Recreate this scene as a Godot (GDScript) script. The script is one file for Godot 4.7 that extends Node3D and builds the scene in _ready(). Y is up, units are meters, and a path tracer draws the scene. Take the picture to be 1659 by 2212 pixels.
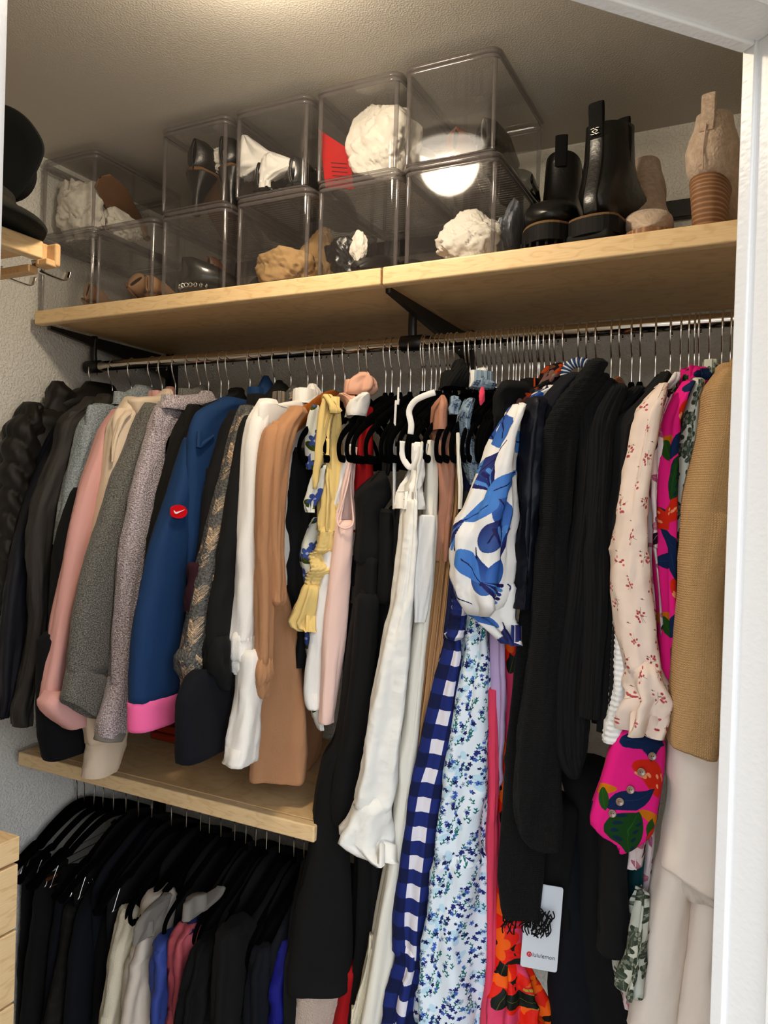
extends Node3D
# A reach-in wardrobe seen through its doorway. Back wall z = 0, x runs right along it, y is up, metres.

var M := {}          # materials by name
var taken := {}      # node names in use
var rod_y := 1.982
var rod_z := 0.29


func _ready():
	var cam := Camera3D.new()
	cam.name = "camera"
	cam.position = Vector3(1.531, 1.659, 1.674)
	cam.rotation = Vector3(-0.0084, 0.4668, 0.0306)
	cam.fov = 67.28
	cam.near = 0.02
	add_child(cam)
	var we := WorldEnvironment.new()
	we.name = "world"
	var env := Environment.new()
	env.background_mode = Environment.BG_SKY
	var sky := Sky.new()
	var sm := ProceduralSkyMaterial.new()
	sm.sky_top_color = Color(0.82, 0.855, 0.90)
	sm.sky_horizon_color = Color(0.885, 0.89, 0.90)
	sm.ground_horizon_color = Color(0.62, 0.62, 0.62)
	sm.ground_bottom_color = Color(0.5, 0.49, 0.48)
	sm.sky_energy_multiplier = 2.3
	sm.ground_energy_multiplier = 2.3
	sky.sky_material = sm
	env.sky = sky
	env.tonemap_mode = Environment.TONE_MAPPER_LINEAR
	env.tonemap_exposure = 1.0
	env.sdfgi_enabled = true
	env.ssao_enabled = true
	env.ssil_enabled = true
	we.environment = env
	add_child(we)
	materials()
	ceiling_lamp(Vector3(0.86, 2.457, 0.825))
	room()
	doorway()
	shelves()
	side_units()
	bins()
	hangers()
	upper_left()
	upper_middle()
	upper_right()
	lower_rail()
	footwear()
	hats()


# ---------------------------------------------------------------- naming
func numbered(n: String) -> String:
	if not taken.has(n):
		taken[n] = 0
		return n
	taken[n] += 1
	return "%s_%03d" % [n, taken[n]]

func tag(o: Node, label: String, category := "", group := "", kind := "") -> void:
	if label: o.set_meta("label", label)
	if category: o.set_meta("category", category)
	if group: o.set_meta("group", group)
	if kind: o.set_meta("kind", kind)

func thing(n: String, label: String, category: String, at := Vector3.ZERO, group := "") -> Node3D:
	var o := Node3D.new()
	o.name = numbered(n)
	o.position = at
	add_child(o)
	tag(o, label, category, group)
	return o

func put(n: String, mesh: Mesh, m: Material, parent: Node = self, at := Vector3.ZERO) -> MeshInstance3D:
	var o := MeshInstance3D.new()
	o.name = numbered(n) if parent == self else n
	o.mesh = mesh
	o.material_override = m
	o.position = at
	parent.add_child(o, true)
	return o

func struct(n: String, mesh: Mesh, m: Material, label: String, at := Vector3.ZERO) -> MeshInstance3D:
	var o := put(n, mesh, m, self, at)
	tag(o, label, "", "", "structure")
	return o

func copy(o: Node3D, at: Vector3, label := "", n := "") -> Node3D:
	var c: Node3D = o.duplicate()
	c.name = numbered(n if n else String(o.get_meta("base", o.name)))
	add_child(c)
	c.position = at
	if label: c.set_meta("label", label)
	return c


# ---------------------------------------------------------------- shapes
# a net of points: rows of equal length; wrap joins the last column to the first
func net(rows: Array, wrap: bool, uvs: Array, flip := false) -> ArrayMesh:
	var n := rows.size()
	var m: int = rows[0].size()
	var v := PackedVector3Array()
	var t := PackedVector2Array()
	var nn := PackedVector3Array()
	var ix := PackedInt32Array()
	var w := m + 1 if wrap else m
	for i in n:
		var r: PackedVector3Array = rows[i]
		var ra: PackedVector3Array = rows[maxi(i - 1, 0)]
		var rb: PackedVector3Array = rows[mini(i + 1, n - 1)]
		for k in w:
			var j := k % m
			var jl := (j - 1 + m) % m if wrap else maxi(j - 1, 0)
			var jr := (j + 1) % m if wrap else mini(j + 1, m - 1)
			var du := r[jr] - r[jl]
			var dv := rb[j] - ra[j]
			if du.length_squared() < 1e-12: du = rb[jr] - rb[jl] + ra[jr] - ra[jl]
			var no := dv.cross(du)
			if flip: no = -no
			v.append(r[j])
			nn.append(no.normalized() if no.length_squared() > 1e-20 else Vector3.UP)
			t.append(uvs[i][k])
	for i in n - 1:
		for k in w - 1:
			var a := i * w + k
			var b := a + 1
			var c := a + w
			var d := c + 1
			if flip: ix.append_array([a, c, b, b, c, d])
			else: ix.append_array([a, b, c, b, d, c])
	var arr := []
	arr.resize(Mesh.ARRAY_MAX)
	arr[Mesh.ARRAY_VERTEX] = v
	arr[Mesh.ARRAY_NORMAL] = nn
	arr[Mesh.ARRAY_TEX_UV] = t
	arr[Mesh.ARRAY_INDEX] = ix
	var me := ArrayMesh.new()
	me.add_surface_from_arrays(Mesh.PRIMITIVE_TRIANGLES, arr)
	return me

func cat(p0: float, p1: float, p2: float, p3: float, t: float) -> float:
	var a := 0.5 * (p2 - p0)
	var b := 0.5 * (p3 - p1)
	return p1 + a * t + (3.0 * (p2 - p1) - 2.0 * a - b) * t * t + (2.0 * (p1 - p2) + a + b) * t * t * t

func noise(sd: int, f: float, kind := FastNoiseLite.TYPE_SIMPLEX_SMOOTH) -> FastNoiseLite:
	var n := FastNoiseLite.new()
	n.seed = sd
	n.noise_type = kind
	n.frequency = f
	n.fractal_octaves = 3
	return n

# cloth hanging in a tube: r holds x,y,z of the middle, half width, half thickness, tilt per row
# o: phi (degrees from front-left to back-right), amp/k (folds: height m, count round), wr (wrinkles), seed, puff [pitch, height, slant], p (squareness), open (hollow hem), flare
func tube(r: Array, o: Dictionary, base: Vector3) -> ArrayMesh:
	var cnt: int = r.size() / 6
	var ph := deg_to_rad(float(o.get("phi", 0.0)))
	var dir := Vector3(-sin(ph), 0, cos(ph))
	var nrm := Vector3(cos(ph), 0, sin(ph))
	var amp: float = o.get("amp", 0.003)
	var kf: float = o.get("k", 3.0)
	var wr: float = o.get("wr", 0.0025)
	var sd: int = o.get("seed", 1)
	var pw: float = o.get("p", 0.85)
	var puff: Array = o.get("puff", [])
	var rib: Array = o.get("rib", [])
	var grow: float = o.get("grow", 0.5)
	var nz := noise(sd, 1.0)
	var len_ := 0.0
	for i in cnt - 1:
		len_ += Vector3(r[i * 6] - r[i * 6 + 6], r[i * 6 + 1] - r[i * 6 + 7], r[i * 6 + 2] - r[i * 6 + 8]).length()
	var steps: int = clampi(int(len_ / float(o.get("step", 0.013))), cnt + 1, 110)
	var mm: int = o.get("m", 30)
	var rows := []
	var uvs := []
	var span := 0.0
	var last := Vector3.ZERO
	var first_c := Vector3.ZERO
	var ends := []
	for s in steps + 1:
		var f := float(s) / steps * (cnt - 1)
		var i := mini(int(f), cnt - 2)
		var t := f - i
		var q := []
		for c in 6:
			q.append(cat(r[maxi(i - 1, 0) * 6 + c], r[i * 6 + c], r[(i + 1) * 6 + c], r[mini(i + 2, cnt - 1) * 6 + c], t))
		var ctr := Vector3(q[0], q[1], q[2]) - base
		if s: span += (ctr - last).length()
		last = ctr
		var a: float = maxf(q[3], 0.002)
		var b: float = maxf(q[4], 0.002)
		var row := PackedVector3Array()
		var uv := PackedVector2Array()
		var per := PI * (1.5 * (a + b) - sqrt(a * b))
		var vv := float(s) / steps
		var fold_w := amp * lerpf(1.0 - grow, 1.0, vv)
		for k in mm:
			var th := TAU * k / mm
			var cs := cos(th)
			var sn := sin(th)
			var cc: float = signf(cs) * pow(absf(cs), pw)
			var ss: float = signf(sn) * pow(absf(sn), pw)
			var out := (dir * cs * b + nrm * sn * a).normalized()
			var off := fold_w * sin(kf * th + 1.6 * nz.get_noise_2d(vv * 2.0, sd * 0.37) + 1.2 * nz.get_noise_2d(th, vv * 2.5))
			off += wr * nz.get_noise_3d(cs * 2.2 + 3.0, sn * 2.2 + sd, span * 4.5)
			off += wr * 0.45 * nz.get_noise_3d(cs * 3.0 + 7.0, sn * 3.0 + sd, span * 17.0 + cs * 3.0)
			if puff.size(): off += puff[1] * (absf(sin(PI * (span + puff[2] * cs + 0.004 * nz.get_noise_2d(th * 2.0, span * 9.0)) / puff[0])) - 0.55)
			if rib.size(): off += rib[1] * sin(TAU * per * th / TAU / rib[0])
			var lim := minf(a, b) * 0.8
			off = clampf(off, -lim, 0.03)
			row.append(ctr + dir * a * cc + nrm * b * ss + Vector3(0, q[5] * cc, 0) + out * off)
			uv.append(Vector2(per * k / mm, span))
		uv.append(Vector2(per, span))
		rows.append(row)
		uvs.append(uv)
		if s == 0: first_c = ctr
		ends = [ctr, a, b]
	# a soft closed top
	for sc in [0.72, 0.0]:
		var up := minf(float(r[3]), float(r[4])) * (0.55 if sc > 0.1 else 0.8)
		var row := PackedVector3Array()
		for p in rows[0 if sc > 0.1 else 1]: row.append(first_c + (p - first_c) * sc + Vector3(0, up if sc > 0.1 else up * 0.45, 0))
		rows.push_front(row)
		var cu := PackedVector2Array()
		for q2 in uvs[0]: cu.append(q2 - Vector2(0, 0.012))
		uvs.push_front(cu)
	if o.get("open", true):
		var hem: PackedVector3Array = rows[-1]
		for st in [[0.9, 0.001], [0.84, 0.03], [0.0, 0.032]]:
			var row := PackedVector3Array()
			for p in hem: row.append(ends[0] + (p - ends[0]) * st[0] + Vector3(0, st[1], 0))
			rows.append(row)
			uvs.append(uvs[-1])
	else:
		var hem: PackedVector3Array = rows[-1]
		for st in [[0.7, -0.5], [0.0, -0.75]]:
			var row := PackedVector3Array()
			for p in hem: row.append(ends[0] + (p - ends[0]) * st[0] + Vector3(0, st[1] * minf(ends[1], ends[2]), 0))
			rows.append(row)
			uvs.append(uvs[-1])
	return net(rows, true, uvs)

func piece(t: Node3D, n: String, m: String, r: Array, o := {}) -> MeshInstance3D:
	return put(n, tube(r, o, t.position), M[m], t)

# a wire or strap through points; w > 0 makes it flat: half width w along `side`
func wire(pts: Array, rad: float, seg := 8, closed := false, w := 0.0, side := Vector3.RIGHT, sub := 4) -> ArrayMesh:
	var c: Array = []
	var n := pts.size()
	var last := n if closed else n - 1
	for i in last:
		var p0: Vector3 = pts[(i - 1 + n) % n] if closed else pts[maxi(i - 1, 0)]
		var p1: Vector3 = pts[i]
		var p2: Vector3 = pts[(i + 1) % n]
		var p3: Vector3 = pts[(i + 2) % n] if closed else pts[mini(i + 2, n - 1)]
		for s in sub:
			c.append(p1.cubic_interpolate(p2, p0, p3, float(s) / sub))
	if not closed: c.append(pts[n - 1])
	else: c.append(pts[0])
	var rows := []
	var uvs := []
	var run := 0.0
	var keep := Vector3.ZERO
	for i in c.size():
		var tan: Vector3
		if closed and (i == 0 or i == c.size() - 1): tan = (c[1] - c[c.size() - 2]).normalized()
		else: tan = (c[mini(i + 1, c.size() - 1)] - c[maxi(i - 1, 0)]).normalized()
		var a: Vector3
		if w > 0.0: a = (side - tan * side.dot(tan)).normalized()
		elif i == 0 or keep == Vector3.ZERO:
			a = tan.cross(Vector3.UP if absf(tan.y) < 0.9 else Vector3.RIGHT).normalized()
		else: a = (keep - tan * keep.dot(tan)).normalized()
		keep = a
		var b := tan.cross(a)
		if i: run += (c[i] - c[i - 1]).length()
		var row := PackedVector3Array()
		var uv := PackedVector2Array()
		for k in seg:
			var th := TAU * k / seg
			row.append(c[i] + a * cos(th) * (w if w > 0.0 else rad) + b * sin(th) * rad)
			uv.append(Vector2(float(k) / seg * 0.05, run))
		uv.append(Vector2(0.05, run))
		rows.append(row)
		uvs.append(uv)
	if not closed:
		for e in [0, -1]:
			var cap := PackedVector3Array()
			for k in seg: cap.append(c[e])
			if e == 0:
				rows.push_front(cap)
				uvs.push_front(uvs[0])
			else:
				rows.append(cap)
				uvs.append(uvs[-1])
	return net(rows, true, uvs, true)

# box with rounded edges, its middle at the origin; uv in metres
func slab(s: Vector3, r := 0.002, seg := 2) -> ArrayMesh:
	var st := SurfaceTool.new()
	st.begin(Mesh.PRIMITIVE_TRIANGLES)
	r = minf(r, minf(s.x, minf(s.y, s.z)) * 0.49)
	var h := s * 0.5 - Vector3(r, r, r)
	for ax in 3:
		for sg in [-1.0, 1.0]:
			var u := (ax + 1) % 3
			var v := (ax + 2) % 3
			var n := seg * 2 + 2
			var grid := []
			for i in n:
				for j in n:
					var du := _edge(i, seg)
					var dv := _edge(j, seg)
					var d := Vector3.ZERO
					d[ax] = sg
					d[u] = tan(du[1] * PI / 4.0)
					d[v] = tan(dv[1] * PI / 4.0)
					var nn := d.normalized()
					var p := nn * r
					p[ax] += sg * h[ax]
					p[u] += du[0] * h[u]
					p[v] += dv[0] * h[v]
					var uv := Vector2(p[u], p[v])
					if ax == 0: uv = Vector2(p.z, p.y)
					elif ax == 1: uv = Vector2(p.x, p.z)
					else: uv = Vector2(p.x, p.y)
					grid.append([p, nn, uv])
			for i in n - 1:
				for j in n - 1:
					var q := [grid[i * n + j], grid[(i + 1) * n + j], grid[(i + 1) * n + j + 1], grid[i * n + j + 1]]
					var order := [0, 2, 1, 0, 3, 2] if sg > 0 else [0, 1, 2, 0, 2, 3]
					for k in order:
						st.set_normal(q[k][1])
						st.set_uv(q[k][2])
						st.add_vertex(q[k][0])
	return st.commit()

func _edge(i: int, seg: int) -> Array:
	return [-1.0, -1.0 + float(i) / seg] if i <= seg else [1.0, float(i - seg - 1) / seg]

# turned shape about y from [radius, height] pairs
func lathe(prof: Array, seg := 32) -> ArrayMesh:
	var rows := []
	var uvs := []
	for p in prof:
		var row := PackedVector3Array()
		var uv := PackedVector2Array()
		for k in seg:
			var th := TAU * k / seg
			row.append(Vector3(cos(th) * p[0], p[1], sin(th) * p[0]))
			uv.append(Vector2(float(k) / seg * 0.3, p[1]))
		uv.append(Vector2(0.3, p[1]))
		rows.append(row)
		uvs.append(uv)
	return net(rows, true, uvs, true)

# flat outline (Vector2 list) given a thickness, with a small chamfer; lies in x-y, thickness along z
func plate(poly: PackedVector2Array, th: float, ch := 0.0008) -> ArrayMesh:
	var st := SurfaceTool.new()
	st.begin(Mesh.PRIMITIVE_TRIANGLES)
	if Geometry2D.is_polygon_clockwise(poly): poly.reverse()
	var tri := Geometry2D.triangulate_polygon(poly)
	var c := Vector2.ZERO
	for p in poly: c += p / poly.size()
	for side in [-1.0, 1.0]:
		for k in range(0, tri.size(), 3):
			var q := [tri[k], tri[k + 1], tri[k + 2]]
			var e1 := poly[q[1]] - poly[q[0]]
			var e2 := poly[q[2]] - poly[q[0]]
			if (e1.cross(e2) > 0) == (side > 0): q.reverse()
			for i in q:
				st.set_normal(Vector3(0, 0, side))
				st.set_uv(poly[i])
				st.add_vertex(Vector3(poly[i].x, poly[i].y, side * th * 0.5))
	for i in poly.size():
		var a := poly[i]
		var b := poly[(i + 1) % poly.size()]
		var nn := Vector3(b.y - a.y, a.x - b.x, 0).normalized()
		for v in [[a, -1], [a, 1], [b, 1], [a, -1], [b, 1], [b, -1]]:
			st.set_normal(nn)
			st.set_uv(v[0])
			st.add_vertex(Vector3(v[0].x, v[0].y, v[1] * th * 0.5))
	return st.commit()

# a crumpled lump of paper, cloth or bag
func crumple(size: Vector3, sd: int, amp := 0.3, fine := 0.12, n := 40) -> ArrayMesh:
	var big := noise(sd, 1.1)
	var rg := RandomNumberGenerator.new()
	rg.seed = sd * 31 + 7
	var planes := []
	var tips := []
	for k in 4: tips.append(Vector3(rg.randfn(), absf(rg.randfn()) * 0.8, rg.randfn()).normalized())
	while planes.size() < 44:
		var d := Vector3(rg.randfn(), rg.randfn(), rg.randfn()).normalized()
		var near := false
		for q in tips:
			if d.dot(q) > 0.86 - 0.5 * (1.0 - fine * 2.0): near = near or d.dot(q) > 0.9
		if not near: planes.append([d, rg.randf_range(0.66, 1.0)])
	var rows := []
	var uvs := []
	for i in n + 1:
		var la := PI * i / n
		var row := PackedVector3Array()
		var uv := PackedVector2Array()
		for k in n * 2:
			var lo := TAU * k / (n * 2)
			var d := Vector3(sin(la) * cos(lo), cos(la), sin(la) * sin(lo))
			var far := 1.3
			for q in planes:
				var t: float = d.dot(q[0])
				if t > 0.05: far = minf(far, q[1] / t)
			var w := d + 0.3 * Vector3(big.get_noise_3dv(d * 1.3 + Vector3(9, 0, 0)), big.get_noise_3dv(d * 1.3 + Vector3(0, 9, 0)), big.get_noise_3dv(d * 1.3 + Vector3(0, 0, 9)))
			var rr := far + amp * 0.5 * big.get_noise_3dv(d * 0.7 + Vector3(3, 1, 2)) - fine * 1.2 * maxf(0.0, 0.16 - absf(big.get_noise_3dv(w * 0.55 + Vector3(4, 4, 4)))) * 2.0 - fine * 0.45 * maxf(0.0, 0.2 - absf(big.get_noise_3dv(w * 1.15 + Vector3(7, 2, 5)))) * 2.0
			var p := d * rr
			p.y = maxf(p.y, -0.82 + 0.04 * big.get_noise_3dv(d * 3.0))
			row.append(p * size)
			uv.append(Vector2(float(k) / n * 0.15, float(i) / n * 0.15))
		uv.append(Vector2(0.3, float(i) / n * 0.15))
		rows.append(row)
		uvs.append(uv)
	return net(rows, true, uvs, true)

func words(t: String, size: float, depth := 0.0006, bold := false) -> TextMesh:
	var f := SystemFont.new()
	f.font_names = PackedStringArray(["Droid Sans"])
	f.font_weight = 700 if bold else 400
	var tm := TextMesh.new()
	tm.font = f
	tm.text = t
	tm.font_size = 32
	tm.pixel_size = size / 32.0
	tm.depth = depth
	return tm


# ---------------------------------------------------------------- materials
func cloth(n: String, c: Color, o := {}) -> StandardMaterial3D:
	var m := StandardMaterial3D.new()
	m.resource_name = n
	m.albedo_color = c
	m.roughness = o.get("rough", 0.9)
	m.metallic_specular = o.get("spec", 0.3)
	m.metallic = o.get("metal", 0.0)
	var sc: float = o.get("scale", 0.1)
	m.uv1_scale = Vector3(1.0 / sc, 1.0 / sc, 1.0)
	if o.has("tex"): m.albedo_texture = o.tex
	if o.has("normal"):
		m.normal_enabled = true
		m.normal_texture = o.normal
		m.normal_scale = o.get("ns", 1.0)
	if o.get("rim", 0.0) > 0.0:
		m.rim_enabled = true
		m.rim = o.rim
		m.rim_tint = 0.6
	if o.has("tri"):
		m.uv1_triplanar = true
		m.uv1_world_triplanar = true
		m.uv1_scale = Vector3.ONE / sc
	if o.has("back"):
		m.backlight_enabled = true
		m.backlight = o.back
	if o.has("coat"):
		m.clearcoat_enabled = true
		m.clearcoat = o.coat
		m.clearcoat_roughness = 0.25
	M[n] = m
	return m

func make(w: int, h: int, f: Callable) -> Image:
	var im := Image.create(w, h, false, Image.FORMAT_RGB8)
	for y in h:
		for x in w: im.set_pixel(x, y, f.call(x, y))
	return im

func tex(im: Image) -> ImageTexture:
	return ImageTexture.create_from_image(im)

func blob(im: Image, x: float, y: float, rx: float, ry: float, ang: float, c: Color, edge := -1.0, c2 := Color.BLACK) -> void:
	var w := im.get_width()
	var h := im.get_height()
	var r := int(ceil(maxf(rx, ry)))
	var ca := cos(ang)
	var sa := sin(ang)
	for j in range(-r, r + 1):
		for i in range(-r, r + 1):
			var u := (i * ca + j * sa) / rx
			var v := (-i * sa + j * ca) / ry
			var d := u * u + v * v
			if d <= 1.0:
				var q := c if edge < 0.0 or d < edge else c2
				im.set_pixel(posmod(int(x) + i, w), posmod(int(y) + j, h), q)

func stroke(im: Image, x0: float, y0: float, x1: float, y1: float, wd: float, c: Color) -> void:
	var n := int(maxf(absf(x1 - x0), absf(y1 - y0))) + 1
	for i in n + 1:
		var t := float(i) / n
		blob(im, lerpf(x0, x1, t), lerpf(y0, y1, t), wd, wd, 0, c)

# leaf with a pointed tip and a midrib
func leaf(im: Image, x: float, y: float, l: float, wd: float, ang: float, c: Color, rib: Color) -> void:
	var n := int(l)
	for i in n + 1:
		var t := float(i) / n
		var ww := wd * sin(PI * pow(t, 0.75)) + 0.6
		blob(im, x + cos(ang) * l * t, y + sin(ang) * l * t, ww, ww, 0, c)
	stroke(im, x, y, x + cos(ang) * l * 0.9, y + sin(ang) * l * 0.9, 0.8, rib)

func flower(im: Image, x: float, y: float, r: float, n: int, c: Color, mid: Color, ang := 0.0) -> void:
	for k in n:
		var a := ang + TAU * k / n
		blob(im, x + cos(a) * r * 0.62, y + sin(a) * r * 0.62, r * 0.5, r * 0.34, a, c)
	blob(im, x, y, r * 0.2, r * 0.2, 0, mid)

func bumps(w: int, f: Callable, strength: float) -> ImageTexture:
	var im := Image.create(w, w, false, Image.FORMAT_RGB8)
	for y in w:
		for x in w:
			var v: float = f.call(x, y)
			im.set_pixel(x, y, Color(v, v, v))
	im.bump_map_to_normal_map(strength)
	return ImageTexture.create_from_image(im)

func seamless(sd: int, f: float, w: int, kind := FastNoiseLite.TYPE_SIMPLEX_SMOOTH, oct := 3) -> Image:
	var n := noise(sd, f, kind)
	n.fractal_octaves = oct
	return n.get_seamless_image(w, w)

func flecks(c1: Color, c2: Color, sd: int, sharp := 2.2, fx := 0.11) -> ImageTexture:
	var a := seamless(sd, fx, 256)
	var b := seamless(sd + 9, fx * 2.2, 256)
	var im := Image.create(256, 256, false, Image.FORMAT_RGB8)
	for y in 256:
		for x in 256:
			var v := (a.get_pixel(x, y).r - 0.5) * sharp + (b.get_pixel(x, y).r - 0.5) * sharp * 0.8 + 0.5
			im.set_pixel(x, y, c1.lerp(c2, clampf(v, 0, 1)))
	return tex(im)

func materials() -> void:
	var rg := RandomNumberGenerator.new()
	rg.seed = 77
	# relief
	var wall_n := seamless(3, 0.035, 512)
	var wall_f := seamless(4, 0.10, 512)
	var plaster := bumps(512, func(x, y): return clampf(pow(clampf((wall_n.get_pixel(x, y).r - 0.38) * 2.6, 0, 1), 0.7) * 0.75 + wall_f.get_pixel(x, y).r * 0.2, 0, 1), 7.0)
	var weave := bumps(128, func(x, y): return 0.5 + 0.25 * sin(TAU * x / 8.0) * cos(TAU * y / 8.0) + 0.2 * sin(TAU * (x + y) / 16.0), 3.0)
	var fuzz_i := seamless(8, 0.09, 256)
	var fuzz := bumps(256, func(x, y): return fuzz_i.get_pixel(x, y).r, 4.0)
	var ribs := bumps(128, func(x, y): return 0.5 + 0.5 * sin(TAU * x / 32.0), 5.0)
	var rows_ := bumps(128, func(x, y): return 0.5 + 0.5 * sin(TAU * y / 32.0), 5.0)
	var knit := bumps(128, func(x, y): return pow(0.5 + 0.5 * sin(TAU * (y + 6.0 * absf(sin(TAU * x / 32.0))) / 16.0), 0.7) * (0.45 + 0.55 * absf(sin(TAU * x / 32.0))), 5.0)
	var crease_i := seamless(21, 0.022, 256, FastNoiseLite.TYPE_CELLULAR, 2)
	var crease := bumps(256, func(x, y): return crease_i.get_pixel(x, y).r, 6.0)
	var crink_i := seamless(23, 0.05, 256, FastNoiseLite.TYPE_CELLULAR, 2)
	var crinkle := bumps(256, func(x, y): return crink_i.get_pixel(x, y).r * 0.7 + 0.3 * fuzz_i.get_pixel(x, y).r, 8.0)
	# setting
	var wc := cloth("wall", Color(0.86, 0.85, 0.82), {"normal": plaster, "ns": 0.8, "scale": 0.16, "tri": true, "rough": 0.85})
	cloth("ceiling", Color(0.74, 0.72, 0.685), {"normal": plaster, "ns": 0.3, "scale": 0.09, "tri": true, "rough": 0.8})
	cloth("paint", Color(0.835, 0.83, 0.82), {"normal": fuzz, "ns": 0.12, "scale": 0.2, "tri": true, "rough": 0.38, "spec": 0.5})
	cloth("carpet", Color(0.55, 0.52, 0.48), {"normal": fuzz, "scale": 0.05, "tri": true})
	# maple
	var g1 := noise(31, 0.012)
	var g2 := noise(32, 0.05)
	var maple := make(768, 192, func(x, y):
		var u: float = x * 1.0
		var wv: float = g1.get_noise_2d(u * 0.5, y * 1.6) * 9.0
		var rings: float = 0.5 + 0.5 * sin((y * 0.16 + wv) * 1.1)
		var gr: float = g2.get_noise_2d(u * 0.35, y * 9.0)
		return Color(0.91, 0.79, 0.60).lerp(Color(0.81, 0.66, 0.465), clampf(pow(rings, 5.0) * 0.42 + gr * 0.35 + 0.12, 0, 1)))
	var mt := tex(maple)
	var wd := cloth("maple", Color.WHITE, {"tex": mt, "rough": 0.42, "spec": 0.5})
	wd.uv1_scale = Vector3(1.6, 6.0, 1)
	var wt := cloth("maple_board", Color(0.96, 0.93, 0.9), {"tex": mt, "rough": 0.5, "spec": 0.5})
	wt.uv1_scale = Vector3(1.3, 2.2, 1)
	var wn := cloth("maple_end", Color(0.93, 0.89, 0.86), {"tex": mt, "rough": 0.5})
	wn.uv1_scale = Vector3(6.0, 2.0, 1)
	cloth("chrome", Color(0.86, 0.85, 0.83), {"metal": 1.0, "rough": 0.13, "spec": 0.5})
	cloth("rail", Color(0.72, 0.69, 0.65), {"metal": 1.0, "rough": 0.11, "spec": 0.5})
	cloth("black_steel", Color(0.035, 0.035, 0.035), {"rough": 0.45, "spec": 0.5})
	cloth("black_plastic", Color(0.03, 0.03, 0.03), {"rough": 0.4, "spec": 0.5})
	cloth("velvet", Color(0.017, 0.017, 0.018), {"rough": 1.0, "spec": 0.05, "normal": fuzz, "ns": 0.5, "scale": 0.03, "rim": 0.12})
	cloth("red_wood", Color(0.17, 0.035, 0.022), {"rough": 0.18, "spec": 0.5, "coat": 0.5})
	cloth("blond_wood", Color(0.66, 0.43, 0.21), {"rough": 0.3, "spec": 0.5, "tex": mt, "scale": 0.3})
	# plain cloth
	var plain := {
		"puffer": [Color(0.10, 0.09, 0.08), 0.42, weave], "navy_shell": [Color(0.07, 0.075, 0.11), 0.6, weave], "rain_shell": [Color(0.19, 0.178, 0.168), 0.55, weave],
		"black_cloth": [Color(0.022, 0.022, 0.024), 0.9, weave], "navy_knit": [Color(0.022, 0.025, 0.04), 0.95, fuzz], "pink_fleece": [Color(0.84, 0.63, 0.605), 0.95, fuzz],
		"cream_fleece": [Color(0.86, 0.78, 0.68), 0.95, fuzz], "olive_black": [Color(0.062, 0.06, 0.052), 0.9, fuzz], "blue_scuba": [Color(0.055, 0.185, 0.34), 0.8, fuzz],
		"pink_rib": [Color(0.94, 0.40, 0.62), 0.9, fuzz], "charcoal_top": [Color(0.055, 0.05, 0.05), 0.95, fuzz], "maroon": [Color(0.16, 0.03, 0.08), 0.9, fuzz],
		"black_crepe": [Color(0.05, 0.05, 0.05), 0.9, weave], "white_scuba": [Color(0.89, 0.875, 0.85), 0.85, fuzz], "camel_jersey": [Color(0.66, 0.48, 0.34), 0.85, fuzz],
		"yellow_cloth": [Color(0.86, 0.75, 0.48), 0.85, weave], "white_cloth": [Color(0.89, 0.88, 0.86), 0.85, weave], "pink_crepe": [Color(0.93, 0.79, 0.74), 0.85, weave],
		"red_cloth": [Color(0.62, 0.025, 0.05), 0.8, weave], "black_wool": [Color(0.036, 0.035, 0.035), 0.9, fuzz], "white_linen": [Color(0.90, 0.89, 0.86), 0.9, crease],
		"ivory_slip": [Color(0.90, 0.88, 0.82), 0.75, weave], "rose_satin": [Color(0.66, 0.46, 0.37), 0.4, weave], "tan_rib": [Color(0.68, 0.51, 0.34), 0.9, ribs], "navy_dress": [Color(0.075, 0.10, 0.25), 0.85, weave],
		"lavender": [Color(0.72, 0.62, 0.76), 0.85, weave], "coral_pink": [Color(0.86, 0.25, 0.36), 0.85, weave], "bright_yellow": [Color(0.88, 0.66, 0.12), 0.8, weave],
		"navy_silk": [Color(0.035, 0.045, 0.085), 0.55, crease], "black_chunky": [Color(0.034, 0.034, 0.036), 0.95, knit], "black_ribbed": [Color(0.034, 0.035, 0.038), 0.95, ribs],
		"black_fine": [Color(0.028, 0.028, 0.029), 0.9, weave], "white_ottoman": [Color(0.86, 0.86, 0.85), 0.85, rows_], "ivory_crepe": [Color(0.92, 0.865, 0.81), 0.85, weave],
		"tan_knit": [Color(0.76, 0.605, 0.41), 0.95, knit], "brown_cloth": [Color(0.30, 0.20, 0.12), 0.9, fuzz], "teal": [Color(0.02, 0.24, 0.26), 0.85, weave],
		"ivory_satin": [Color(0.80, 0.75, 0.69), 0.32, weave], "cream_crinkle": [Color(0.84, 0.80, 0.70), 0.9, crinkle], "periwinkle": [Color(0.20, 0.27, 0.55), 0.6, weave],
		"rose_cloth": [Color(0.66, 0.30, 0.33), 0.55, weave], "royal_blue": [Color(0.03, 0.05, 0.42), 0.7, weave], "dark_navy": [Color(0.022, 0.03, 0.065), 0.9, weave],
		"grey_cloth": [Color(0.47, 0.45, 0.42), 0.85, weave], "peach_check": [Color(0.86, 0.66, 0.56), 0.7, weave], "white_rib": [Color(0.88, 0.88, 0.87), 0.85, ribs],
	}
	var sizes := {weave: 0.014, fuzz: 0.035, ribs: 0.03, rows_: 0.03, knit: 0.026, crease: 0.16, crinkle: 0.05}
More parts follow.
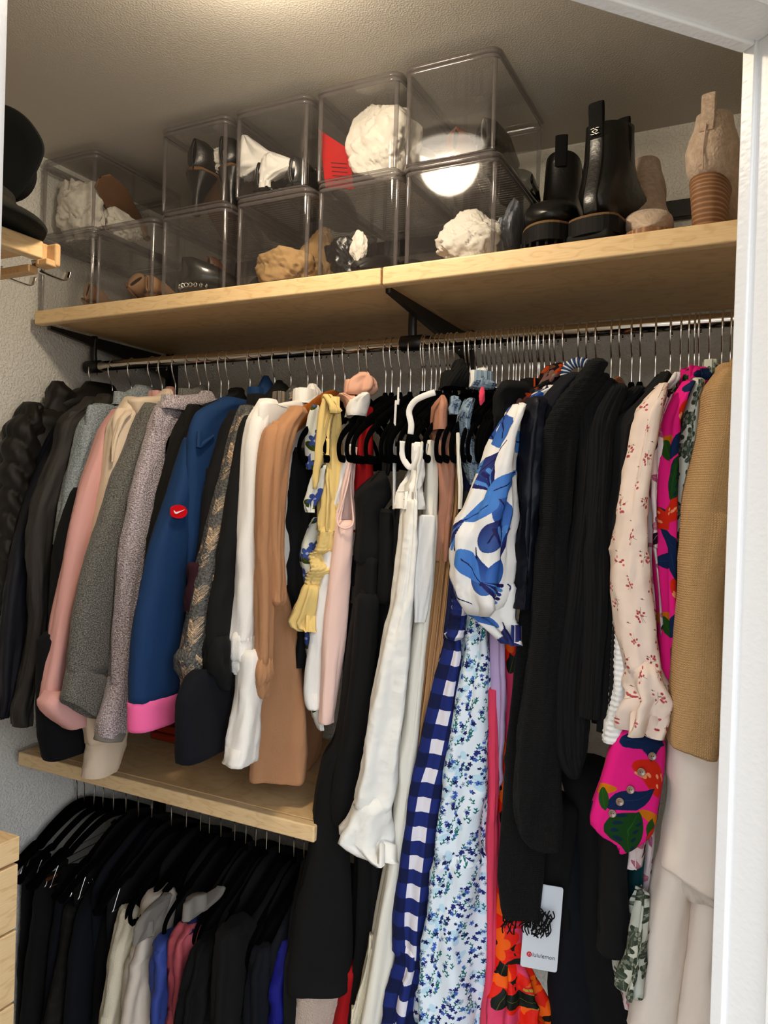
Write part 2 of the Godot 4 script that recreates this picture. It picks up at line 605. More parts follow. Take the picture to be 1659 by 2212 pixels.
	for n in plain:
		var p: Array = plain[n]
		cloth(n, p[0], {"rough": p[1], "normal": p[2], "scale": sizes[p[2]], "ns": 1.6 if (p[2] == knit or p[2] == ribs) else 0.6, "rim": 0.0 if p[1] <= 0.8 else (0.2 if (p[0] as Color).get_luminance() > 0.12 else 0.06), "spec": 0.35})
	(M.tan_rib as StandardMaterial3D).uv1_scale = Vector3(1.0 / 0.045, 20, 1)
	cloth("beige_fur", Color(0.74, 0.66, 0.60), {"normal": crinkle, "scale": 0.05, "ns": 1.6, "rim": 0.5})
	cloth("white_paper", Color(0.88, 0.86, 0.82), {"normal": crease, "scale": 0.06, "ns": 0.5, "rough": 0.7, "back": Color(0.3, 0.29, 0.27)})
	cloth("grey_bag", Color(0.62, 0.64, 0.68), {"normal": crease, "scale": 0.05, "ns": 0.8, "rough": 0.25, "spec": 0.5})
	cloth("dust_bag", Color(0.68, 0.55, 0.38), {"normal": fuzz, "scale": 0.03, "ns": 0.4})
	cloth("black_leather", Color(0.022, 0.021, 0.02), {"normal": crease, "scale": 0.035, "ns": 0.25, "rough": 0.33, "spec": 0.5})
	cloth("black_patent", Color(0.015, 0.015, 0.015), {"rough": 0.1, "spec": 0.5, "coat": 0.6})
	cloth("black_rubber", Color(0.045, 0.043, 0.04), {"normal": fuzz, "scale": 0.03, "ns": 0.3, "rough": 0.7})
	cloth("welt", Color(0.40, 0.30, 0.19), {"rough": 0.7})
	cloth("brown_leather", Color(0.36, 0.20, 0.11), {"rough": 0.4, "normal": crease, "scale": 0.04, "ns": 0.2})
	cloth("tan_leather", Color(0.62, 0.47, 0.34), {"rough": 0.45, "normal": crease, "scale": 0.04, "ns": 0.2})
	cloth("insole", Color(0.42, 0.30, 0.20), {"rough": 0.7})
	cloth("orange", Color(0.50, 0.13, 0.03), {"normal": fuzz, "scale": 0.04})
	cloth("red_card", Color(0.72, 0.03, 0.04), {"rough": 0.5})
	cloth("gold", Color(0.75, 0.52, 0.22), {"metal": 1.0, "rough": 0.25})
	cloth("silver", Color(0.8, 0.79, 0.76), {"metal": 1.0, "rough": 0.2})
	cloth("hat_felt", Color(0.13, 0.132, 0.115), {"normal": fuzz, "scale": 0.04, "ns": 0.6, "rough": 1.0, "rim": 0.3, "spec": 0.2})
	cloth("hat_band", Color(0.16, 0.14, 0.12), {"normal": ribs, "scale": 0.02, "ns": 0.5})
	cloth("black_hat", Color(0.07, 0.075, 0.075), {"normal": weave, "scale": 0.02, "ns": 0.4, "rough": 0.9})
	cloth("white_card", Color(0.80, 0.82, 0.84), {"rough": 0.5})
	cloth("logo_red", Color(0.78, 0.02, 0.08), {"rough": 0.6})
	cloth("logo_white", Color(0.9, 0.9, 0.9), {"rough": 0.6})
	cloth("ink", Color(0.06, 0.06, 0.07), {"rough": 0.6})
	cloth("button", Color(0.40, 0.30, 0.25), {"rough": 0.25, "spec": 0.6, "tex": flecks(Color(0.9, 0.8, 0.72), Color(0.4, 0.28, 0.22), 51), "scale": 0.012})
	(M.button as StandardMaterial3D).albedo_color = Color(0.75, 0.7, 0.66)
	cloth("bead_blue", Color(0.10, 0.22, 0.42), {"rough": 0.4})
	cloth("bead_white", Color(0.80, 0.82, 0.84), {"rough": 0.4})
	var suede := flecks(Color(0.82, 0.75, 0.68), Color(0.73, 0.655, 0.58), 61, 1.2, 0.02)
	cloth("suede", Color(0.95, 0.93, 0.92), {"tex": suede, "scale": 0.12, "normal": fuzz, "ns": 0.5, "rim": 0.4, "rough": 1.0, "spec": 0.1})
	var stack := make(16, 256, func(x, y): return Color(0.50, 0.36, 0.26).lerp(Color(0.68, 0.52, 0.39), pow(0.5 + 0.5 * cos(TAU * y / 256.0), 3.0)))
	var sh := cloth("stacked_heel", Color.WHITE, {"tex": tex(stack), "rough": 0.5})
	sh.uv1_scale = Vector3(1, 1.0 / 0.0048, 1)
	# smoky clear plastic
	var cp := StandardMaterial3D.new()
	cp.resource_name = "clear_plastic"
	cp.transparency = BaseMaterial3D.TRANSPARENCY_ALPHA
	cp.albedo_color = Color(0.50, 0.48, 0.48, 0.06)
	cp.roughness = 0.06
	cp.metallic_specular = 0.5
	M.clear = cp
	var cr: StandardMaterial3D = cp.duplicate()
	cr.albedo_color = Color(0.40, 0.375, 0.375, 0.40)
	M.clear_rim = cr
	# heathers
	cloth("grey_heather", Color.WHITE, {"tri": true, "tex": flecks(Color(0.22, 0.215, 0.205), Color(0.52, 0.51, 0.48), 71, 3.0, 0.12), "scale": 0.10, "normal": fuzz, "rim": 0.3})
	cloth("lilac_melange", Color.WHITE, {"tri": true, "tex": flecks(Color(0.40, 0.36, 0.38), Color(0.84, 0.79, 0.80), 72, 3.6, 0.12), "scale": 0.11, "normal": fuzz, "rim": 0.3})
	cloth("denim", Color.WHITE, {"tri": true, "tex": flecks(Color(0.40, 0.44, 0.455), Color(0.66, 0.69, 0.70), 73, 2.4, 0.10), "scale": 0.12, "normal": weave, "ns": 0.5})
	var pl := make(128, 128, func(x, y):
		var s: float = 0.5 + 0.25 * (1.0 if (x % 64) < 20 and x % 4 < 2 else 0.0) + 0.2 * (1.0 if (y % 64) < 20 and y % 4 < 2 else 0.0)
		return Color(0.11, 0.105, 0.09) * s * 1.7)
	cloth("grey_plaid", Color.WHITE, {"tex": tex(pl), "scale": 0.06})
	# gingham
	var gh := make(128, 128, func(x, y):
		var n: int = int(x < 64) + int(y < 64)
		var th: float = 0.03 * sin(x * 1.3) * sin(y * 1.7)
		return [Color(0.84, 0.83, 0.86), Color(0.10, 0.15, 0.40), Color(0.06, 0.09, 0.24)][n].lightened(maxf(th, 0.0)))
	cloth("gingham", Color.WHITE, {"tex": tex(gh), "scale": 0.052, "normal": crease, "ns": 0.25})
	# silver brocade with feathery gold threads
	var br := flecks(Color(0.27, 0.27, 0.265), Color(0.36, 0.355, 0.34), 74).get_image()
	for q in 9:
		var x0 := rg.randf_range(0, 256)
		var y0 := q * 28.4 + rg.randf_range(-6, 6)
		for k in 24:
			var t := k / 24.0
			var px := x0 + 10.0 * sin(t * 3.0)
			var py := y0 + t * 46.0
			var l := 26.0 * sin(PI * (0.15 + t * 0.8))
			for sg in [-1.0, 1.0]:
				if rg.randf() < 0.8: stroke(br, px, py, px + sg * l, py - l * 0.9 + rg.randf_range(-4, 4), 0.7, Color(0.72, 0.56, 0.40).lerp(Color(0.9, 0.8, 0.66), rg.randf()))
	cloth("brocade", Color.WHITE, {"tex": tex(br), "scale": 0.17, "rough": 0.5, "normal": fuzz})
	# big blue leaves on white
	var bl := Image.create(640, 640, false, Image.FORMAT_RGB8)
	bl.fill(Color(0.86, 0.85, 0.83))
	var blues := [Color(0.13, 0.27, 0.55), Color(0.22, 0.41, 0.69), Color(0.10, 0.10, 0.31), Color(0.28, 0.48, 0.73), Color(0.10, 0.18, 0.43)]
	for q in 44:
		var x := (q % 7) * 91.0 + 45.0 * float((q / 7) % 2) + rg.randf_range(-26, 26)
		var y := (q / 7) * 91.0 + rg.randf_range(-26, 26)
		var a := rg.randf_range(0, TAU)
		var l := rg.randf_range(70, 130)
		var c: Color = blues[q % 5]
		for i in int(l):
			var t := i / l
			var ww := 26.0 * pow(sin(PI * pow(t, 1.5)), 0.8) + 1.0
			blob(bl, x + cos(a) * i, y + sin(a) * i, ww, ww, 0, c.lerp(Color(0.30, 0.52, 0.78), 0.55 * t * t))
		stroke(bl, x - cos(a) * 16, y - sin(a) * 16, x + cos(a) * l * 0.8, y + sin(a) * l * 0.8, 1.4, Color(0.05, 0.06, 0.22))
		if q % 3 == 0:
			for k in 7: stroke(bl, x, y, x + cos(a + 2.4 + k * 0.16) * 70, y + sin(a + 2.4 + k * 0.16) * 70, 4.0, blues[2 + k % 3])
	cloth("blue_leaves", Color.WHITE, {"tex": tex(bl), "scale": 0.42, "rough": 0.55, "normal": crease, "ns": 0.3})
	# small blue flowers
	var sf := Image.create(512, 512, false, Image.FORMAT_RGB8)
	sf.fill(Color(0.83, 0.87, 0.90))
	for q in 40: blob(sf, rg.randf_range(0, 512), rg.randf_range(0, 512), 26, 16, rg.randf() * 3.0, Color(0.70, 0.82, 0.88))
	for q in 90:
		var x := rg.randf_range(0, 512)
		var y := rg.randf_range(0, 512)
		var a := rg.randf_range(-0.6, 0.6) - PI / 2
		stroke(sf, x, y, x + cos(a) * 30, y + sin(a) * 30, 1.2, Color(0.05, 0.30, 0.30))
		for k in 3: leaf(sf, x + cos(a) * k * 9, y + sin(a) * k * 9, 13, 2.4, a + (0.8 if k % 2 else -0.8), Color(0.10, 0.42, 0.42), Color(0.06, 0.3, 0.3))
	for q in 270:
		var c: Color = [Color(0.09, 0.11, 0.32), Color(0.26, 0.40, 0.70), Color(0.12, 0.17, 0.44), Color(0.60, 0.68, 0.74)][q % 4]
		flower(sf, rg.randf_range(0, 512), rg.randf_range(0, 512), 7.0 + (q % 3) * 2.5, 5, c, Color(0.04, 0.04, 0.14), rg.randf() * 3)
	cloth("blue_ditsy", Color.WHITE, {"tex": tex(sf), "scale": 0.17, "normal": crease, "ns": 0.3})
	# small red sprigs on blush
	var rd := Image.create(512, 512, false, Image.FORMAT_RGB8)
	rd.fill(Color(0.87, 0.79, 0.73))
	for q in 30:
		var x := (q % 5) * 102 + 51.0 * float((q / 5) % 2) + rg.randf_range(-12, 12)
		var y := (q / 5) * 85 + rg.randf_range(-14, 14)
		for k in 14:
			var a := rg.randf() * TAU
			var r := rg.randf_range(3, 25)
			if k % 3 == 0: stroke(rd, x, y, x + cos(a) * r * 1.3, y + sin(a) * r * 1.3, 0.9, Color(0.30, 0.28, 0.16))
			else: blob(rd, x + cos(a) * r, y + sin(a) * r, 4.6, 3.6, a, Color(0.60, 0.20, 0.22).lerp(Color(0.72, 0.38, 0.38), rg.randf()))
		blob(rd, x + 44, y + 46, 3, 2, 0.5, Color(0.45, 0.22, 0.2))
		stroke(rd, x + 38, y + 46, x + 52, y + 48, 0.7, Color(0.3, 0.28, 0.18))
	cloth("red_ditsy", Color.WHITE, {"tex": tex(rd), "scale": 0.22, "normal": crease, "ns": 0.4})
	# pink botanical
	var pb := Image.create(256, 256, false, Image.FORMAT_RGB8)
	pb.fill(Color(0.84, 0.78, 0.77))
	for q in 26: leaf(pb, rg.randf_range(0, 256), rg.randf_range(0, 256), 40, 11, rg.randf() * TAU, [Color(0.58, 0.27, 0.36), Color(0.70, 0.42, 0.48), Color(0.10, 0.05, 0.08), Color(0.62, 0.3, 0.42)][q % 4], Color(0.8, 0.66, 0.68))
	cloth("pink_leaves", Color.WHITE, {"tex": tex(pb), "scale": 0.13})
	# grey-green roses
	var gr := Image.create(256, 256, false, Image.FORMAT_RGB8)
	gr.fill(Color(0.76, 0.77, 0.72))
	for q in 22:
		var x := rg.randf_range(0, 256)
		var y := rg.randf_range(0, 256)
		for k in 4: flower(gr, x, y, 24 - k * 6, 5, [Color(0.20, 0.24, 0.19), Color(0.45, 0.48, 0.42), Color(0.28, 0.31, 0.26), Color(0.6, 0.62, 0.56)][k], Color(0.2, 0.23, 0.19), k * 0.5)
	for q in 16: leaf(gr, rg.randf_range(0, 256), rg.randf_range(0, 256), 30, 7, rg.randf() * TAU, Color(0.25, 0.29, 0.24), Color(0.55, 0.58, 0.5))
	cloth("green_toile", Color.WHITE, {"tex": tex(gr), "scale": 0.13})
	# magenta jungle
	var mg := Image.create(512, 512, false, Image.FORMAT_RGB8)
	mg.fill(Color(0.84, 0.10, 0.47))
	for q in 40:
		var x := rg.randf_range(0, 512)
		var y := rg.randf_range(0, 512)
		var a := rg.randf() * TAU
		match q % 4:
			0:
				leaf(mg, x, y, 130, 34, a, Color(0.07, 0.22, 0.06), Color(0.14, 0.36, 0.10))
				for k in 8: blob(mg, x + cos(a) * (20 + k * 12) + sin(a) * 14 * (1 if k % 2 else -1), y + sin(a) * (20 + k * 12) - cos(a) * 14 * (1 if k % 2 else -1), 9, 4, a + 0.5, Color(0.02, 0.13, 0.22))
			1:
				blob(mg, x, y, 62, 30, a, Color(0.74, 0.13, 0.04))
				for k in 9: blob(mg, x + rg.randf_range(-36, 36), y + rg.randf_range(-20, 20), 8, 4, a, Color(0.85, 0.55, 0.38))
			2: leaf(mg, x, y, 110, 22, a, Color(0.04, 0.12, 0.26), Color(0.1, 0.25, 0.4))
			3:
				blob(mg, x, y, 50, 16, a, Color(0.72, 0.40, 0.03))
				leaf(mg, x, y, 70, 18, a + 1.2, Color(0.10, 0.26, 0.05), Color(0.2, 0.4, 0.1))
	cloth("magenta_jungle", Color.WHITE, {"tex": tex(mg), "scale": 0.25})
	# pink and orange tropical
	var tr := Image.create(512, 512, false, Image.FORMAT_RGB8)
	tr.fill(Color(0.80, 0.24, 0.38))
	for q in 30:
		var x := rg.randf_range(0, 512)
		var y := rg.randf_range(0, 512)
		var a := rg.randf() * TAU
		match q % 4:
			0:
				flower(tr, x, y, 84, 6, Color(0.84, 0.12, 0.05), Color(0.9, 0.5, 0.1), a)
				flower(tr, x, y, 54, 6, Color(0.90, 0.36, 0.05), Color(0.06, 0.04, 0.03), a + 0.3)
			1: leaf(tr, x, y, 150, 26, a, Color(0.05, 0.08, 0.05), Color(0.5, 0.5, 0.15))
			2:
				leaf(tr, x, y, 130, 20, a, Color(0.62, 0.58, 0.20), Color(0.06, 0.08, 0.04))
				for k in 4: stroke(tr, x - 60, y + k * 16, x + 60, y + k * 16 + 6, 3.5, Color(0.80, 0.09, 0.10))
			3:
				blob(tr, x, y, 46, 30, a, Color(0.80, 0.44, 0.05))
				for k in 12: blob(tr, x + rg.randf_range(-36, 36), y + rg.randf_range(-22, 22), 6, 4, a, Color(0.05, 0.03, 0.02))
	cloth("tropical", Color.WHITE, {"tex": tex(tr), "scale": 0.26, "rough": 0.6})
	# white with blue flowers and green leaves; pale blue scribbled flowers
	var fl := Image.create(256, 256, false, Image.FORMAT_RGB8)
	fl.fill(Color(0.82, 0.82, 0.78))
	for q in 12: leaf(fl, rg.randf_range(0, 256), rg.randf_range(0, 256), 60, 15, rg.randf() * TAU, Color(0.20, 0.25, 0.06), Color(0.4, 0.45, 0.15))
	for q in 9: flower(fl, rg.randf_range(0, 256), rg.randf_range(0, 256), 28, 5, Color(0.22, 0.30, 0.55), Color(0.6, 0.65, 0.8))
	cloth("leafy_floral", Color.WHITE, {"tex": tex(fl), "scale": 0.12})
	var bs := Image.create(256, 256, false, Image.FORMAT_RGB8)
	bs.fill(Color(0.50, 0.57, 0.63))
	for q in 60: flower(bs, rg.randf_range(0, 256), rg.randf_range(0, 256), 15, 5, [Color(0.22, 0.28, 0.36), Color(0.38, 0.45, 0.52)][q % 2], Color(0.6, 0.66, 0.7))
	for q in 60: flower(bs, rg.randf_range(0, 256), rg.randf_range(0, 256), 9, 5, Color(0.55, 0.62, 0.67), Color(0.2, 0.25, 0.33))
	cloth("pale_blue_floral", Color.WHITE, {"tex": tex(bs), "scale": 0.08})
	var dk := Image.create(128, 128, false, Image.FORMAT_RGB8)
	dk.fill(Color(0.03, 0.02, 0.02))
	for q in 10: flower(dk, rg.randf_range(0, 128), rg.randf_range(0, 128), 20, 5, [Color(0.62, 0.20, 0.05), Color(0.30, 0.22, 0.16), Color(0.42, 0.30, 0.28)][q % 3], Color(0.5, 0.42, 0.3))
	cloth("dark_floral", Color.WHITE, {"tex": tex(dk), "scale": 0.09})

# ---------------------------------------------------------------- the setting
func ceiling_lamp(at: Vector3) -> void:
	var t := thing("ceiling_lamp", "round white dome lamp on the wardrobe ceiling in front of the shelf", "lamp", at)
	var glow := StandardMaterial3D.new()
	glow.resource_name = "lamp_glow"
	glow.albedo_color = Color(0.95, 0.93, 0.9)
	glow.emission_enabled = true
	glow.emission = Color(1.0, 0.95, 0.87)
	glow.emission_energy_multiplier = 9.0
	put("lamp_base", lathe([[0.0, 0.0], [0.088, 0.0], [0.091, -0.003], [0.091, -0.012], [0.086, -0.014], [0.0, -0.014]], 40), M.paint, t)
	put("lamp_dome", lathe([[0.0, -0.046], [0.025, -0.045], [0.045, -0.041], [0.062, -0.034], [0.074, -0.025], [0.08, -0.0145], [0.0, -0.0145]], 40), glow, t)
	var o := OmniLight3D.new()
	o.name = "lamp_light"
	o.light_color = Color(1.0, 0.925, 0.81)
	o.light_energy = 0.30
	o.light_size = 0.07
	o.omni_range = 8.0
	o.omni_attenuation = 2.0
	o.shadow_enabled = true
	o.position = Vector3(0, -0.034, 0)
	t.add_child(o)
	var l := AreaLight3D.new()
	l.name = "lamp_face_light"
	l.light_color = Color(1.0, 0.925, 0.81)
	l.light_energy = 0.26
	l.area_size = Vector2(0.05, 0.05)
	l.area_range = 8.0
	l.area_attenuation = 2.0
	l.shadow_enabled = true
	l.position = Vector3(0, -0.048, 0)
	l.rotation.x = -PI / 2
	t.add_child(l)

func board(n: String, lo: Vector3, hi: Vector3, m: String, label: String, r := 0.001) -> MeshInstance3D:
	return struct(n, slab(hi - lo, r), M[m], label, (lo + hi) * 0.5)

func room() -> void:
	board("wall_back", Vector3(-0.2, -0.05, -0.12), Vector3(2.0, 2.60, 0.0), "wall", "back wall of the wardrobe")
	board("wall_left", Vector3(-0.15, -0.05, -0.12), Vector3(-0.03, 2.60, 2.2), "wall", "textured left wall of the wardrobe")
	board("wall_right", Vector3(1.78, -0.05, -0.12), Vector3(1.9, 2.60, 0.75), "wall", "right wall of the wardrobe behind the door frame")
	board("ceiling", Vector3(-0.15, 2.457, -0.12), Vector3(1.9, 2.60, 2.2), "ceiling", "textured wardrobe ceiling")
	board("floor", Vector3(-0.15, -0.05, -0.12), Vector3(4.2, 0.0, 5.2), "carpet", "carpeted floor")
	board("wall_front", Vector3(-0.15, -0.05, 2.1), Vector3(0.62, 2.60, 2.2), "wall", "wardrobe wall beside the doorway")

func doorway() -> void:
	var d := Node3D.new()
	d.name = "door_1"
	d.position = Vector3(1.5037, 0, 0.9095)
	d.rotation.y = 0.8285
	add_child(d)
	tag(d, "white painted wardrobe door frame", "", "", "structure")
	var w := 0.604
	var h := 2.082
	for p in [
		["jamb", Vector3(0.004, 0, 0.0), Vector3(0.022, h + 0.02, 0.135)], ["jamb", Vector3(-w - 0.022, 0, 0.0), Vector3(-w - 0.004, h + 0.02, 0.135)],
		["header", Vector3(-w - 0.004, h + 0.004, 0.0), Vector3(0.004, h + 0.022, 0.135)],
		["edge_strip", Vector3(0.0, 0, -0.014), Vector3(0.066, h + 0.066, 0.0018)], ["edge_strip", Vector3(-w - 0.066, 0, -0.014), Vector3(-w, h + 0.066, 0.0018)], ["edge_strip", Vector3(-w, h, -0.014), Vector3(0.0, h + 0.066, 0.0018)],
		["door_stop", Vector3(-0.006, 0, 0.052), Vector3(0.005, h, 0.088)], ["door_stop", Vector3(-w - 0.005, 0, 0.052), Vector3(-w + 0.006, h, 0.088)], ["door_stop", Vector3(-w, h - 0.006, 0.052), Vector3(0.0, h + 0.005, 0.088)],
		["casing", Vector3(0.008, 0, 0.135), Vector3(0.07, h + 0.075, 0.149)], ["casing", Vector3(-w - 0.07, 0, 0.135), Vector3(-w - 0.008, h + 0.075, 0.149)], ["casing", Vector3(-w - 0.008, h + 0.008, 0.135), Vector3(0.008, h + 0.075, 0.149)]]:
		put(p[0], slab(p[2] - p[1], 0.0022), M.paint, d, (p[1] + p[2]) * 0.5)
	for p in [["wall_panel", Vector3(0.022, 0, 0.0), Vector3(0.5, 2.5, 0.135)], ["wall_panel", Vector3(-w - 1.0, 0, 0.0), Vector3(-w - 0.022, 2.5, 0.135)], ["wall_panel", Vector3(-w - 0.022, h + 0.022, 0.0), Vector3(0.022, 2.5, 0.135)]]:
		put(p[0], slab(p[2] - p[1], 0.001), M.wall, d, (p[1] + p[2]) * 0.5)

# a shelf board with a solid front lip; lies from x0 to x1, front edge at z = zf, top at y
func shelf_board(n: String, label: String, x0: float, x1: float, zf: float, y: float, th: float, tilt := 0.0) -> Node3D:
	var t := thing(n, label, "shelf", Vector3((x0 + x1) * 0.5, y - th, zf * 0.5))
	put("board", slab(Vector3(x1 - x0, 0.019, zf - 0.03), 0.001), M.maple_board, t, Vector3(0, th - 0.0095, -0.01))
	put("front_lip", slab(Vector3(x1 - x0, th, 0.022), 0.0035, 3), M.maple, t, Vector3(0, th * 0.5, zf * 0.5 - 0.011))
	t.rotation.z = tilt
	return t

func bracket(x: float, y: float, zf: float, label: String, depth := 0.052) -> void:
	var t := thing("shelf_bracket", label, "bracket", Vector3(x, y, 0.0), "black brackets under the wardrobe shelves")
	var q := PackedVector2Array([Vector2(0.026, 0), Vector2(zf - 0.03, 0), Vector2(zf - 0.03, -0.008), Vector2(0.20, -0.034), Vector2(0.06, -depth), Vector2(0.026, -depth - 0.01)])
	var a := put("arm", plate(q, 0.012), M.black_steel, t)
	a.rotation.y = -PI / 2

func upright(x: float, y0: float, y1: float, label: String) -> void:
	var t := thing("wall_upright", label, "upright", Vector3(x, y0, 0), "black slotted uprights on the back wall")
	for s in [-1, 1]: put("flange", slab(Vector3(0.004, y1 - y0, 0.024), 0.0008, 1), M.black_steel, t, Vector3(s * 0.0105, (y1 - y0) * 0.5, 0.012))
	put("web", slab(Vector3(0.021, y1 - y0, 0.003), 0.0008, 1), M.black_steel, t, Vector3(0, (y1 - y0) * 0.5, 0.003))

func rail(n: String, label: String, x0: float, x1: float, y: float, holders: Array, y_shelf: float) -> void:
	var t := thing(n, label, "rail", Vector3((x0 + x1) * 0.5, y, rod_z))
	var pr := put("tube", lathe([[0.0, x0 - x1], [0.0125, x0 - x1], [0.0125, 0.0], [0.0, 0.0]], 28), M.rail, t, Vector3((x1 - x0) * 0.5, 0, 0))
	pr.rotation.z = -PI / 2
	for hx in holders:
		var hd := thing("rail_holder", "black plastic cradle holding up the rail %s" % ("near the left wall" if hx < 0.2 else "under the joint between the two shelf boards"), "holder", Vector3(hx, y, rod_z))
		var sl := put("sleeve", lathe([[0.0, -0.022], [0.0155, -0.022], [0.0155, 0.022], [0.0, 0.022]], 24), M.black_plastic, hd)
		sl.rotation.z = PI / 2
		put("post", wire([Vector3(0, 0.012, 0), Vector3(0, 0.035, 0.002), Vector3(0, y_shelf - y - 0.026, 0.0)], 0.0075, 12, false, 0.009), M.black_plastic, hd)

func shelves() -> void:
	upright(0.012, 0.3, 2.265, "black upright on the back wall near the left corner")
	upright(0.897, 0.3, 2.265, "black upright on the back wall below the shelf joint")
	tag(put("wall_track", slab(Vector3(1.78, 0.036, 0.018), 0.002), M.black_steel, self, Vector3(0.87, 2.279, 0.009)), "black hanging track running along the back wall behind the boots", "wall track")
	bracket(0.012, 2.054, 0.455, "black bracket under the upper shelf at the left wall")
	bracket(0.897, 2.054, 0.455, "tapered black bracket under the joint of the upper shelf")
	bracket(0.012, 1.038, 0.46, "black bracket under the lower shelf at the left end", 0.03)
	shelf_board("upper_shelf", "long maple upper shelf carrying the clear bins", 0.0, 0.8955, 0.456, 2.083, 0.0315)
	shelf_board("upper_shelf", "maple upper shelf board carrying the boots by the door frame", 0.899, 1.76, 0.456, 2.087, 0.0325, 0.008)
	shelf_board("lower_shelf", "maple lower shelf beneath the hanging jackets", 0.0, 0.80, 0.4685, 1.0666, 0.0307)
	rail("clothes_rail", "long round metal rail under the upper shelf", -0.004, 1.74, rod_y, [0.012, 0.885], 2.083)
	rail("lower_rail", "metal rail under the lower maple shelf", 0.0, 0.80, 1.0, [], 1.07)

func side_units() -> void:
	# along the left wall, nearer the doorway
	var t := thing("side_shelf", "maple shelf on the left wall carrying the hats", "shelf", Vector3(0.185, 2.064, 1.25))
	put("board", slab(Vector3(0.43, 0.019, 0.98), 0.001), M.maple_board, t, Vector3(-0.005, 0.0215, 0))
	put("front_lip", slab(Vector3(0.022, 0.031, 0.982), 0.0035, 3), M.maple, t, Vector3(0.204, 0.0155, 0))
	var hr := thing("hook_rail", "maple peg rail with rounded end below the hat shelf", "hook rail", Vector3(0.19, 2.03, 0.735))
	put("rail_board", slab(Vector3(0.37, 0.014, 0.02), 0.002), M.maple_end, hr, Vector3(-0.02, 0.027, 0.008))
	var cap := put("rail_end", slab(Vector3(0.028, 0.041, 0.012), 0.005, 3), M.maple_end, hr, Vector3(0.2, 0.049, -0.004))
	put("rail_end", slab(Vector3(0.008, 0.041, 0.022), 0.003, 2), M.maple_end, hr, Vector3(0.187, 0.049, 0.008))
	put("rail_end", slab(Vector3(0.03, 0.012, 0.024), 0.003, 2), M.maple_end, hr, Vector3(0.196, 0.033, 0.006))
	for k in 2:
		var h := thing("coat_hook", ["flat chrome hook beside the rounded end of the peg rail", "flat chrome hook on the peg rail, nearer the left wall"][k], "hook", Vector3(0.353 if k == 0 else 0.259, 2.068, 0.735))
		put("hook_body", wire([Vector3(0, 0.006, 0.004), Vector3(-0.001, -0.002, 0.001), Vector3(-0.003, -0.0075, -0.008), Vector3(-0.006, -0.0095, -0.022), Vector3(-0.010, -0.0095, -0.045), Vector3(-0.014, -0.0085, -0.066), Vector3(-0.0155, -0.005, -0.075), Vector3(-0.016, 0.003, -0.079), Vector3(-0.0165, 0.011, -0.081)], 0.0014, 12, false, 0.0075, Vector3(1, 0, -0.2)), M.chrome, h)
	var d := thing("drawer_unit", "maple drawer chest against the left wall at the bottom corner", "drawers", Vector3(0.190, 0.0, 1.2))
	put("worktop", slab(Vector3(0.42, 0.042, 0.85), 0.002), M.maple, d, Vector3(0, 1.054, 0))
	put("carcass", slab(Vector3(0.40, 0.72, 0.82), 0.002), M.maple_board, d, Vector3(-0.008, 0.668, 0))
	var ys := [1.03, 0.916, 0.79, 0.66, 0.53, 0.40, 0.30]
	for k in 6:
		put("drawer_front", slab(Vector3(0.018, ys[k] - ys[k + 1] - 0.004, 0.846), 0.002), M.maple, d, Vector3(0.201, (ys[k] + ys[k + 1]) * 0.5, 0))

# ---------------------------------------------------------------- clear bins
func rounded_ring(hx: float, hz: float, r: float, y: float) -> PackedVector3Array:
	var out := PackedVector3Array()
	for c in [[1, 1, 0.0], [-1, 1, PI / 2], [-1, -1, PI], [1, -1, PI * 1.5]]:
		for k in 6:
			var a: float = c[2] + PI / 2 * k / 5.0
			out.append(Vector3(c[0] * (hx - r) + cos(a) * r, y, c[1] * (hz - r) + sin(a) * r))
	return out

func ring_net(rings: Array) -> ArrayMesh:
	var uvs := []
	for r in rings:
		var u := PackedVector2Array()
		for k in r.size() + 1: u.append(Vector2(k * 0.04, r[0].y))
		uvs.append(u)
	return net(rings, true, uvs, true)

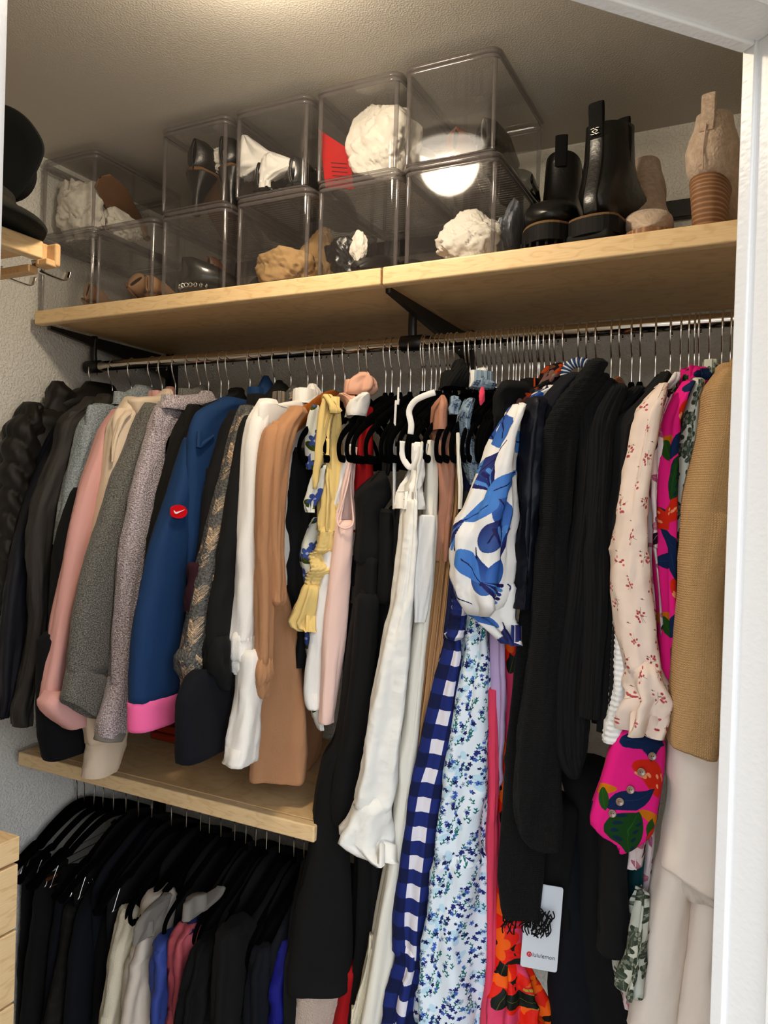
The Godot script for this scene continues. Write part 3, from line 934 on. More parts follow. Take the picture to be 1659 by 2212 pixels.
func bins() -> void:
	var hx := 0.0895
	var hz := 0.147
	var body := ring_net([rounded_ring(hx - 0.007, hz - 0.007, 0.014, 0.0015), rounded_ring(hx - 0.0055, hz - 0.0055, 0.015, 0.005), rounded_ring(hx - 0.004, hz - 0.004, 0.017, 0.08), rounded_ring(hx - 0.003, hz - 0.003, 0.018, 0.160)])
	var foot := ring_net([rounded_ring(0.01, 0.01, 0.002, 0.003), rounded_ring(hx - 0.007, hz - 0.007, 0.014, 0.003)])
	var rim := ring_net([rounded_ring(hx - 0.0035, hz - 0.0035, 0.018, 0.158), rounded_ring(hx - 0.0005, hz - 0.0005, 0.02, 0.159), rounded_ring(hx - 0.0005, hz - 0.0005, 0.02, 0.1635), rounded_ring(hx - 0.0035, hz - 0.0035, 0.018, 0.1645), rounded_ring(hx - 0.0035, hz - 0.0035, 0.018, 0.158)])
	var lid_rim := ring_net([rounded_ring(hx - 0.005, hz - 0.005, 0.018, 0.166), rounded_ring(hx, hz, 0.021, 0.1665), rounded_ring(hx + 0.0006, hz + 0.0006, 0.021, 0.170), rounded_ring(hx - 0.001, hz - 0.001, 0.02, 0.1745), rounded_ring(hx - 0.006, hz - 0.006, 0.018, 0.1755), rounded_ring(hx - 0.008, hz - 0.008, 0.017, 0.171), rounded_ring(hx - 0.005, hz - 0.005, 0.018, 0.166)])
	var lid := ring_net([rounded_ring(0.01, 0.01, 0.002, 0.1715), rounded_ring(hx - 0.007, hz - 0.007, 0.017, 0.1715)])
	var edge := ring_net([rounded_ring(hx - 0.0068, hz - 0.0068, 0.014, 0.0006), rounded_ring(hx - 0.0045, hz - 0.0045, 0.015, 0.0022), rounded_ring(hx - 0.005, hz - 0.005, 0.015, 0.0048), rounded_ring(hx - 0.0068, hz - 0.0068, 0.014, 0.0006)])
	var ribs := SurfaceTool.new()
	ribs.begin(Mesh.PRIMITIVE_TRIANGLES)
	var rb := slab(Vector3(0.15, 0.0012, 0.0016), 0.0005, 1)
	for k in 26: ribs.append_from(rb, 0, Transform3D(Basis.IDENTITY, Vector3(0, 0.0024, -0.13 + k * 0.0104)))
	var ribm := ribs.commit()
	var posts := []
	for c in [[1, 1], [-1, 1], [1, -1], [-1, -1]]:
		posts.append(Vector3(c[0] * (hx - 0.0098), 0, c[1] * (hz - 0.0098)))
	var bead := lathe([[0.0, 0.004], [0.0034, 0.005], [0.0042, 0.08], [0.0046, 0.158], [0.0, 0.159]], 12)
	var y0 := 2.0835
	var spots := [
		[0.072, 0, "leftmost lower clear bin, half hidden behind the hat shelf", 0.44], [0.252, 0, "clear bin with tan sandals, uncovered second bin of the lower row", 0.44], [0.450, 0, "lower clear bin holding the black chain loafer", 0.446],
		[0.646, 0, "lower clear bin holding the beige cloth bag", 0.446], [0.835, 0, "lower clear bin holding the dark satin shoe with a white tissue corner", 0.446], [1.0175, 0, "lower clear bin with the lamp mirrored in its front", 0.448],
		[0.072, 1, "upper clear bin with crumpled tissue and a tan shoe, by the left wall", 0.44], [0.444, 1, "upper clear bin holding black heels and a ball of white paper", 0.446], [0.637, 1, "upper clear bin holding a white cloth over black pumps", 0.446],
		[0.828, 1, "upper clear bin full of white tissue with a red card", 0.446], [1.012, 1, "tall-standing upper clear bin nearest the boots", 0.446]]
	for s in spots:
		var t := thing("clear_bin", s[2], "storage bin", Vector3(s[0], y0 + s[1] * 0.1775, s[3] - hz), "smoky clear lidded shoe bins on the upper shelf")
		put("bin_body", body, M.clear, t)
		put("bin_floor", foot, M.clear, t)
		for c in posts: put("corner", bead, M.clear_rim, t, c)
		put("base_edge", edge, M.clear_rim, t)
		put("bin_rim", rim, M.clear_rim, t)
		var fr := put("floor_ribs", ribm, M.clear_rim, t)
		fr.set_meta("kind", "stuff")
		var l := put("lid", lid, M.clear, t)
		put("lid_rim", lid_rim, M.clear_rim, l)

# ---------------------------------------------------------------- hangers
func hanger_path(drop: float) -> Array:
	var p := []
	var half := [Vector2(0.0, 0.0), Vector2(0.03, -0.004), Vector2(0.07, -0.02), Vector2(0.11, -0.041), Vector2(0.122, -0.05), Vector2(0.132, -0.049), Vector2(0.165, -0.063), Vector2(0.195, -0.078), Vector2(0.212, -0.092), Vector2(0.219, -drop + 0.02), Vector2(0.214, -drop + 0.004), Vector2(0.198, -drop), Vector2(0.12, -drop), Vector2(0.04, -drop)]
	for q in half: p.append(Vector3(0, q.y, q.x))
	for i in range(half.size() - 1, 0, -1): p.append(Vector3(0, half[i].y, -half[i].x))
	return p

func hook_path() -> Array:
	return [Vector3(0, -0.006, 0), Vector3(0, 0.03, 0), Vector3(0, 0.056, 0.0), Vector3(0, 0.068, 0.006), Vector3(0, 0.088, 0.0165), Vector3(0, 0.104, 0.0185), Vector3(0, 0.118, 0.0135), Vector3(0, 0.1262, 0.0), Vector3(0, 0.119, -0.0125), Vector3(0, 0.106, -0.0175), Vector3(0, 0.094, -0.0165)]

func make_hanger(label: String) -> Node3D:
	var t := thing("velvet_hanger", label, "hanger")
	t.set_meta("base", "velvet_hanger")
	put("frame", wire(hanger_path(0.128), 0.0072, 10, true, 0.0034, Vector3.RIGHT, 3), M.velvet, t)
	put("shoulder", wire([Vector3(0, -0.062, -0.17), Vector3(0, -0.034, -0.1), Vector3(0, -0.006, -0.03), Vector3(0, 0.0, 0), Vector3(0, -0.006, 0.03), Vector3(0, -0.034, 0.1), Vector3(0, -0.062, 0.17)], 0.0105, 10, false, 0.0032, Vector3.RIGHT, 4), M.velvet, t)
	put("collar", lathe([[0.0, 0.016], [0.004, 0.016], [0.0055, 0.012], [0.006, 0.002], [0.0075, -0.004], [0.0, -0.006]], 14), M.velvet, t)
	put("hook", wire(hook_path(), 0.00165, 8, false, 0.0, Vector3.RIGHT, 5), M.chrome, t)
	return t

func make_wooden(label: String, m: String) -> Node3D:
	var t := thing("wooden_hanger", label, "hanger")
	t.set_meta("base", "wooden_hanger")
	var p := []
	for k in 13:
		var u := -1.0 + k / 6.0
		p.append(Vector3(0, 0.008 - 0.085 * pow(absf(u), 1.35), u * 0.215))
	put("shoulder", wire(p, 0.019, 14, false, 0.0075, Vector3.RIGHT, 4), M[m], t)
	put("hook", wire(hook_path(), 0.00165, 8, false, 0.0, Vector3.RIGHT, 5), M.chrome, t)
	return t

# ---------------------------------------------------------------- details on clothes
func badge(t: Node3D) -> void:
	# red oval patch with a white tick, sewn on the sleeve's side
	var at := Vector3(0.5505, 1.636, 0.574) - t.position
	var q := PackedVector2Array()
	for k in 28:
		var a := TAU * k / 28
		var r := Vector2(cos(a) * 0.021, sin(a) * 0.0125)
		r.x = maxf(r.x, -0.018)
		q.append(r)
	var b := put("badge", plate(q, 0.003), M.logo_red, t, at)
	b.rotation.y = PI / 2 - 0.12
	var s := PackedVector2Array([Vector2(-0.012, 0.002), Vector2(-0.0118, -0.001), Vector2(-0.009, -0.0042), Vector2(-0.005, -0.0045), Vector2(0.014, 0.0035), Vector2(-0.0035, -0.0008), Vector2(-0.0075, -0.0012), Vector2(-0.0095, 0.0)])
	put("tick", plate(s, 0.004), M.logo_white, b, Vector3(0, 0.0005, 0.0004))

func neck_binding(t: Node3D) -> void:
	var p := []
	for q in [Vector3(0.841, 1.763, 0.430), Vector3(0.838, 1.726, 0.440), Vector3(0.837, 1.691, 0.450), Vector3(0.830, 1.656, 0.455), Vector3(0.824, 1.631, 0.458), Vector3(0.828, 1.620, 0.460), Vector3(0.838, 1.615, 0.455), Vector3(0.846, 1.620, 0.445), Vector3(0.844, 1.631, 0.435), Vector3(0.838, 1.656, 0.430), Vector3(0.831, 1.691, 0.425), Vector3(0.830, 1.727, 0.420), Vector3(0.828, 1.765, 0.410)]: p.append(q - t.position)
	put("neck_binding", wire(p, 0.0017, 8), M.pink_crepe, t)

func ribbons(t: Node3D) -> void:
	for pts in [[Vector3(1.011, 1.855, 0.462), Vector3(0.992, 1.850, 0.462), Vector3(0.973, 1.841, 0.462), Vector3(0.963, 1.824, 0.462), Vector3(0.968, 1.801, 0.462), Vector3(0.967, 1.784, 0.462)], [Vector3(0.954, 1.772, 0.465), Vector3(0.953, 1.754, 0.465), Vector3(0.959, 1.737, 0.465), Vector3(0.971, 1.726, 0.465), Vector3(0.981, 1.737, 0.465), Vector3(0.984, 1.752, 0.465), Vector3(0.988, 1.764, 0.465)]]:
		var p := []
		for q in pts: p.append(q - t.position)
		put("ribbon", wire(p, 0.0055, 10, false, 0.0025, Vector3(0.36, 0, 0.93)), M.white_cloth, t)

func fringe(t: Node3D) -> void:
	var rg := RandomNumberGenerator.new()
	rg.seed = 9
	for cl in [[Vector3(1.174, 1.012, 0.456), 16, 0.042], [Vector3(1.207, 1.010, 0.452), 13, 0.036], [Vector3(1.225, 1.012, 0.448), 20, 0.040]]:
		var st := SurfaceTool.new()
		st.begin(Mesh.PRIMITIVE_TRIANGLES)
		for k in int(cl[1]):
			var p: Vector3 = cl[0] - t.position + Vector3(rg.randf_range(-0.012, 0.012), rg.randf_range(-0.004, 0.004), rg.randf_range(-0.006, 0.006))
			var l: float = cl[2] * rg.randf_range(0.6, 1.1)
			var pts := [p]
			for s in 5: pts.append(p + Vector3(rg.randf_range(-0.005, 0.005) - 0.0016 * s, -l * (s + 1) / 5.0, rg.randf_range(-0.004, 0.004)))
			st.append_from(wire(pts, 0.0011, 5), 0, Transform3D.IDENTITY)
		put("fringe", st.commit(), M.black_chunky, t).set_meta("kind", "stuff")

func swing_tag(t: Node3D) -> void:
	var o := thing("swing_tag", "white lettered card tag hanging among the black clothes", "tag", Vector3(1.216, 0.978, 0.430))
	var q := PackedVector2Array()
	for c in [[1, 1, 0.0], [-1, 1, PI / 2], [-1, -1, PI], [1, -1, PI * 1.5]]:
		for k in 4:
			var a: float = c[2] + PI / 2 * k / 3.0
			q.append(Vector2(c[0] * 0.0255 + cos(a) * 0.004, c[1] * 0.066 + sin(a) * 0.004))
	var card := put("card", plate(q, 0.0012), M.white_card, o)
	o.rotation = Vector3(0, 0.28, -0.045)
	var ring := []
	for k in 18: ring.append(Vector3(cos(TAU * k / 18), sin(TAU * k / 18), 0) * 0.0028)
	put("emblem", lathe([[0.0, 0.0006], [0.0042, 0.0005], [0.0042, -0.0003], [0.0, -0.0003]], 24), M.logo_red, o, Vector3(-0.0165, -0.0475, 0.0007)).rotation.x = PI / 2
	var om := []
	for k in 11:
		var a := -PI * 0.32 + (PI * 1.64) * k / 10.0
		om.append(Vector3(cos(a) * 0.0018, sin(a) * 0.0019 + 0.0003, 0))
	om.push_front(om[0] + Vector3(0.0012, -0.0004, 0))
	om.append(om[-1] + Vector3(-0.0012, -0.0004, 0))
	put("emblem_mark", wire(om, 0.00035, 5, false, 0.0, Vector3.RIGHT, 2), M.logo_white, o, Vector3(-0.0165, -0.0475, 0.0014))
	var tx := put("lettering", words("lululemon", 0.0080, 0.0004), M.ink, o, Vector3(0.0066, -0.0475, 0.0009))
	put("string", wire([Vector3(-0.004, 0.064, 0), Vector3(-0.006, 0.10, -0.02), Vector3(0.0, 0.2, -0.04)], 0.0006, 5), M.white_cloth, o)

func cuff_buttons(t: Node3D) -> void:
	for p in [Vector3(1.391, 1.317, 0), Vector3(1.377, 1.292, 0), Vector3(1.363, 1.264, 0), Vector3(1.349, 1.244, 0), Vector3(1.339, 1.225, 0)]:
		var b := put("button", lathe([[0.0, 0.0004], [0.0035, 0.0004], [0.0046, 0.0016], [0.0056, 0.0012], [0.006, -0.0004], [0.0, -0.001]], 20), M.button, t, Vector3(p.x, p.y, 0.532) - t.position)
		b.rotation = Vector3(1.45, 0.28, 0)
		for s in [-1, 1]: put("eyelet", lathe([[0.0, 0.0007], [0.0007, 0.0006], [0.0007, 0.0], [0.0, 0.0]], 8), M.ink, b, Vector3(s * 0.0014, 0.0, 0))

func patch(t: Node3D) -> void:
	for k in 3:
		put("stripe_patch", slab(Vector3(0.003, 0.007, 0.03), 0.001), [M.white_cloth, M.black_cloth, M.brown_leather][k], t, Vector3(0.096, 0.808 - k * 0.0085, 0.447) - t.position)

func hangers() -> void:
	var proto := make_hanger("black velvet hanger under the black puffer, first on the upper rail from the wall")
	var red := make_wooden("dark red wooden hanger between the black and white tops on the left", "red_wood")
	var blond := make_wooden("blond wooden hanger carrying the camel dress", "blond_wood")
	var rg := RandomNumberGenerator.new()
	rg.seed = 4
	var y := rod_y - 0.112
	var named := {1: "black velvet hanger of the navy shell jacket", 2: "black velvet hanger of the charcoal rain jacket", 3: "black velvet hanger of the denim jacket", 4: "black velvet hanger of the pink sweatshirt", 5: "black velvet hanger of the cream hoodie", 6: "black velvet hanger of the dark grey sweatshirt", 7: "black velvet hanger of the lilac hooded fleece", 8: "black velvet hanger of the black fleece jacket behind the lilac one", 9: "black velvet hanger, its hook the tenth from the left wall on the upper rail", 10: "black velvet hanger, its hook the eleventh from the left wall on the upper rail", 11: "black velvet hanger, its hook the twelfth from the left wall on the upper rail", 12: "black velvet hanger at the blue jacket, behind its collar", 13: "black velvet hanger of the charcoal top", 14: "black velvet hanger of the brocade blouse", 15: "black velvet hanger of the black blouse", 16: "black velvet hanger, its hook the seventeenth from the left wall on the upper rail", 17: "black velvet hanger of the white long-sleeved top", 18: "black velvet hanger, its hook the nineteenth from the left wall on the upper rail", 19: "black velvet hanger of the black ruched top", 20: "black velvet hanger of the peach checked shirt", 21: "black velvet hanger of the yellow halter top", 22: "black velvet hanger, its hook the twenty-third from the left wall on the upper rail", 23: "black velvet hanger, its hook the twenty-fourth from the left wall on the upper rail", 24: "black velvet hanger, its hook the twenty-fifth from the left wall on the upper rail", 25: "black velvet hanger, its hook the twenty-sixth from the left wall on the upper rail", 26: "black velvet hanger, its hook the first to the right of the rail cradle", 27: "black velvet hanger, its hook the second to the right of the rail cradle", 28: "black velvet hanger, its hook the third to the right of the rail cradle", 29: "black velvet hanger, its hook the fourth to the right of the rail cradle", 30: "black velvet hanger, its hook the fifth to the right of the rail cradle", 31: "black velvet hanger, its hook the sixth to the right of the rail cradle", 32: "black velvet hanger, its hook the seventh to the right of the rail cradle", 33: "black velvet hanger, its hook the eighth to the right of the rail cradle", 34: "black velvet hanger, its hook the ninth to the right of the rail cradle", 35: "black velvet hanger, its hook the tenth to the right of the rail cradle", 36: "black velvet hanger, its hook the eleventh to the right of the rail cradle", 37: "black velvet hanger, its hook the twelfth to the right of the rail cradle", 38: "black velvet hanger, its hook the thirteenth to the right of the rail cradle", 39: "black velvet hanger, its hook the fourteenth to the right of the rail cradle", 40: "black velvet hanger, its hook the fifteenth to the right of the rail cradle", 41: "black velvet hanger, its hook the sixteenth to the right of the rail cradle", 42: "black velvet hanger, its hook the seventeenth to the right of the rail cradle", 43: "black velvet hanger, its hook the eighteenth to the right of the rail cradle", 44: "black velvet hanger, its hook the nineteenth to the right of the rail cradle", 45: "black velvet hanger, its hook the twentieth to the right of the rail cradle", 46: "black velvet hanger, its hook the twenty-first to the right of the rail cradle", 47: "black velvet hanger, its hook the twenty-second to the right of the rail cradle", 48: "black velvet hanger, its hook the twenty-third to the right of the rail cradle", 49: "black velvet hanger, its hook the twenty-fourth to the right of the rail cradle", 50: "black velvet hanger, its hook the twenty-fifth to the right of the rail cradle", 51: "black velvet hanger, its hook the twenty-sixth to the right of the rail cradle", 52: "black velvet hanger, its hook the twenty-seventh to the right of the rail cradle", 53: "dark red wooden hanger draped with the dark flowered top", 54: "black velvet hanger, its hook the seventeenth from the door frame along the upper rail", 55: "black velvet hanger, its hook the sixteenth from the door frame along the upper rail", 56: "black velvet hanger, its hook the fifteenth from the door frame along the upper rail", 57: "black velvet hanger, its hook the fourteenth from the door frame along the upper rail", 58: "black velvet hanger, its hook the thirteenth from the door frame along the upper rail", 59: "blond wooden hanger among the black knits", 60: "black velvet hanger, its hook the eleventh from the door frame along the upper rail", 61: "black velvet hanger, its hook the tenth from the door frame along the upper rail", 62: "black velvet hanger, its hook the ninth from the door frame along the upper rail", 63: "dark red wooden hanger between the black clothes and the sprigged blouse", 64: "black velvet hanger, its hook the seventh from the door frame along the upper rail", 65: "black velvet hanger, its hook the sixth from the door frame along the upper rail", 66: "black velvet hanger, its hook the fifth from the door frame along the upper rail", 67: "black velvet hanger, its hook the fourth from the door frame along the upper rail", 68: "black velvet hanger, its hook the third from the door frame along the upper rail", 69: "black velvet hanger, its hook the second from the door frame along the upper rail", 70: "black velvet hanger, its hook the first from the door frame along the upper rail"}
	var xs := [0.010, 0.077, 0.140, 0.205, 0.237, 0.278, 0.319, 0.352, 0.376, 0.412, 0.433, 0.492, 0.525, 0.558, 0.600, 0.643, 0.666, 0.679, 0.709, 0.733, 0.770, 0.788, 0.828, 0.842, 0.861, 0.883, 0.909, 0.914, 0.928, 0.938, 0.947, 0.960, 0.967, 0.979, 1.001, 1.008, 1.021, 1.035, 1.042, 1.052, 1.061, 1.072, 1.085, 1.094, 1.099, 1.106, 1.115, 1.125, 1.130, 1.140, 1.143, 1.152, 1.163, 1.172, 1.187, 1.214, 1.228, 1.245, 1.271, 1.286, 1.306, 1.320, 1.345, 1.369, 1.385, 1.398, 1.407, 1.414, 1.430, 1.449, 1.462]
	var i := 0
	for x in xs:
		var h: Node3D
		var lb: String = named.get(i, "")
		if i in [16, 53, 63]: h = red if i == 16 else copy(red, Vector3.ZERO, lb)
		elif i in [18, 59]: h = blond if i == 18 else copy(blond, Vector3.ZERO, lb)
		elif i == 0: h = proto
		else: h = copy(proto, Vector3.ZERO, lb)
		if not i in [16, 53, 63, 18, 59]: h.set_meta("group", "velvet hangers on the upper rail")
		h.position = Vector3(x, y, rod_z)
		h.rotation.y = rg.randf_range(-0.05, 0.07)
		if i < 19 or i > 50: h.scale = Vector3(1, 1, 0.8)
		i += 1
	# the lower rail: velvet hangers, and some with a chrome bar and clips
	var clip := thing("clip_hanger", "black hanger with chrome bar and clips, nearest the drawers on the lower rail", "hanger", Vector3(0, 0.888, rod_z))
	put("shoulder", wire(hanger_path(0.10).slice(0, 10), 0.0095, 10, false, 0.003, Vector3.RIGHT, 3), M.velvet, clip)
	put("shoulder", wire([Vector3(0, 0, 0), Vector3(0, -0.004, -0.03), Vector3(0, -0.02, -0.07), Vector3(0, -0.041, -0.11), Vector3(0, -0.063, -0.165), Vector3(0, -0.09, -0.212)], 0.0095, 10, false, 0.003, Vector3.RIGHT, 3), M.velvet, clip)
	put("hook", wire(hook_path(), 0.00165, 8, false, 0.0, Vector3.RIGHT, 5), M.chrome, clip)
	put("bar", wire([Vector3(0, -0.06, 0.15), Vector3(0, -0.105, 0.17), Vector3(0, -0.11, 0.16), Vector3(0, -0.11, 0), Vector3(0, -0.11, -0.16), Vector3(0, -0.06, -0.15)], 0.0014, 6), M.chrome, clip)
	for s in [-1, 1]:
		var c := put("clip", plate(PackedVector2Array([Vector2(-0.008, 0.012), Vector2(0.008, 0.012), Vector2(0.006, -0.004), Vector2(0.010, -0.02), Vector2(-0.010, -0.02), Vector2(-0.006, -0.004)]), 0.003), M.black_plastic, clip, Vector3(0.004, -0.105, s * 0.12))
		c.rotation = Vector3(0, PI / 2, 0.2)
		put("clip_spring", wire([Vector3(-0.006, 0.008, 0.003), Vector3(-0.005, -0.004, 0.006), Vector3(0.0, -0.016, 0.003), Vector3(0.005, -0.004, 0.006), Vector3(0.006, 0.008, 0.003)], 0.0011, 6), M.chrome, c)
	var lows := [-0.005, 0.021, 0.054, 0.085, 0.119, 0.161, 0.201, 0.243, 0.304, 0.347, 0.348, 0.390, 0.415, 0.449, 0.487, 0.517, 0.544, 0.572, 0.606, 0.644, 0.669]
	var nth := ["first", "second", "third", "fourth", "fifth", "sixth", "seventh", "eighth", "ninth", "tenth", "eleventh", "twelfth", "thirteenth", "fourteenth", "fifteenth", "sixteenth", "seventeenth", "eighteenth", "nineteenth", "twentieth", "twenty-first"]
	var k := 0
	for x in lows:
		var is_clip := k in [0, 1, 2, 3, 4, 5, 6, 8]
		var h: Node3D
		if is_clip: h = clip if k == 0 else copy(clip, Vector3.ZERO, "black clip hanger with chrome bar, its hook the %s along the lower rail" % nth[k], "clip_hanger")
		else: h = copy(proto, Vector3.ZERO, "black velvet hanger, its hook the %s from the left on the lower rail" % nth[k])
		if k: h.set_meta("group", "clip hangers on the lower rail" if is_clip else "velvet hangers on the lower rail")
		h.position = Vector3(x, 0.888, rod_z)
		h.rotation.y = rg.randf_range(-0.06, 0.10)
		h.rotation.x = rg.randf_range(-0.02, 0.05)
		k += 1
	# things looped over hangers
	var sc := thing("hair_coil", "blue and white striped coil looped round a hanger hook", "hair tie", Vector3(1.226, 1.895, 0.335))
	for q in 26:
		var a := PI * 1.15 * q / 25.0 - 0.3
		var b := put("coil_turn", torus(0.006, 0.0092), M.bead_blue if q % 2 else M.bead_white, sc, Vector3(cos(a) * 0.022, sin(a) * 0.022, -0.01 * cos(a)))
		b.rotation.z = a
	var pk := thing("scrunchie", "small pink gathered hair tie on a velvet hanger", "hair tie", Vector3(1.098, 1.842, 0.47))
	put("cloth_ring", crumple(Vector3(0.006, 0.016, 0.007), 3, 0.25, 0.2, 16), M.coral_pink, pk)
	var t := thing("peach_shirt", "peach checked shirt knotted over a hanger near the yellow straps", "shirt", Vector3(0.80, 1.87, 0.31))
	piece(t, "collar_roll", "peach_check", [.815,1.91,.36,.008,.03,0, .815,1.901,.36,.021,.03,0, .813,1.889,.36,.025,.03,0, .812,1.879,.36,.026,.03,0, .799,1.87,.36,.021,.03,0], {"phi": 45, "wr": 0.012, "amp": 0.006, "seed": 5})
	piece(t, "lapel", "peach_check", [.79,1.867,.4,.005,.024,0, .806,1.858,.4,.008,.03,0, .809,1.844,.4,.005,.025,0, .811,1.834,.4,.004,.018,0], {"phi": 45, "wr": 0.004, "seed": 6})
	t = thing("cream_shirt", "cream shirt shoulder behind the velvet hanger loops", "shirt", Vector3(0.84, 1.87, 0.33))
	piece(t, "shoulder", "white_scuba", [.838,1.865,.4,.007,.03,0, .829,1.855,.4,.018,.03,0, .823,1.84,.4,.019,.03,0, .821,1.825,.4,.018,.03,0], {"phi": 45, "wr": 0.004, "seed": 7})
	t = thing("grey_rib_shirt", "pale grey ribbed roll collar standing among the black hangers", "top", Vector3(1.02, 1.87, 0.31))
	piece(t, "roll_collar", "white_rib", [1.055,1.907,.36,.007,.019,0, 1.053,1.897,.36,.008,.024,0, 1.046,1.885,.36,.009,.025,0, 1.04,1.877,.36,.007,.02,0], {"phi": 45, "wr": 0.003, "seed": 8})
	t = thing("black_roll_neck", "black roll-neck standing up among the crowded hangers", "sweater", Vector3(0.985, 1.87, 0.30))
	piece(t, "roll_collar", "black_ribbed", [1.013,1.927,.36,.005,.016,0, 1.012,1.915,.36,.008,.024,0, 1.011,1.899,.36,.019,.03,0, 1.003,1.877,.36,.025,.03,0], {"phi": 45, "wr": 0.004, "seed": 9})
	t = thing("orange_trousers", "folded orange garment in the shadow behind the hanging black top", "trousers", Vector3(0.30, 1.075, 0.16))
	put("fold", slab(Vector3(0.2, 0.018, 0.2), 0.006), M.orange, t, Vector3(0, 0.01, 0))
	put("fold", slab(Vector3(0.2, 0.018, 0.2), 0.006), M.orange, t, Vector3(0, 0.029, -0.004))


# ---------------------------------------------------------------- shoes and other shelf things
# rings in the sagittal plane: [s0, h0, s1, h1, half width]
func ringed(prof: Array, m := 28) -> ArrayMesh:
	var rows := []
	var uvs := []
	var run := 0.0
	for i in prof.size():
		var p: Array = prof[i]
		var a := Vector3(0, p[1], p[0])
		var b := Vector3(0, p[3], p[2])
		var c := (a + b) * 0.5
		var d := (b - a) * 0.5
		if i: run += 0.02
		var row := PackedVector3Array()
		var uv := PackedVector2Array()
		for k in m:
			var th := TAU * k / m
			var cs := cos(th)
			var sn := sin(th)
			row.append(c + d * signf(cs) * pow(absf(cs), 0.85) + Vector3(p[4], 0, 0) * signf(sn) * pow(absf(sn), 0.85))
			uv.append(Vector2(float(k) / m * 0.2, run))
		uv.append(Vector2(0.2, run))
		rows.append(row)
		uvs.append(uv)
	return net(rows, true, uvs, false)

func sole_outline(l: float, wb: float, wh: float, back := 0.0) -> PackedVector2Array:
	var q := PackedVector2Array()
	var pts := [[0.0, 0.2], [0.005, 0.42], [0.015, 0.63], [0.03, 0.8], [0.055, 0.94], [0.085, 1.0], [0.2, 0.96], [0.4, 0.86], [0.55, 1.0], [0.72, 1.0], [0.80, 0.95], [0.86, 0.86], [0.91, 0.74], [0.95, 0.58], [0.98, 0.38], [0.995, 0.2], [1.0, 0.06]]
	for p in pts: q.append(Vector2((wh if p[0] < 0.35 else lerpf(wh, wb, clampf((p[0] - 0.35) / 0.25, 0, 1))) * p[1], back + l * p[0]))
	for i in range(pts.size() - 1, -1, -1): q.append(Vector2(-q[i].x, q[i].y))
	return q

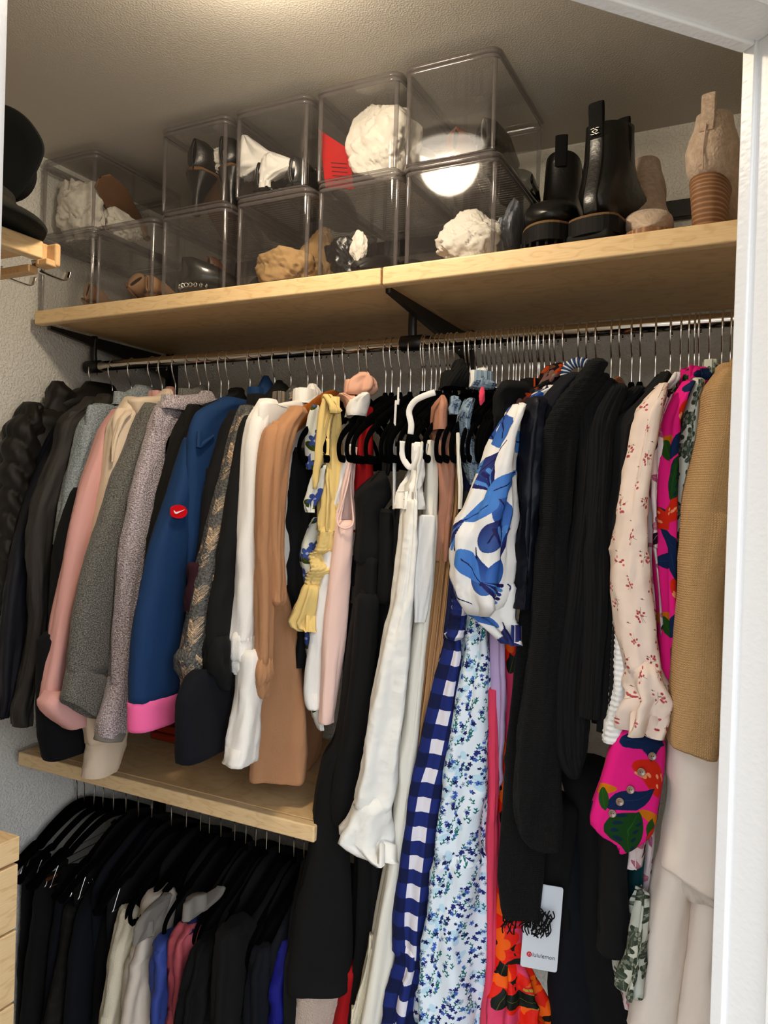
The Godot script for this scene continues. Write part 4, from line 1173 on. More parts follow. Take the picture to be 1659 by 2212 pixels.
func boot(n: String, label: String, at: Vector3, turn: float, upper: String, style: String) -> Node3D:
	var t := thing(n, label, "boot", at)
	t.rotation.y = turn
	var up := 0.0
	if style == "chelsea":
		var so := put("sole", plate(sole_outline(0.285, 0.052, 0.043), 0.026, 0.003), M.black_rubber, t, Vector3(0, 0.026, -0.015))
		so.rotation.x = -PI / 2
		so.scale = Vector3(1, -1, 1)
		put("heel_block", slab(Vector3(0.078, 0.02, 0.07), 0.008, 3), M.black_rubber, t, Vector3(0, 0.010, 0.024))
		var st := SurfaceTool.new()
		st.begin(Mesh.PRIMITIVE_TRIANGLES)
		for k in 9:
			var a := -1.2 + k * 0.3
			st.append_from(slab(Vector3(0.006, 0.02, 0.03), 0.002, 1), 0, Transform3D(Basis(Vector3.UP, a), Vector3(sin(a) * 0.036, 0.010, 0.215 + cos(a) * 0.036)))
		put("tread", st.commit(), M.black_rubber, t)
		var we := put("welt", plate(sole_outline(0.283, 0.0515, 0.0425), 0.004), M.welt, t, Vector3(0, 0.041, -0.014))
		we.rotation.x = -PI / 2
		we.scale = Vector3(1, -1, 1)
		up = 0.043
	elif style == "heeled":
		var so := put("sole", plate(sole_outline(0.165, 0.04, 0.03), 0.012, 0.002), M.stacked_heel, t, Vector3(0, 0.006, 0.095))
		so.rotation.x = -PI / 2
		so.scale = Vector3(1, -1, 1)
		put("stacked_block", ringed([[0.014, 0.0, 0.062, 0.0, 0.001], [0.006, 0.0005, 0.064, 0.0005, 0.0225], [0.003, 0.03, 0.068, 0.03, 0.024], [-0.004, 0.062, 0.076, 0.056, 0.0265], [-0.008, 0.084, 0.082, 0.070, 0.029], [0.02, 0.095, 0.06, 0.08, 0.001]], 26), M.stacked_heel, t)
		up = 0.012
	if style == "chelsea":
		put("upper", ringed([[0.263, up + 0.016, 0.263, up + 0.016, 0.0], [0.262, up + 0.012, 0.262, up + 0.02, 0.008], [0.255, up, 0.25, up + 0.036, 0.03], [0.225, up, 0.222, up + 0.05, 0.044], [0.18, up, 0.175, up + 0.058, 0.048], [0.13, up, 0.142, up + 0.074, 0.045], [0.075, up, 0.125, up + 0.094, 0.041], [0.03, up, 0.12, up + 0.108, 0.039], [-0.004, up + 0.03, 0.116, up + 0.122, 0.038], [0.006, up + 0.07, 0.114, up + 0.136, 0.036], [0.012, up + 0.10, 0.112, up + 0.15, 0.035], [0.012, up + 0.13, 0.112, up + 0.163, 0.034], [0.010, up + 0.155, 0.114, up + 0.178, 0.033], [0.018, up + 0.154, 0.106, up + 0.176, 0.029], [0.03, up + 0.11, 0.09, up + 0.11, 0.012], [0.06, up + 0.11, 0.06, up + 0.11, 0.0]]), M[upper], t)
		put("elastic_panel", ringed([[0.055, up + 0.07, 0.07, up + 0.07, 0.037], [0.045, up + 0.10, 0.08, up + 0.10, 0.0362], [0.042, up + 0.13, 0.086, up + 0.13, 0.0352], [0.042, up + 0.160, 0.086, up + 0.162, 0.0342]]), M.black_wool, t)
		put("pull_tab", wire([Vector3(0, up + 0.13, 0.0105), Vector3(0, up + 0.155, 0.008), Vector3(0, up + 0.182, 0.005), Vector3(0, up + 0.184, 0.011), Vector3(0, up + 0.15, 0.014)], 0.0014, 10, false, 0.0125, Vector3.RIGHT), M.black_wool, t)
		put("pull_tab", wire([Vector3(0, up + 0.15, 0.114), Vector3(0, up + 0.178, 0.1155), Vector3(0, up + 0.20, 0.117), Vector3(0, up + 0.202, 0.112), Vector3(0, up + 0.17, 0.110)], 0.0014, 10, false, 0.011, Vector3.RIGHT), M.black_wool, t)
		put("back_strip", wire([Vector3(0, up + 0.006, -0.001), Vector3(0, up + 0.03, -0.0045), Vector3(0, up + 0.07, 0.0055), Vector3(0, up + 0.10, 0.0115), Vector3(0, up + 0.13, 0.0115), Vector3(0, up + 0.155, 0.0095)], 0.0018, 10, false, 0.0125, Vector3.RIGHT), M[upper], t)
	elif style == "heeled":
		put("upper", ringed([[0.254, 0.017, 0.254, 0.017, 0.0], [0.252, 0.014, 0.252, 0.02, 0.006], [0.24, 0.01, 0.235, 0.042, 0.024], [0.21, 0.01, 0.205, 0.06, 0.037], [0.17, 0.012, 0.165, 0.075, 0.041], [0.125, 0.03, 0.138, 0.098, 0.037], [0.08, 0.055, 0.118, 0.122, 0.034], [0.03, 0.075, 0.108, 0.138, 0.035], [-0.008, 0.085, 0.102, 0.15, 0.036], [-0.013, 0.115, 0.096, 0.162, 0.037], [-0.004, 0.142, 0.092, 0.172, 0.033], [0.006, 0.162, 0.09, 0.182, 0.028], [0.010, 0.184, 0.086, 0.198, 0.025], [0.016, 0.183, 0.08, 0.197, 0.022], [0.03, 0.16, 0.06, 0.16, 0.01], [0.045, 0.16, 0.045, 0.16, 0.0]]), M[upper], t)
		put("pull_tab", wire([Vector3(0, 0.150, -0.001), Vector3(0, 0.172, 0.006), Vector3(0, 0.206, 0.008), Vector3(0, 0.208, 0.014), Vector3(0, 0.18, 0.015)], 0.0014, 10, false, 0.0105, Vector3.RIGHT), M[upper], t)
		put("back_seam", wire([Vector3(0, 0.088, -0.0125), Vector3(0, 0.115, -0.0145), Vector3(0, 0.145, -0.0055), Vector3(0, 0.16, -0.0005)], 0.0012, 6), M[upper], t)
	return t

func low_shoe(n: String, label: String, at: Vector3, turn: Vector3, upper: String, heel := 0.0, size := 1.0) -> Node3D:
	var t := thing(n, label, "shoe", at)
	t.rotation = turn
	t.scale = Vector3.ONE * size
	put("sole", ringed([[0.24, 0.003, 0.24, 0.006, 0.004], [0.225, 0, 0.225, 0.008, 0.028], [0.17, 0, 0.17, 0.009, 0.04], [0.11, heel * 0.3, 0.11, heel * 0.3 + 0.009, 0.032], [0.04, heel, 0.04, heel + 0.009, 0.03], [0.005, heel, 0.005, heel + 0.009, 0.018], [0.0, heel + 0.002, 0.0, heel + 0.007, 0.002]], 20), M.insole if upper != "black_patent" else M.black_rubber, t)
	put("upper", ringed([[0.238, 0.008, 0.238, 0.014, 0.004], [0.225, 0.006, 0.222, 0.034, 0.028], [0.19, 0.008, 0.185, 0.048, 0.038], [0.15, 0.012, 0.15, 0.058, 0.04], [0.135, 0.02, 0.138, 0.056, 0.034], [0.13, 0.03, 0.132, 0.04, 0.01]], 26), M[upper], t)
	put("heel_cup", ringed([[0.09, heel * 0.4 + 0.006, 0.095, heel * 0.4 + 0.04, 0.034], [0.05, heel + 0.004, 0.05, heel + 0.05, 0.032], [0.015, heel + 0.004, 0.012, heel + 0.058, 0.025], [-0.002, heel + 0.008, -0.004, heel + 0.056, 0.006], [0.004, heel + 0.014, 0.003, heel + 0.050, 0.004], [0.02, heel + 0.012, 0.018, heel + 0.052, 0.02], [0.07, heel + 0.01, 0.07, heel + 0.036, 0.026]], 26), M[upper], t)
	if heel > 0.0: put("heel", ringed([[0.012, 0.0, 0.03, 0.0, 0.008], [0.008, heel * 0.5, 0.036, heel * 0.5, 0.011], [0.0, heel, 0.055, heel, 0.028]], 18), M[upper], t)
	return t

func paper(n: String, label: String, cat: String, at: Vector3, size: Vector3, sd: int, m := "white_paper", amp := 0.3, fine := 0.22) -> void:
	tag(put(n, crumple(size, sd, amp, fine), M[m], self, at), label, cat)

func footwear() -> void:
	boot("ankle_boot", "black chunky-soled boot with its lugged toe turned to the room", Vector3(1.155, 2.087, 0.175), 0.13, "black_leather", "chelsea").scale.y = 1.02
	var b2 := boot("ankle_boot", "taller black boot, heel turned to the room, silver mark on its back", Vector3(1.257, 2.087, 0.428), PI - 0.24, "black_leather", "chelsea")
	for s in [-1, 1]:
		var e := put("silver_mark", wire([Vector3(s * 0.0075, 0.004, 0), Vector3(s * 0.002, 0.005, 0), Vector3(s * 0.001, 0.002, 0), Vector3(s * 0.005, 0.0, 0), Vector3(s * 0.001, -0.002, 0), Vector3(s * 0.002, -0.005, 0), Vector3(s * 0.0075, -0.004, 0)], 0.0009, 6), M.silver, b2, Vector3(0, 0.183, 0.0055))
	boot("suede_boot", "taupe suede boot lying toe forward with a thin layered sole", Vector3(1.300, 2.087, 0.185), 0.20, "suede", "heeled")
	boot("suede_boot", "taupe suede boot with stacked block heel turned to the room, beside the door frame", Vector3(1.425, 2.087, 0.427), PI - 0.16, "suede", "heeled")
	# what lies in the bins, lower row first
	var y := 2.0885
	low_shoe("strappy_sandal", "shiny nude strappy sandal in the leftmost lower bin", Vector3(0.118, y, 0.425), Vector3(0, PI + 0.2, 0.35), "tan_leather", 0.02, 0.75)
	low_shoe("tan_sandal", "tan leather sandal tilted sole outward in the second lower bin", Vector3(0.235, y + 0.035, 0.41), Vector3(0.0, PI + 0.35, 1.0), "tan_leather", 0.0, 0.85)
	low_shoe("ankle_strap_sandal", "tan ankle-strap sandal at the right of the second lower bin", Vector3(0.308, y, 0.42), Vector3(0, PI - 0.05, 0), "tan_leather", 0.02, 0.7)
	var lf := low_shoe("chain_loafer", "black loafer with a silver chain in the third lower bin", Vector3(0.415, y, 0.425), Vector3(0, PI - 0.55, 0), "black_patent", 0.012, 1.15)
	for k in 13:
		var a := -1.5 + 3.0 * k / 12.0
		put("chain_link", torus(0.0022, 0.0046), M.silver, lf, Vector3(sin(a) * 0.033, 0.014, 0.034 - cos(a) * 0.039)).rotation = Vector3(0.5 + 0.9 * (k % 2), a, PI / 2)
	paper("tissue_paper", "small white tissue wad stuffed in the chain loafer", "tissue paper", Vector3(0.438, y + 0.058, 0.375), Vector3(0.028, 0.02, 0.03), 33)
	low_shoe("brown_pump", "brown leather pump behind the chain loafer in the third lower bin", Vector3(0.40, y, 0.33), Vector3(0, PI + 0.2, 0), "brown_leather", 0.075, 0.85)
	paper("dust_bag", "beige cloth shoe bag folded in the fourth lower bin", "bag", Vector3(0.64, y + 0.042, 0.375), Vector3(0.09, 0.052, 0.062), 41, "dust_bag", 0.26, 0.2)
	paper("dust_bag", "upright corner of a beige cloth bag at the back of the fourth lower bin", "bag", Vector3(0.675, y + 0.085, 0.30), Vector3(0.045, 0.075, 0.035), 43, "dust_bag", 0.3, 0.2)
	low_shoe("satin_shoe", "black satin shoe with a gathered toe in the fifth lower bin", Vector3(0.855, y, 0.20), Vector3(0, -0.1, 0), "black_leather", 0.03, 0.95)
	paper("satin_bow", "crumpled black satin bow on the toe in the fifth lower bin", "bow", Vector3(0.79, y + 0.042, 0.385), Vector3(0.05, 0.055, 0.042), 45, "black_leather", 0.35, 0.3)
	paper("tissue_paper", "white tissue corner beside the black satin bow", "tissue paper", Vector3(0.822, y + 0.052, 0.405), Vector3(0.022, 0.034, 0.014), 46, "white_paper", 0.45, 0.1)
	paper("tissue_paper", "large crumpled white tissue at the front of the bin that mirrors the lamp", "tissue paper", Vector3(1.035, y + 0.04, 0.39), Vector3(0.074, 0.052, 0.045), 47, "white_paper", 0.28, 0.3)
	paper("plastic_bag", "grey plastic bag at the right side of the bin that mirrors the lamp", "bag", Vector3(1.082, y + 0.06, 0.29), Vector3(0.02, 0.085, 0.10), 48, "grey_bag", 0.3, 0.3)
	low_shoe("black_shoe", "black shoe behind the tissue in the bin that mirrors the lamp", Vector3(1.04, y, 0.33), Vector3(0, PI, 0), "black_leather", 0.09, 0.8)
	# upper row
	y = 2.266
	paper("tissue_paper", "tall crumpled white tissue in the upper bin by the left wall", "tissue paper", Vector3(0.058, y + 0.06, 0.385), Vector3(0.086, 0.085, 0.046), 51, "white_paper", 0.42, 0.35)
	paper("tissue_paper", "small white tissue wad behind the tall one in the upper bin by the left wall", "tissue paper", Vector3(0.118, y + 0.035, 0.31), Vector3(0.046, 0.045, 0.07), 53, "white_paper", 0.35, 0.3)
	low_shoe("tan_pump", "tan pump leaning sole outward in the upper bin by the left wall", Vector3(0.125, y + 0.03, 0.22), Vector3(-0.45, 0.1, 0.9), "tan_leather", 0.05, 0.85)
	low_shoe("black_heel", "black heeled shoe at the left of the second upper bin", Vector3(0.415, y, 0.415), Vector3(0, PI + 0.1, 0.08), "black_leather", 0.075, 1.15)
	low_shoe("black_heel", "black heeled shoe at the right of the second upper bin", Vector3(0.495, y, 0.40), Vector3(0, PI - 0.1, -0.06), "black_leather", 0.075, 1.15)
	paper("paper_ball", "round ball of white packing paper above the black heels", "tissue paper", Vector3(0.452, y + 0.122, 0.36), Vector3(0.047, 0.036, 0.03), 57, "white_paper", 0.12, 0.25)
	low_shoe("black_pump", "glossy black pump at the left below the white cloth", Vector3(0.598, y, 0.42), Vector3(0, PI + 0.05, 0), "black_patent", 0.012, 1.0)
	low_shoe("black_pump", "glossy black pump with a brown lining at the right below the white cloth", Vector3(0.678, y, 0.42), Vector3(0, PI + 0.05, 0), "black_patent", 0.008, 1.05)
	var wc := thing("dust_cloth", "pointed white cloth draped over the black pumps in the third upper bin", "cloth", Vector3(0.62, y, 0.36))
	piece(wc, "drape", "white_cloth", [.547,2.403,.4,.004,.011,0, .561,2.381,.4,.02,.016,0, .577,2.36,.4,.036,.016,0, .6,2.337,.4,.057,.016,0, .562,2.329,.4,.021,.016,0, .544,2.32,.4,.004,.01,0], {"phi": 80, "wr": 0.012, "amp": 0.006, "k": 3, "seed": 3})
	piece(wc, "drape", "white_cloth", [.619,2.343,.41,.014,.014,0, .635,2.329,.41,.036,.014,0, .642,2.316,.41,.045,.014,0, .612,2.303,.41,.011,.014,0, .61,2.284,.41,.007,.014,0], {"phi": 80, "wr": 0.01, "amp": 0.005, "k": 3, "seed": 4})
	paper("tissue_paper", "big cloud of white tissue filling the upper bin with the red card", "tissue paper", Vector3(0.845, y + 0.077, 0.365), Vector3(0.088, 0.086, 0.06), 61, "white_paper", 0.2, 0.22)
	paper("tissue_paper", "second white tissue sheet at the back of the upper bin with the red card", "tissue paper", Vector3(0.868, y + 0.06, 0.25), Vector3(0.055, 0.065, 0.08), 62, "white_paper", 0.25, 0.25)
	var rc := thing("red_card", "bright red printed card leaning at the left of the tissue bin", "card", Vector3(0.762, y + 0.047, 0.395))
	rc.rotation = Vector3(0, 0.95, 0.16)
	put("card", plate(PackedVector2Array([Vector2(-0.03, -0.045), Vector2(0.03, -0.045), Vector2(0.03, 0.03), Vector2(-0.03, 0.062)]), 0.002), M.red_card, rc)
	for k in 5: put("print_line", slab(Vector3(0.034, 0.0016, 0.0005), 0.0002, 1), M.maroon, rc, Vector3(0.004, -0.03 + k * 0.008, 0.0013))
	low_shoe("tasselled_loafer", "dark loafer with brown lining in the bin nearest the boots", Vector3(1.048, y, 0.36), Vector3(0, PI - 0.1, 0), "black_patent", 0.045, 0.95)
	low_shoe("brown_loafer", "brown loafer left of the dark one in the bin nearest the boots", Vector3(0.985, y, 0.36), Vector3(0, PI + 0.1, 0.1), "brown_leather", 0.045, 0.9)
	var hb := thing("handbag", "dark grey handbag with a gold clasp standing behind the bins", "handbag", Vector3(1.12, 2.0885, 0.07))
	put("bag_body", crumple(Vector3(0.075, 0.15, 0.035), 71, 0.08, 0.04, 30), M.hat_band, hb, Vector3(0, 0.118, 0))
	put("clasp", wire([Vector3(-0.016, 0.242, 0.02), Vector3(-0.004, 0.248, 0.024), Vector3(0.006, 0.246, 0.026), Vector3(0.018, 0.24, 0.022)], 0.003, 8), M.gold, hb)

func hats() -> void:
	var t := thing("felt_hat", "dark olive felt hat lying on the side shelf", "hat", Vector3(0.325, 2.096, 0.865))
	put("brim", lathe([[0.0, 0.012], [0.06, 0.012], [0.085, 0.008], [0.115, 0.0], [0.132, 0.004], [0.135, 0.012], [0.13, 0.017], [0.112, 0.012], [0.085, 0.02], [0.0, 0.02]], 48), M.hat_felt, t, Vector3(0, 0.002, 0))
	put("hat_band", lathe([[0.09, 0.016], [0.0935, 0.018], [0.092, 0.042], [0.088, 0.044], [0.06, 0.044], [0.06, 0.016], [0.09, 0.016]], 48), M.hat_band, t)
	put("crown", lathe([[0.088, 0.04], [0.084, 0.06], [0.07, 0.07], [0.04, 0.072], [0.0, 0.068]], 48), M.hat_felt, t)
	var c := thing("sun_hat", "dark soft-brimmed hat propped on edge behind the left side of the door frame", "hat", Vector3(0.372, 2.228, 0.80))
	c.rotation = Vector3(0.1, 0.42, 0.05)
	var outline := [Vector2(-0.09, 0.07), Vector2(-0.05, 0.088), Vector2(-0.01, 0.084), Vector2(0.022, 0.066), Vector2(0.044, 0.038), Vector2(0.0535, 0.012), Vector2(0.046, -0.012), Vector2(0.026, -0.042), Vector2(0.0, -0.068), Vector2(-0.025, -0.088), Vector2(-0.06, -0.10), Vector2(-0.10, -0.10), Vector2(-0.125, -0.02), Vector2(-0.115, 0.04)]
	var rings := []
	var uvs := []
	for st in [[0.0, 0.020], [0.35, 0.018], [0.7, 0.010], [0.96, 0.003], [1.0, 0.0], [0.97, -0.004], [0.7, 0.003], [0.35, 0.010], [0.0, 0.012]]:
		var row := PackedVector3Array()
		var uv := PackedVector2Array()
		for k in 56:
			var f := k / 4.0
			var i := int(f)
			var n := outline.size()
			var p: Vector2 = (outline[i] as Vector2).cubic_interpolate(outline[(i + 1) % n], outline[(i + n - 1) % n], outline[(i + 2) % n], f - i)
			p = Vector2(-0.035, -0.008).lerp(p, st[0])
			row.append(Vector3(p.x, p.y, -float(st[1])))
			uv.append(p)
		uv.append(uv[0])
		rings.append(row)
		uvs.append(uv)
	put("brim", net(rings, true, uvs, true), M.black_hat, c)
	put("crown", lathe([[0.06, 0.0], [0.058, 0.03], [0.048, 0.055], [0.025, 0.064], [0.0, 0.065]], 36), M.black_hat, c, Vector3(-0.045, -0.005, -0.016)).rotation.x = -PI / 2

func upper_left() -> void:
	var t: Node3D
	t = thing("puffer_jacket", "black quilted puffer jacket with stand-up collar at the left wall", "jacket", Vector3(0.020, 1.870, 0.290))
	piece(t, "sleeve", "puffer", [.02,1.86,.473,.016,.027,0, .02,1.823,.489,.029,.04,0, .02,1.788,.497,.038,.04,0, .02,1.731,.506,.039,.04,0, .02,1.675,.514,.037,.04,0, .02,1.619,.52,.033,.04,0, .02,1.563,.525,.028,.04,0, .02,1.494,.531,.022,.039,0, .02,1.42,.536,.019,.034,0, .02,1.394,.537,.018,.032,0], {"amp": 0.002, "wr": 0.006, "puff": [0.055, 0.012, 0.034], "p": 0.95, "step": 0.006, "m": 40, "seed": 101})
	piece(t, "collar", "puffer", [.03,1.918,.414,.014,.023,0, .03,1.903,.403,.029,.03,0, .03,1.886,.399,.038,.03,0, .03,1.863,.397,.045,.03,0, .03,1.833,.394,.052,.03,0, .03,1.809,.398,.048,.03,0], {"wr": 0.005, "puff": [0.05, 0.008, 0.01], "seed": 102})
	piece(t, "body", "puffer", [.035,1.92,.29,.06,.035,0, .035,1.915,.29,.075,.035,0, .035,1.87,.29,.138,.035,0, .035,1.849,.29,.168,.035,0, .035,1.789,.29,.193,.035,0, .035,1.52,.29,.19,.035,0, .035,1.25,.29,.2,.035,0], {"puff": [0.06, 0.01, 0], "wr": 0.004, "k": 4, "amp": 0.004, "seed": 103})
	t = thing("shell_jacket", "thin navy shell jacket between the puffer and the grey rain jacket", "jacket", Vector3(0.085, 1.870, 0.290))
	piece(t, "sleeve", "navy_shell", [.08,1.859,.388,.02,.024,0, .08,1.817,.429,.023,.024,0, .08,1.777,.452,.02,.024,0, .08,1.705,.48,.026,.024,0, .08,1.621,.504,.033,.024,0, .08,1.538,.522,.036,.024,0, .08,1.426,.542,.035,.024,0, .08,1.301,.558,.024,.024,0, .08,1.215,.568,.011,.02,0, .08,1.181,.572,.007,.012,0], {"wr": 0.005, "amp": 0.005, "seed": 104})
	piece(t, "body", "navy_shell", [.09,1.909,.29,.017,.018,0, .09,1.89,.29,.063,.018,0, .09,1.867,.29,.107,.018,0, .09,1.845,.29,.142,.018,0, .09,1.792,.29,.161,.018,0, .09,1.496,.29,.19,.018,0, .09,1.2,.29,.2,.018,0], {"wr": 0.004, "k": 4, "amp": 0.004, "seed": 105})
	t = thing("rain_jacket", "charcoal grey rain jacket with a long wrinkled sleeve, left of the denim jacket", "jacket", Vector3(0.140, 1.870, 0.290))
	piece(t, "sleeve", "rain_shell", [.14,1.871,.399,.037,.026,0, .14,1.831,.444,.044,.026,0, .14,1.804,.461,.04,.026,0, .14,1.761,.476,.032,.026,0, .14,1.719,.494,.034,.026,0, .14,1.677,.509,.036,.026,0, .14,1.622,.523,.04,.026,0, .14,1.542,.531,.037,.026,0, .14,1.461,.533,.028,.026,0, .14,1.38,.537,.018,.026,0, .14,1.319,.546,.018,.026,0, .14,1.259,.557,.019,.026,0, .14,1.211,.567,.021,.026,0, .14,1.174,.568,.015,.025,0], {"wr": 0.008, "amp": 0.004, "seed": 106})
	piece(t, "hood", "rain_shell", [.145,1.888,.378,.016,.022,0, .145,1.872,.385,.035,.03,0, .145,1.854,.394,.046,.03,0, .145,1.835,.406,.047,.03,0], {"wr": 0.006, "seed": 107})
	piece(t, "body", "rain_shell", [.15,1.897,.29,.043,.018,0, .15,1.871,.29,.103,.018,0, .15,1.847,.29,.16,.018,0, .15,1.815,.29,.2,.018,0, .15,1.532,.29,.19,.018,0, .15,1.25,.29,.2,.018,0], {"k": 4, "amp": 0.004, "seed": 108})
	t = thing("denim_jacket", "light grey washed denim jacket", "jacket", Vector3(0.200, 1.870, 0.290))
	piece(t, "sleeve", "denim", [.2,1.851,.43,.03,.024,0, .2,1.817,.456,.032,.024,0, .2,1.789,.469,.028,.024,0, .2,1.761,.479,.025,.024,0, .2,1.705,.495,.025,.024,0, .2,1.651,.509,.023,.024,0, .2,1.598,.523,.018,.024,0, .2,1.556,.533,.013,.02,0], {"wr": 0.005, "p": 0.75, "seed": 109})
	piece(t, "collar", "denim", [.205,1.912,.315,.034,.018,0, .205,1.899,.323,.051,.018,0, .205,1.882,.338,.058,.018,0, .205,1.867,.365,.049,.018,0], {"seed": 110})
	piece(t, "hem_band", "denim", [.2,1.257,.572,.014,.012,0, .2,1.221,.573,.016,.012,0, .2,1.185,.572,.017,.012,0], {"seed": 111})
	piece(t, "body", "denim", [.21,1.9,.29,.048,.018,0, .21,1.869,.29,.108,.018,0, .21,1.848,.29,.158,.018,0, .21,1.83,.29,.199,.018,0, .21,1.525,.29,.19,.018,0, .21,1.22,.29,.2,.018,0], {"k": 4, "amp": 0.004, "seed": 112})
	t = thing("black_sweatshirt", "black sweatshirt hidden behind the pink sleeve, its navy hem above the lower shelf", "sweater", Vector3(0.235, 1.870, 0.290))
	piece(t, "sleeve", "black_cloth", [.232,1.665,.51,.027,.022,0, .232,1.625,.526,.028,.022,0, .232,1.573,.545,.028,.022,0, .232,1.536,.553,.027,.022,0, .232,1.496,.556,.021,.022,0, .232,1.464,.56,.019,.022,0, .232,1.393,.57,.013,.02,0, .232,1.339,.578,.01,.016,0], {"seed": 113})
	piece(t, "lower_body", "navy_knit", [.245,1.369,.56,.058,.028,0, .245,1.248,.555,.064,.028,0, .245,1.199,.553,.063,.028,0, .245,1.159,.549,.06,.028,0, .245,1.126,.542,.057,.028,0], {"amp": 0.002, "p": 0.7, "seed": 114})
	t = thing("pink_sweatshirt", "dusty pink fleece sweatshirt", "sweater", Vector3(0.270, 1.870, 0.290))
	piece(t, "sleeve", "pink_fleece", [.265,1.842,.453,.012,.016,0, .265,1.82,.468,.015,.021,0, .265,1.795,.481,.017,.024,0, .265,1.759,.493,.02,.024,0, .265,1.679,.517,.028,.024,0, .265,1.6,.536,.03,.024,0, .265,1.538,.55,.028,.024,0, .265,1.467,.565,.027,.024,0, .265,1.398,.578,.028,.024,0, .265,1.328,.589,.029,.024,0, .265,1.283,.597,.029,.024,0, .265,1.249,.603,.026,.024,0], {"wr": 0.003, "open": false, "seed": 115})
	piece(t, "hem_band", "pink_fleece", [.285,1.262,.597,.049,.03,0, .285,1.246,.596,.048,.03,0, .285,1.228,.588,.04,.03,0, .285,1.211,.578,.029,.03,0, .285,1.194,.567,.018,.026,0], {"amp": 0.003, "p": 0.7, "seed": 116})
	piece(t, "collar", "pink_fleece", [.27,1.915,.3,.01,.012,0, .27,1.892,.316,.019,.02,0, .27,1.874,.344,.014,.018,0], {"seed": 117})
	t = thing("cream_hoodie", "cream fleece hoodie with the hood folded over its shoulder", "sweater", Vector3(0.305, 1.870, 0.290))
	piece(t, "sleeve", "cream_fleece", [.3,1.86,.439,.03,.026,0, .3,1.814,.468,.033,.026,0, .3,1.786,.478,.03,.026,0, .3,1.76,.484,.028,.026,0, .3,1.706,.495,.025,.026,0, .3,1.654,.505,.023,.026,0, .3,1.602,.515,.022,.026,0, .3,1.524,.529,.023,.026,0, .3,1.492,.539,.032,.026,0, .3,1.372,.54,.039,.026,0, .3,1.298,.527,.045,.026,0, .3,1.234,.508,.053,.026,0, .3,1.195,.498,.055,.026,0, .3,1.153,.492,.052,.026,0], {"wr": 0.003, "seed": 118})
	piece(t, "cuff", "cream_fleece", [.297,1.152,.488,.049,.03,0, .297,1.133,.49,.048,.03,0, .297,1.108,.497,.047,.03,0, .297,1.085,.503,.044,.03,0], {"amp": 0.004, "k": 2, "wr": 0.002, "p": 0.8, "seed": 119})
	piece(t, "hood", "cream_fleece", [.318,1.898,.36,.01,.012,0, .318,1.885,.371,.017,.021,0, .318,1.871,.408,.055,.028,0, .318,1.859,.421,.052,.028,0, .318,1.837,.448,.012,.016,0], {"wr": 0.004, "seed": 120})
	piece(t, "hood_edge", "cream_fleece", [.326,1.835,.484,.009,.008,0, .326,1.821,.499,.007,.008,0, .326,1.796,.51,.004,.006,0, .326,1.77,.518,.003,.004,0, .326,1.731,.523,.002,.003,0], {"amp": 0.0005, "seed": 121})
	piece(t, "body", "cream_fleece", [.31,1.874,.29,.085,.018,0, .31,1.86,.29,.148,.018,0, .31,1.845,.29,.184,.018,0, .31,1.81,.29,.217,.018,0, .31,1.505,.29,.195,.018,0, .31,1.2,.29,.2,.018,0], {"k": 4, "amp": 0.004, "seed": 122})
	t = thing("grey_sweater", "dark grey heather sweatshirt with a ribbed cuff", "sweater", Vector3(0.345, 1.870, 0.290))
	piece(t, "sleeve", "grey_heather", [.34,1.846,.434,.027,.027,0, .34,1.802,.452,.028,.027,0, .34,1.761,.468,.031,.027,0, .34,1.707,.49,.039,.027,0, .34,1.655,.506,.044,.027,0, .34,1.593,.523,.05,.027,0, .34,1.553,.535,.055,.027,0, .34,1.503,.547,.06,.027,0, .34,1.426,.562,.061,.027,0, .34,1.369,.569,.058,.027,0, .34,1.323,.574,.054,.027,0], {"wr": 0.004, "open": false, "seed": 123})
	piece(t, "cuff", "grey_heather", [.34,1.3,.573,.055,.026,.035, .34,1.274,.586,.05,.026,.032, .34,1.245,.604,.039,.026,.028], {"amp": 0.002, "p": 0.8, "seed": 124})
	piece(t, "collar", "grey_heather", [.355,1.919,.286,.008,.009,0, .355,1.907,.292,.032,.022,0, .355,1.891,.302,.049,.022,0, .355,1.875,.315,.053,.022,0], {"seed": 125})
	piece(t, "body", "grey_heather", [.35,1.886,.29,.045,.018,0, .35,1.865,.29,.1,.018,0, .35,1.849,.29,.141,.018,0, .35,1.823,.29,.181,.018,0, .35,1.537,.29,.19,.018,0, .35,1.25,.29,.2,.018,0], {"k": 4, "amp": 0.004, "seed": 126})
	t = thing("lilac_sweatshirt", "pale lilac melange hooded fleece with a bound cuff", "sweater", Vector3(0.395, 1.870, 0.290))
	piece(t, "sleeve", "lilac_melange", [.39,1.848,.428,.039,.026,0, .39,1.809,.445,.038,.026,0, .39,1.788,.452,.037,.026,0, .39,1.734,.469,.042,.026,0, .39,1.682,.482,.045,.026,0, .39,1.63,.493,.046,.026,0, .39,1.554,.508,.047,.026,0, .39,1.504,.517,.043,.026,0, .39,1.427,.528,.035,.026,0, .39,1.358,.536,.029,.026,0, .39,1.289,.541,.026,.026,0], {"wr": 0.005, "open": false, "seed": 127})
	piece(t, "cuff", "lilac_melange", [.389,1.297,.548,.018,.024,.008, .389,1.274,.552,.019,.026,.009, .389,1.244,.558,.026,.026,.009, .389,1.214,.565,.031,.026,.008, .389,1.193,.573,.024,.026,.005], {"amp": 0.003, "seed": 128})
	piece(t, "cuff_binding", "grey_cloth", [.389,1.196,.568,.029,.027,.003, .389,1.185,.574,.025,.027,.005], {"amp": 0.001, "wr": 0.001, "seed": 129})
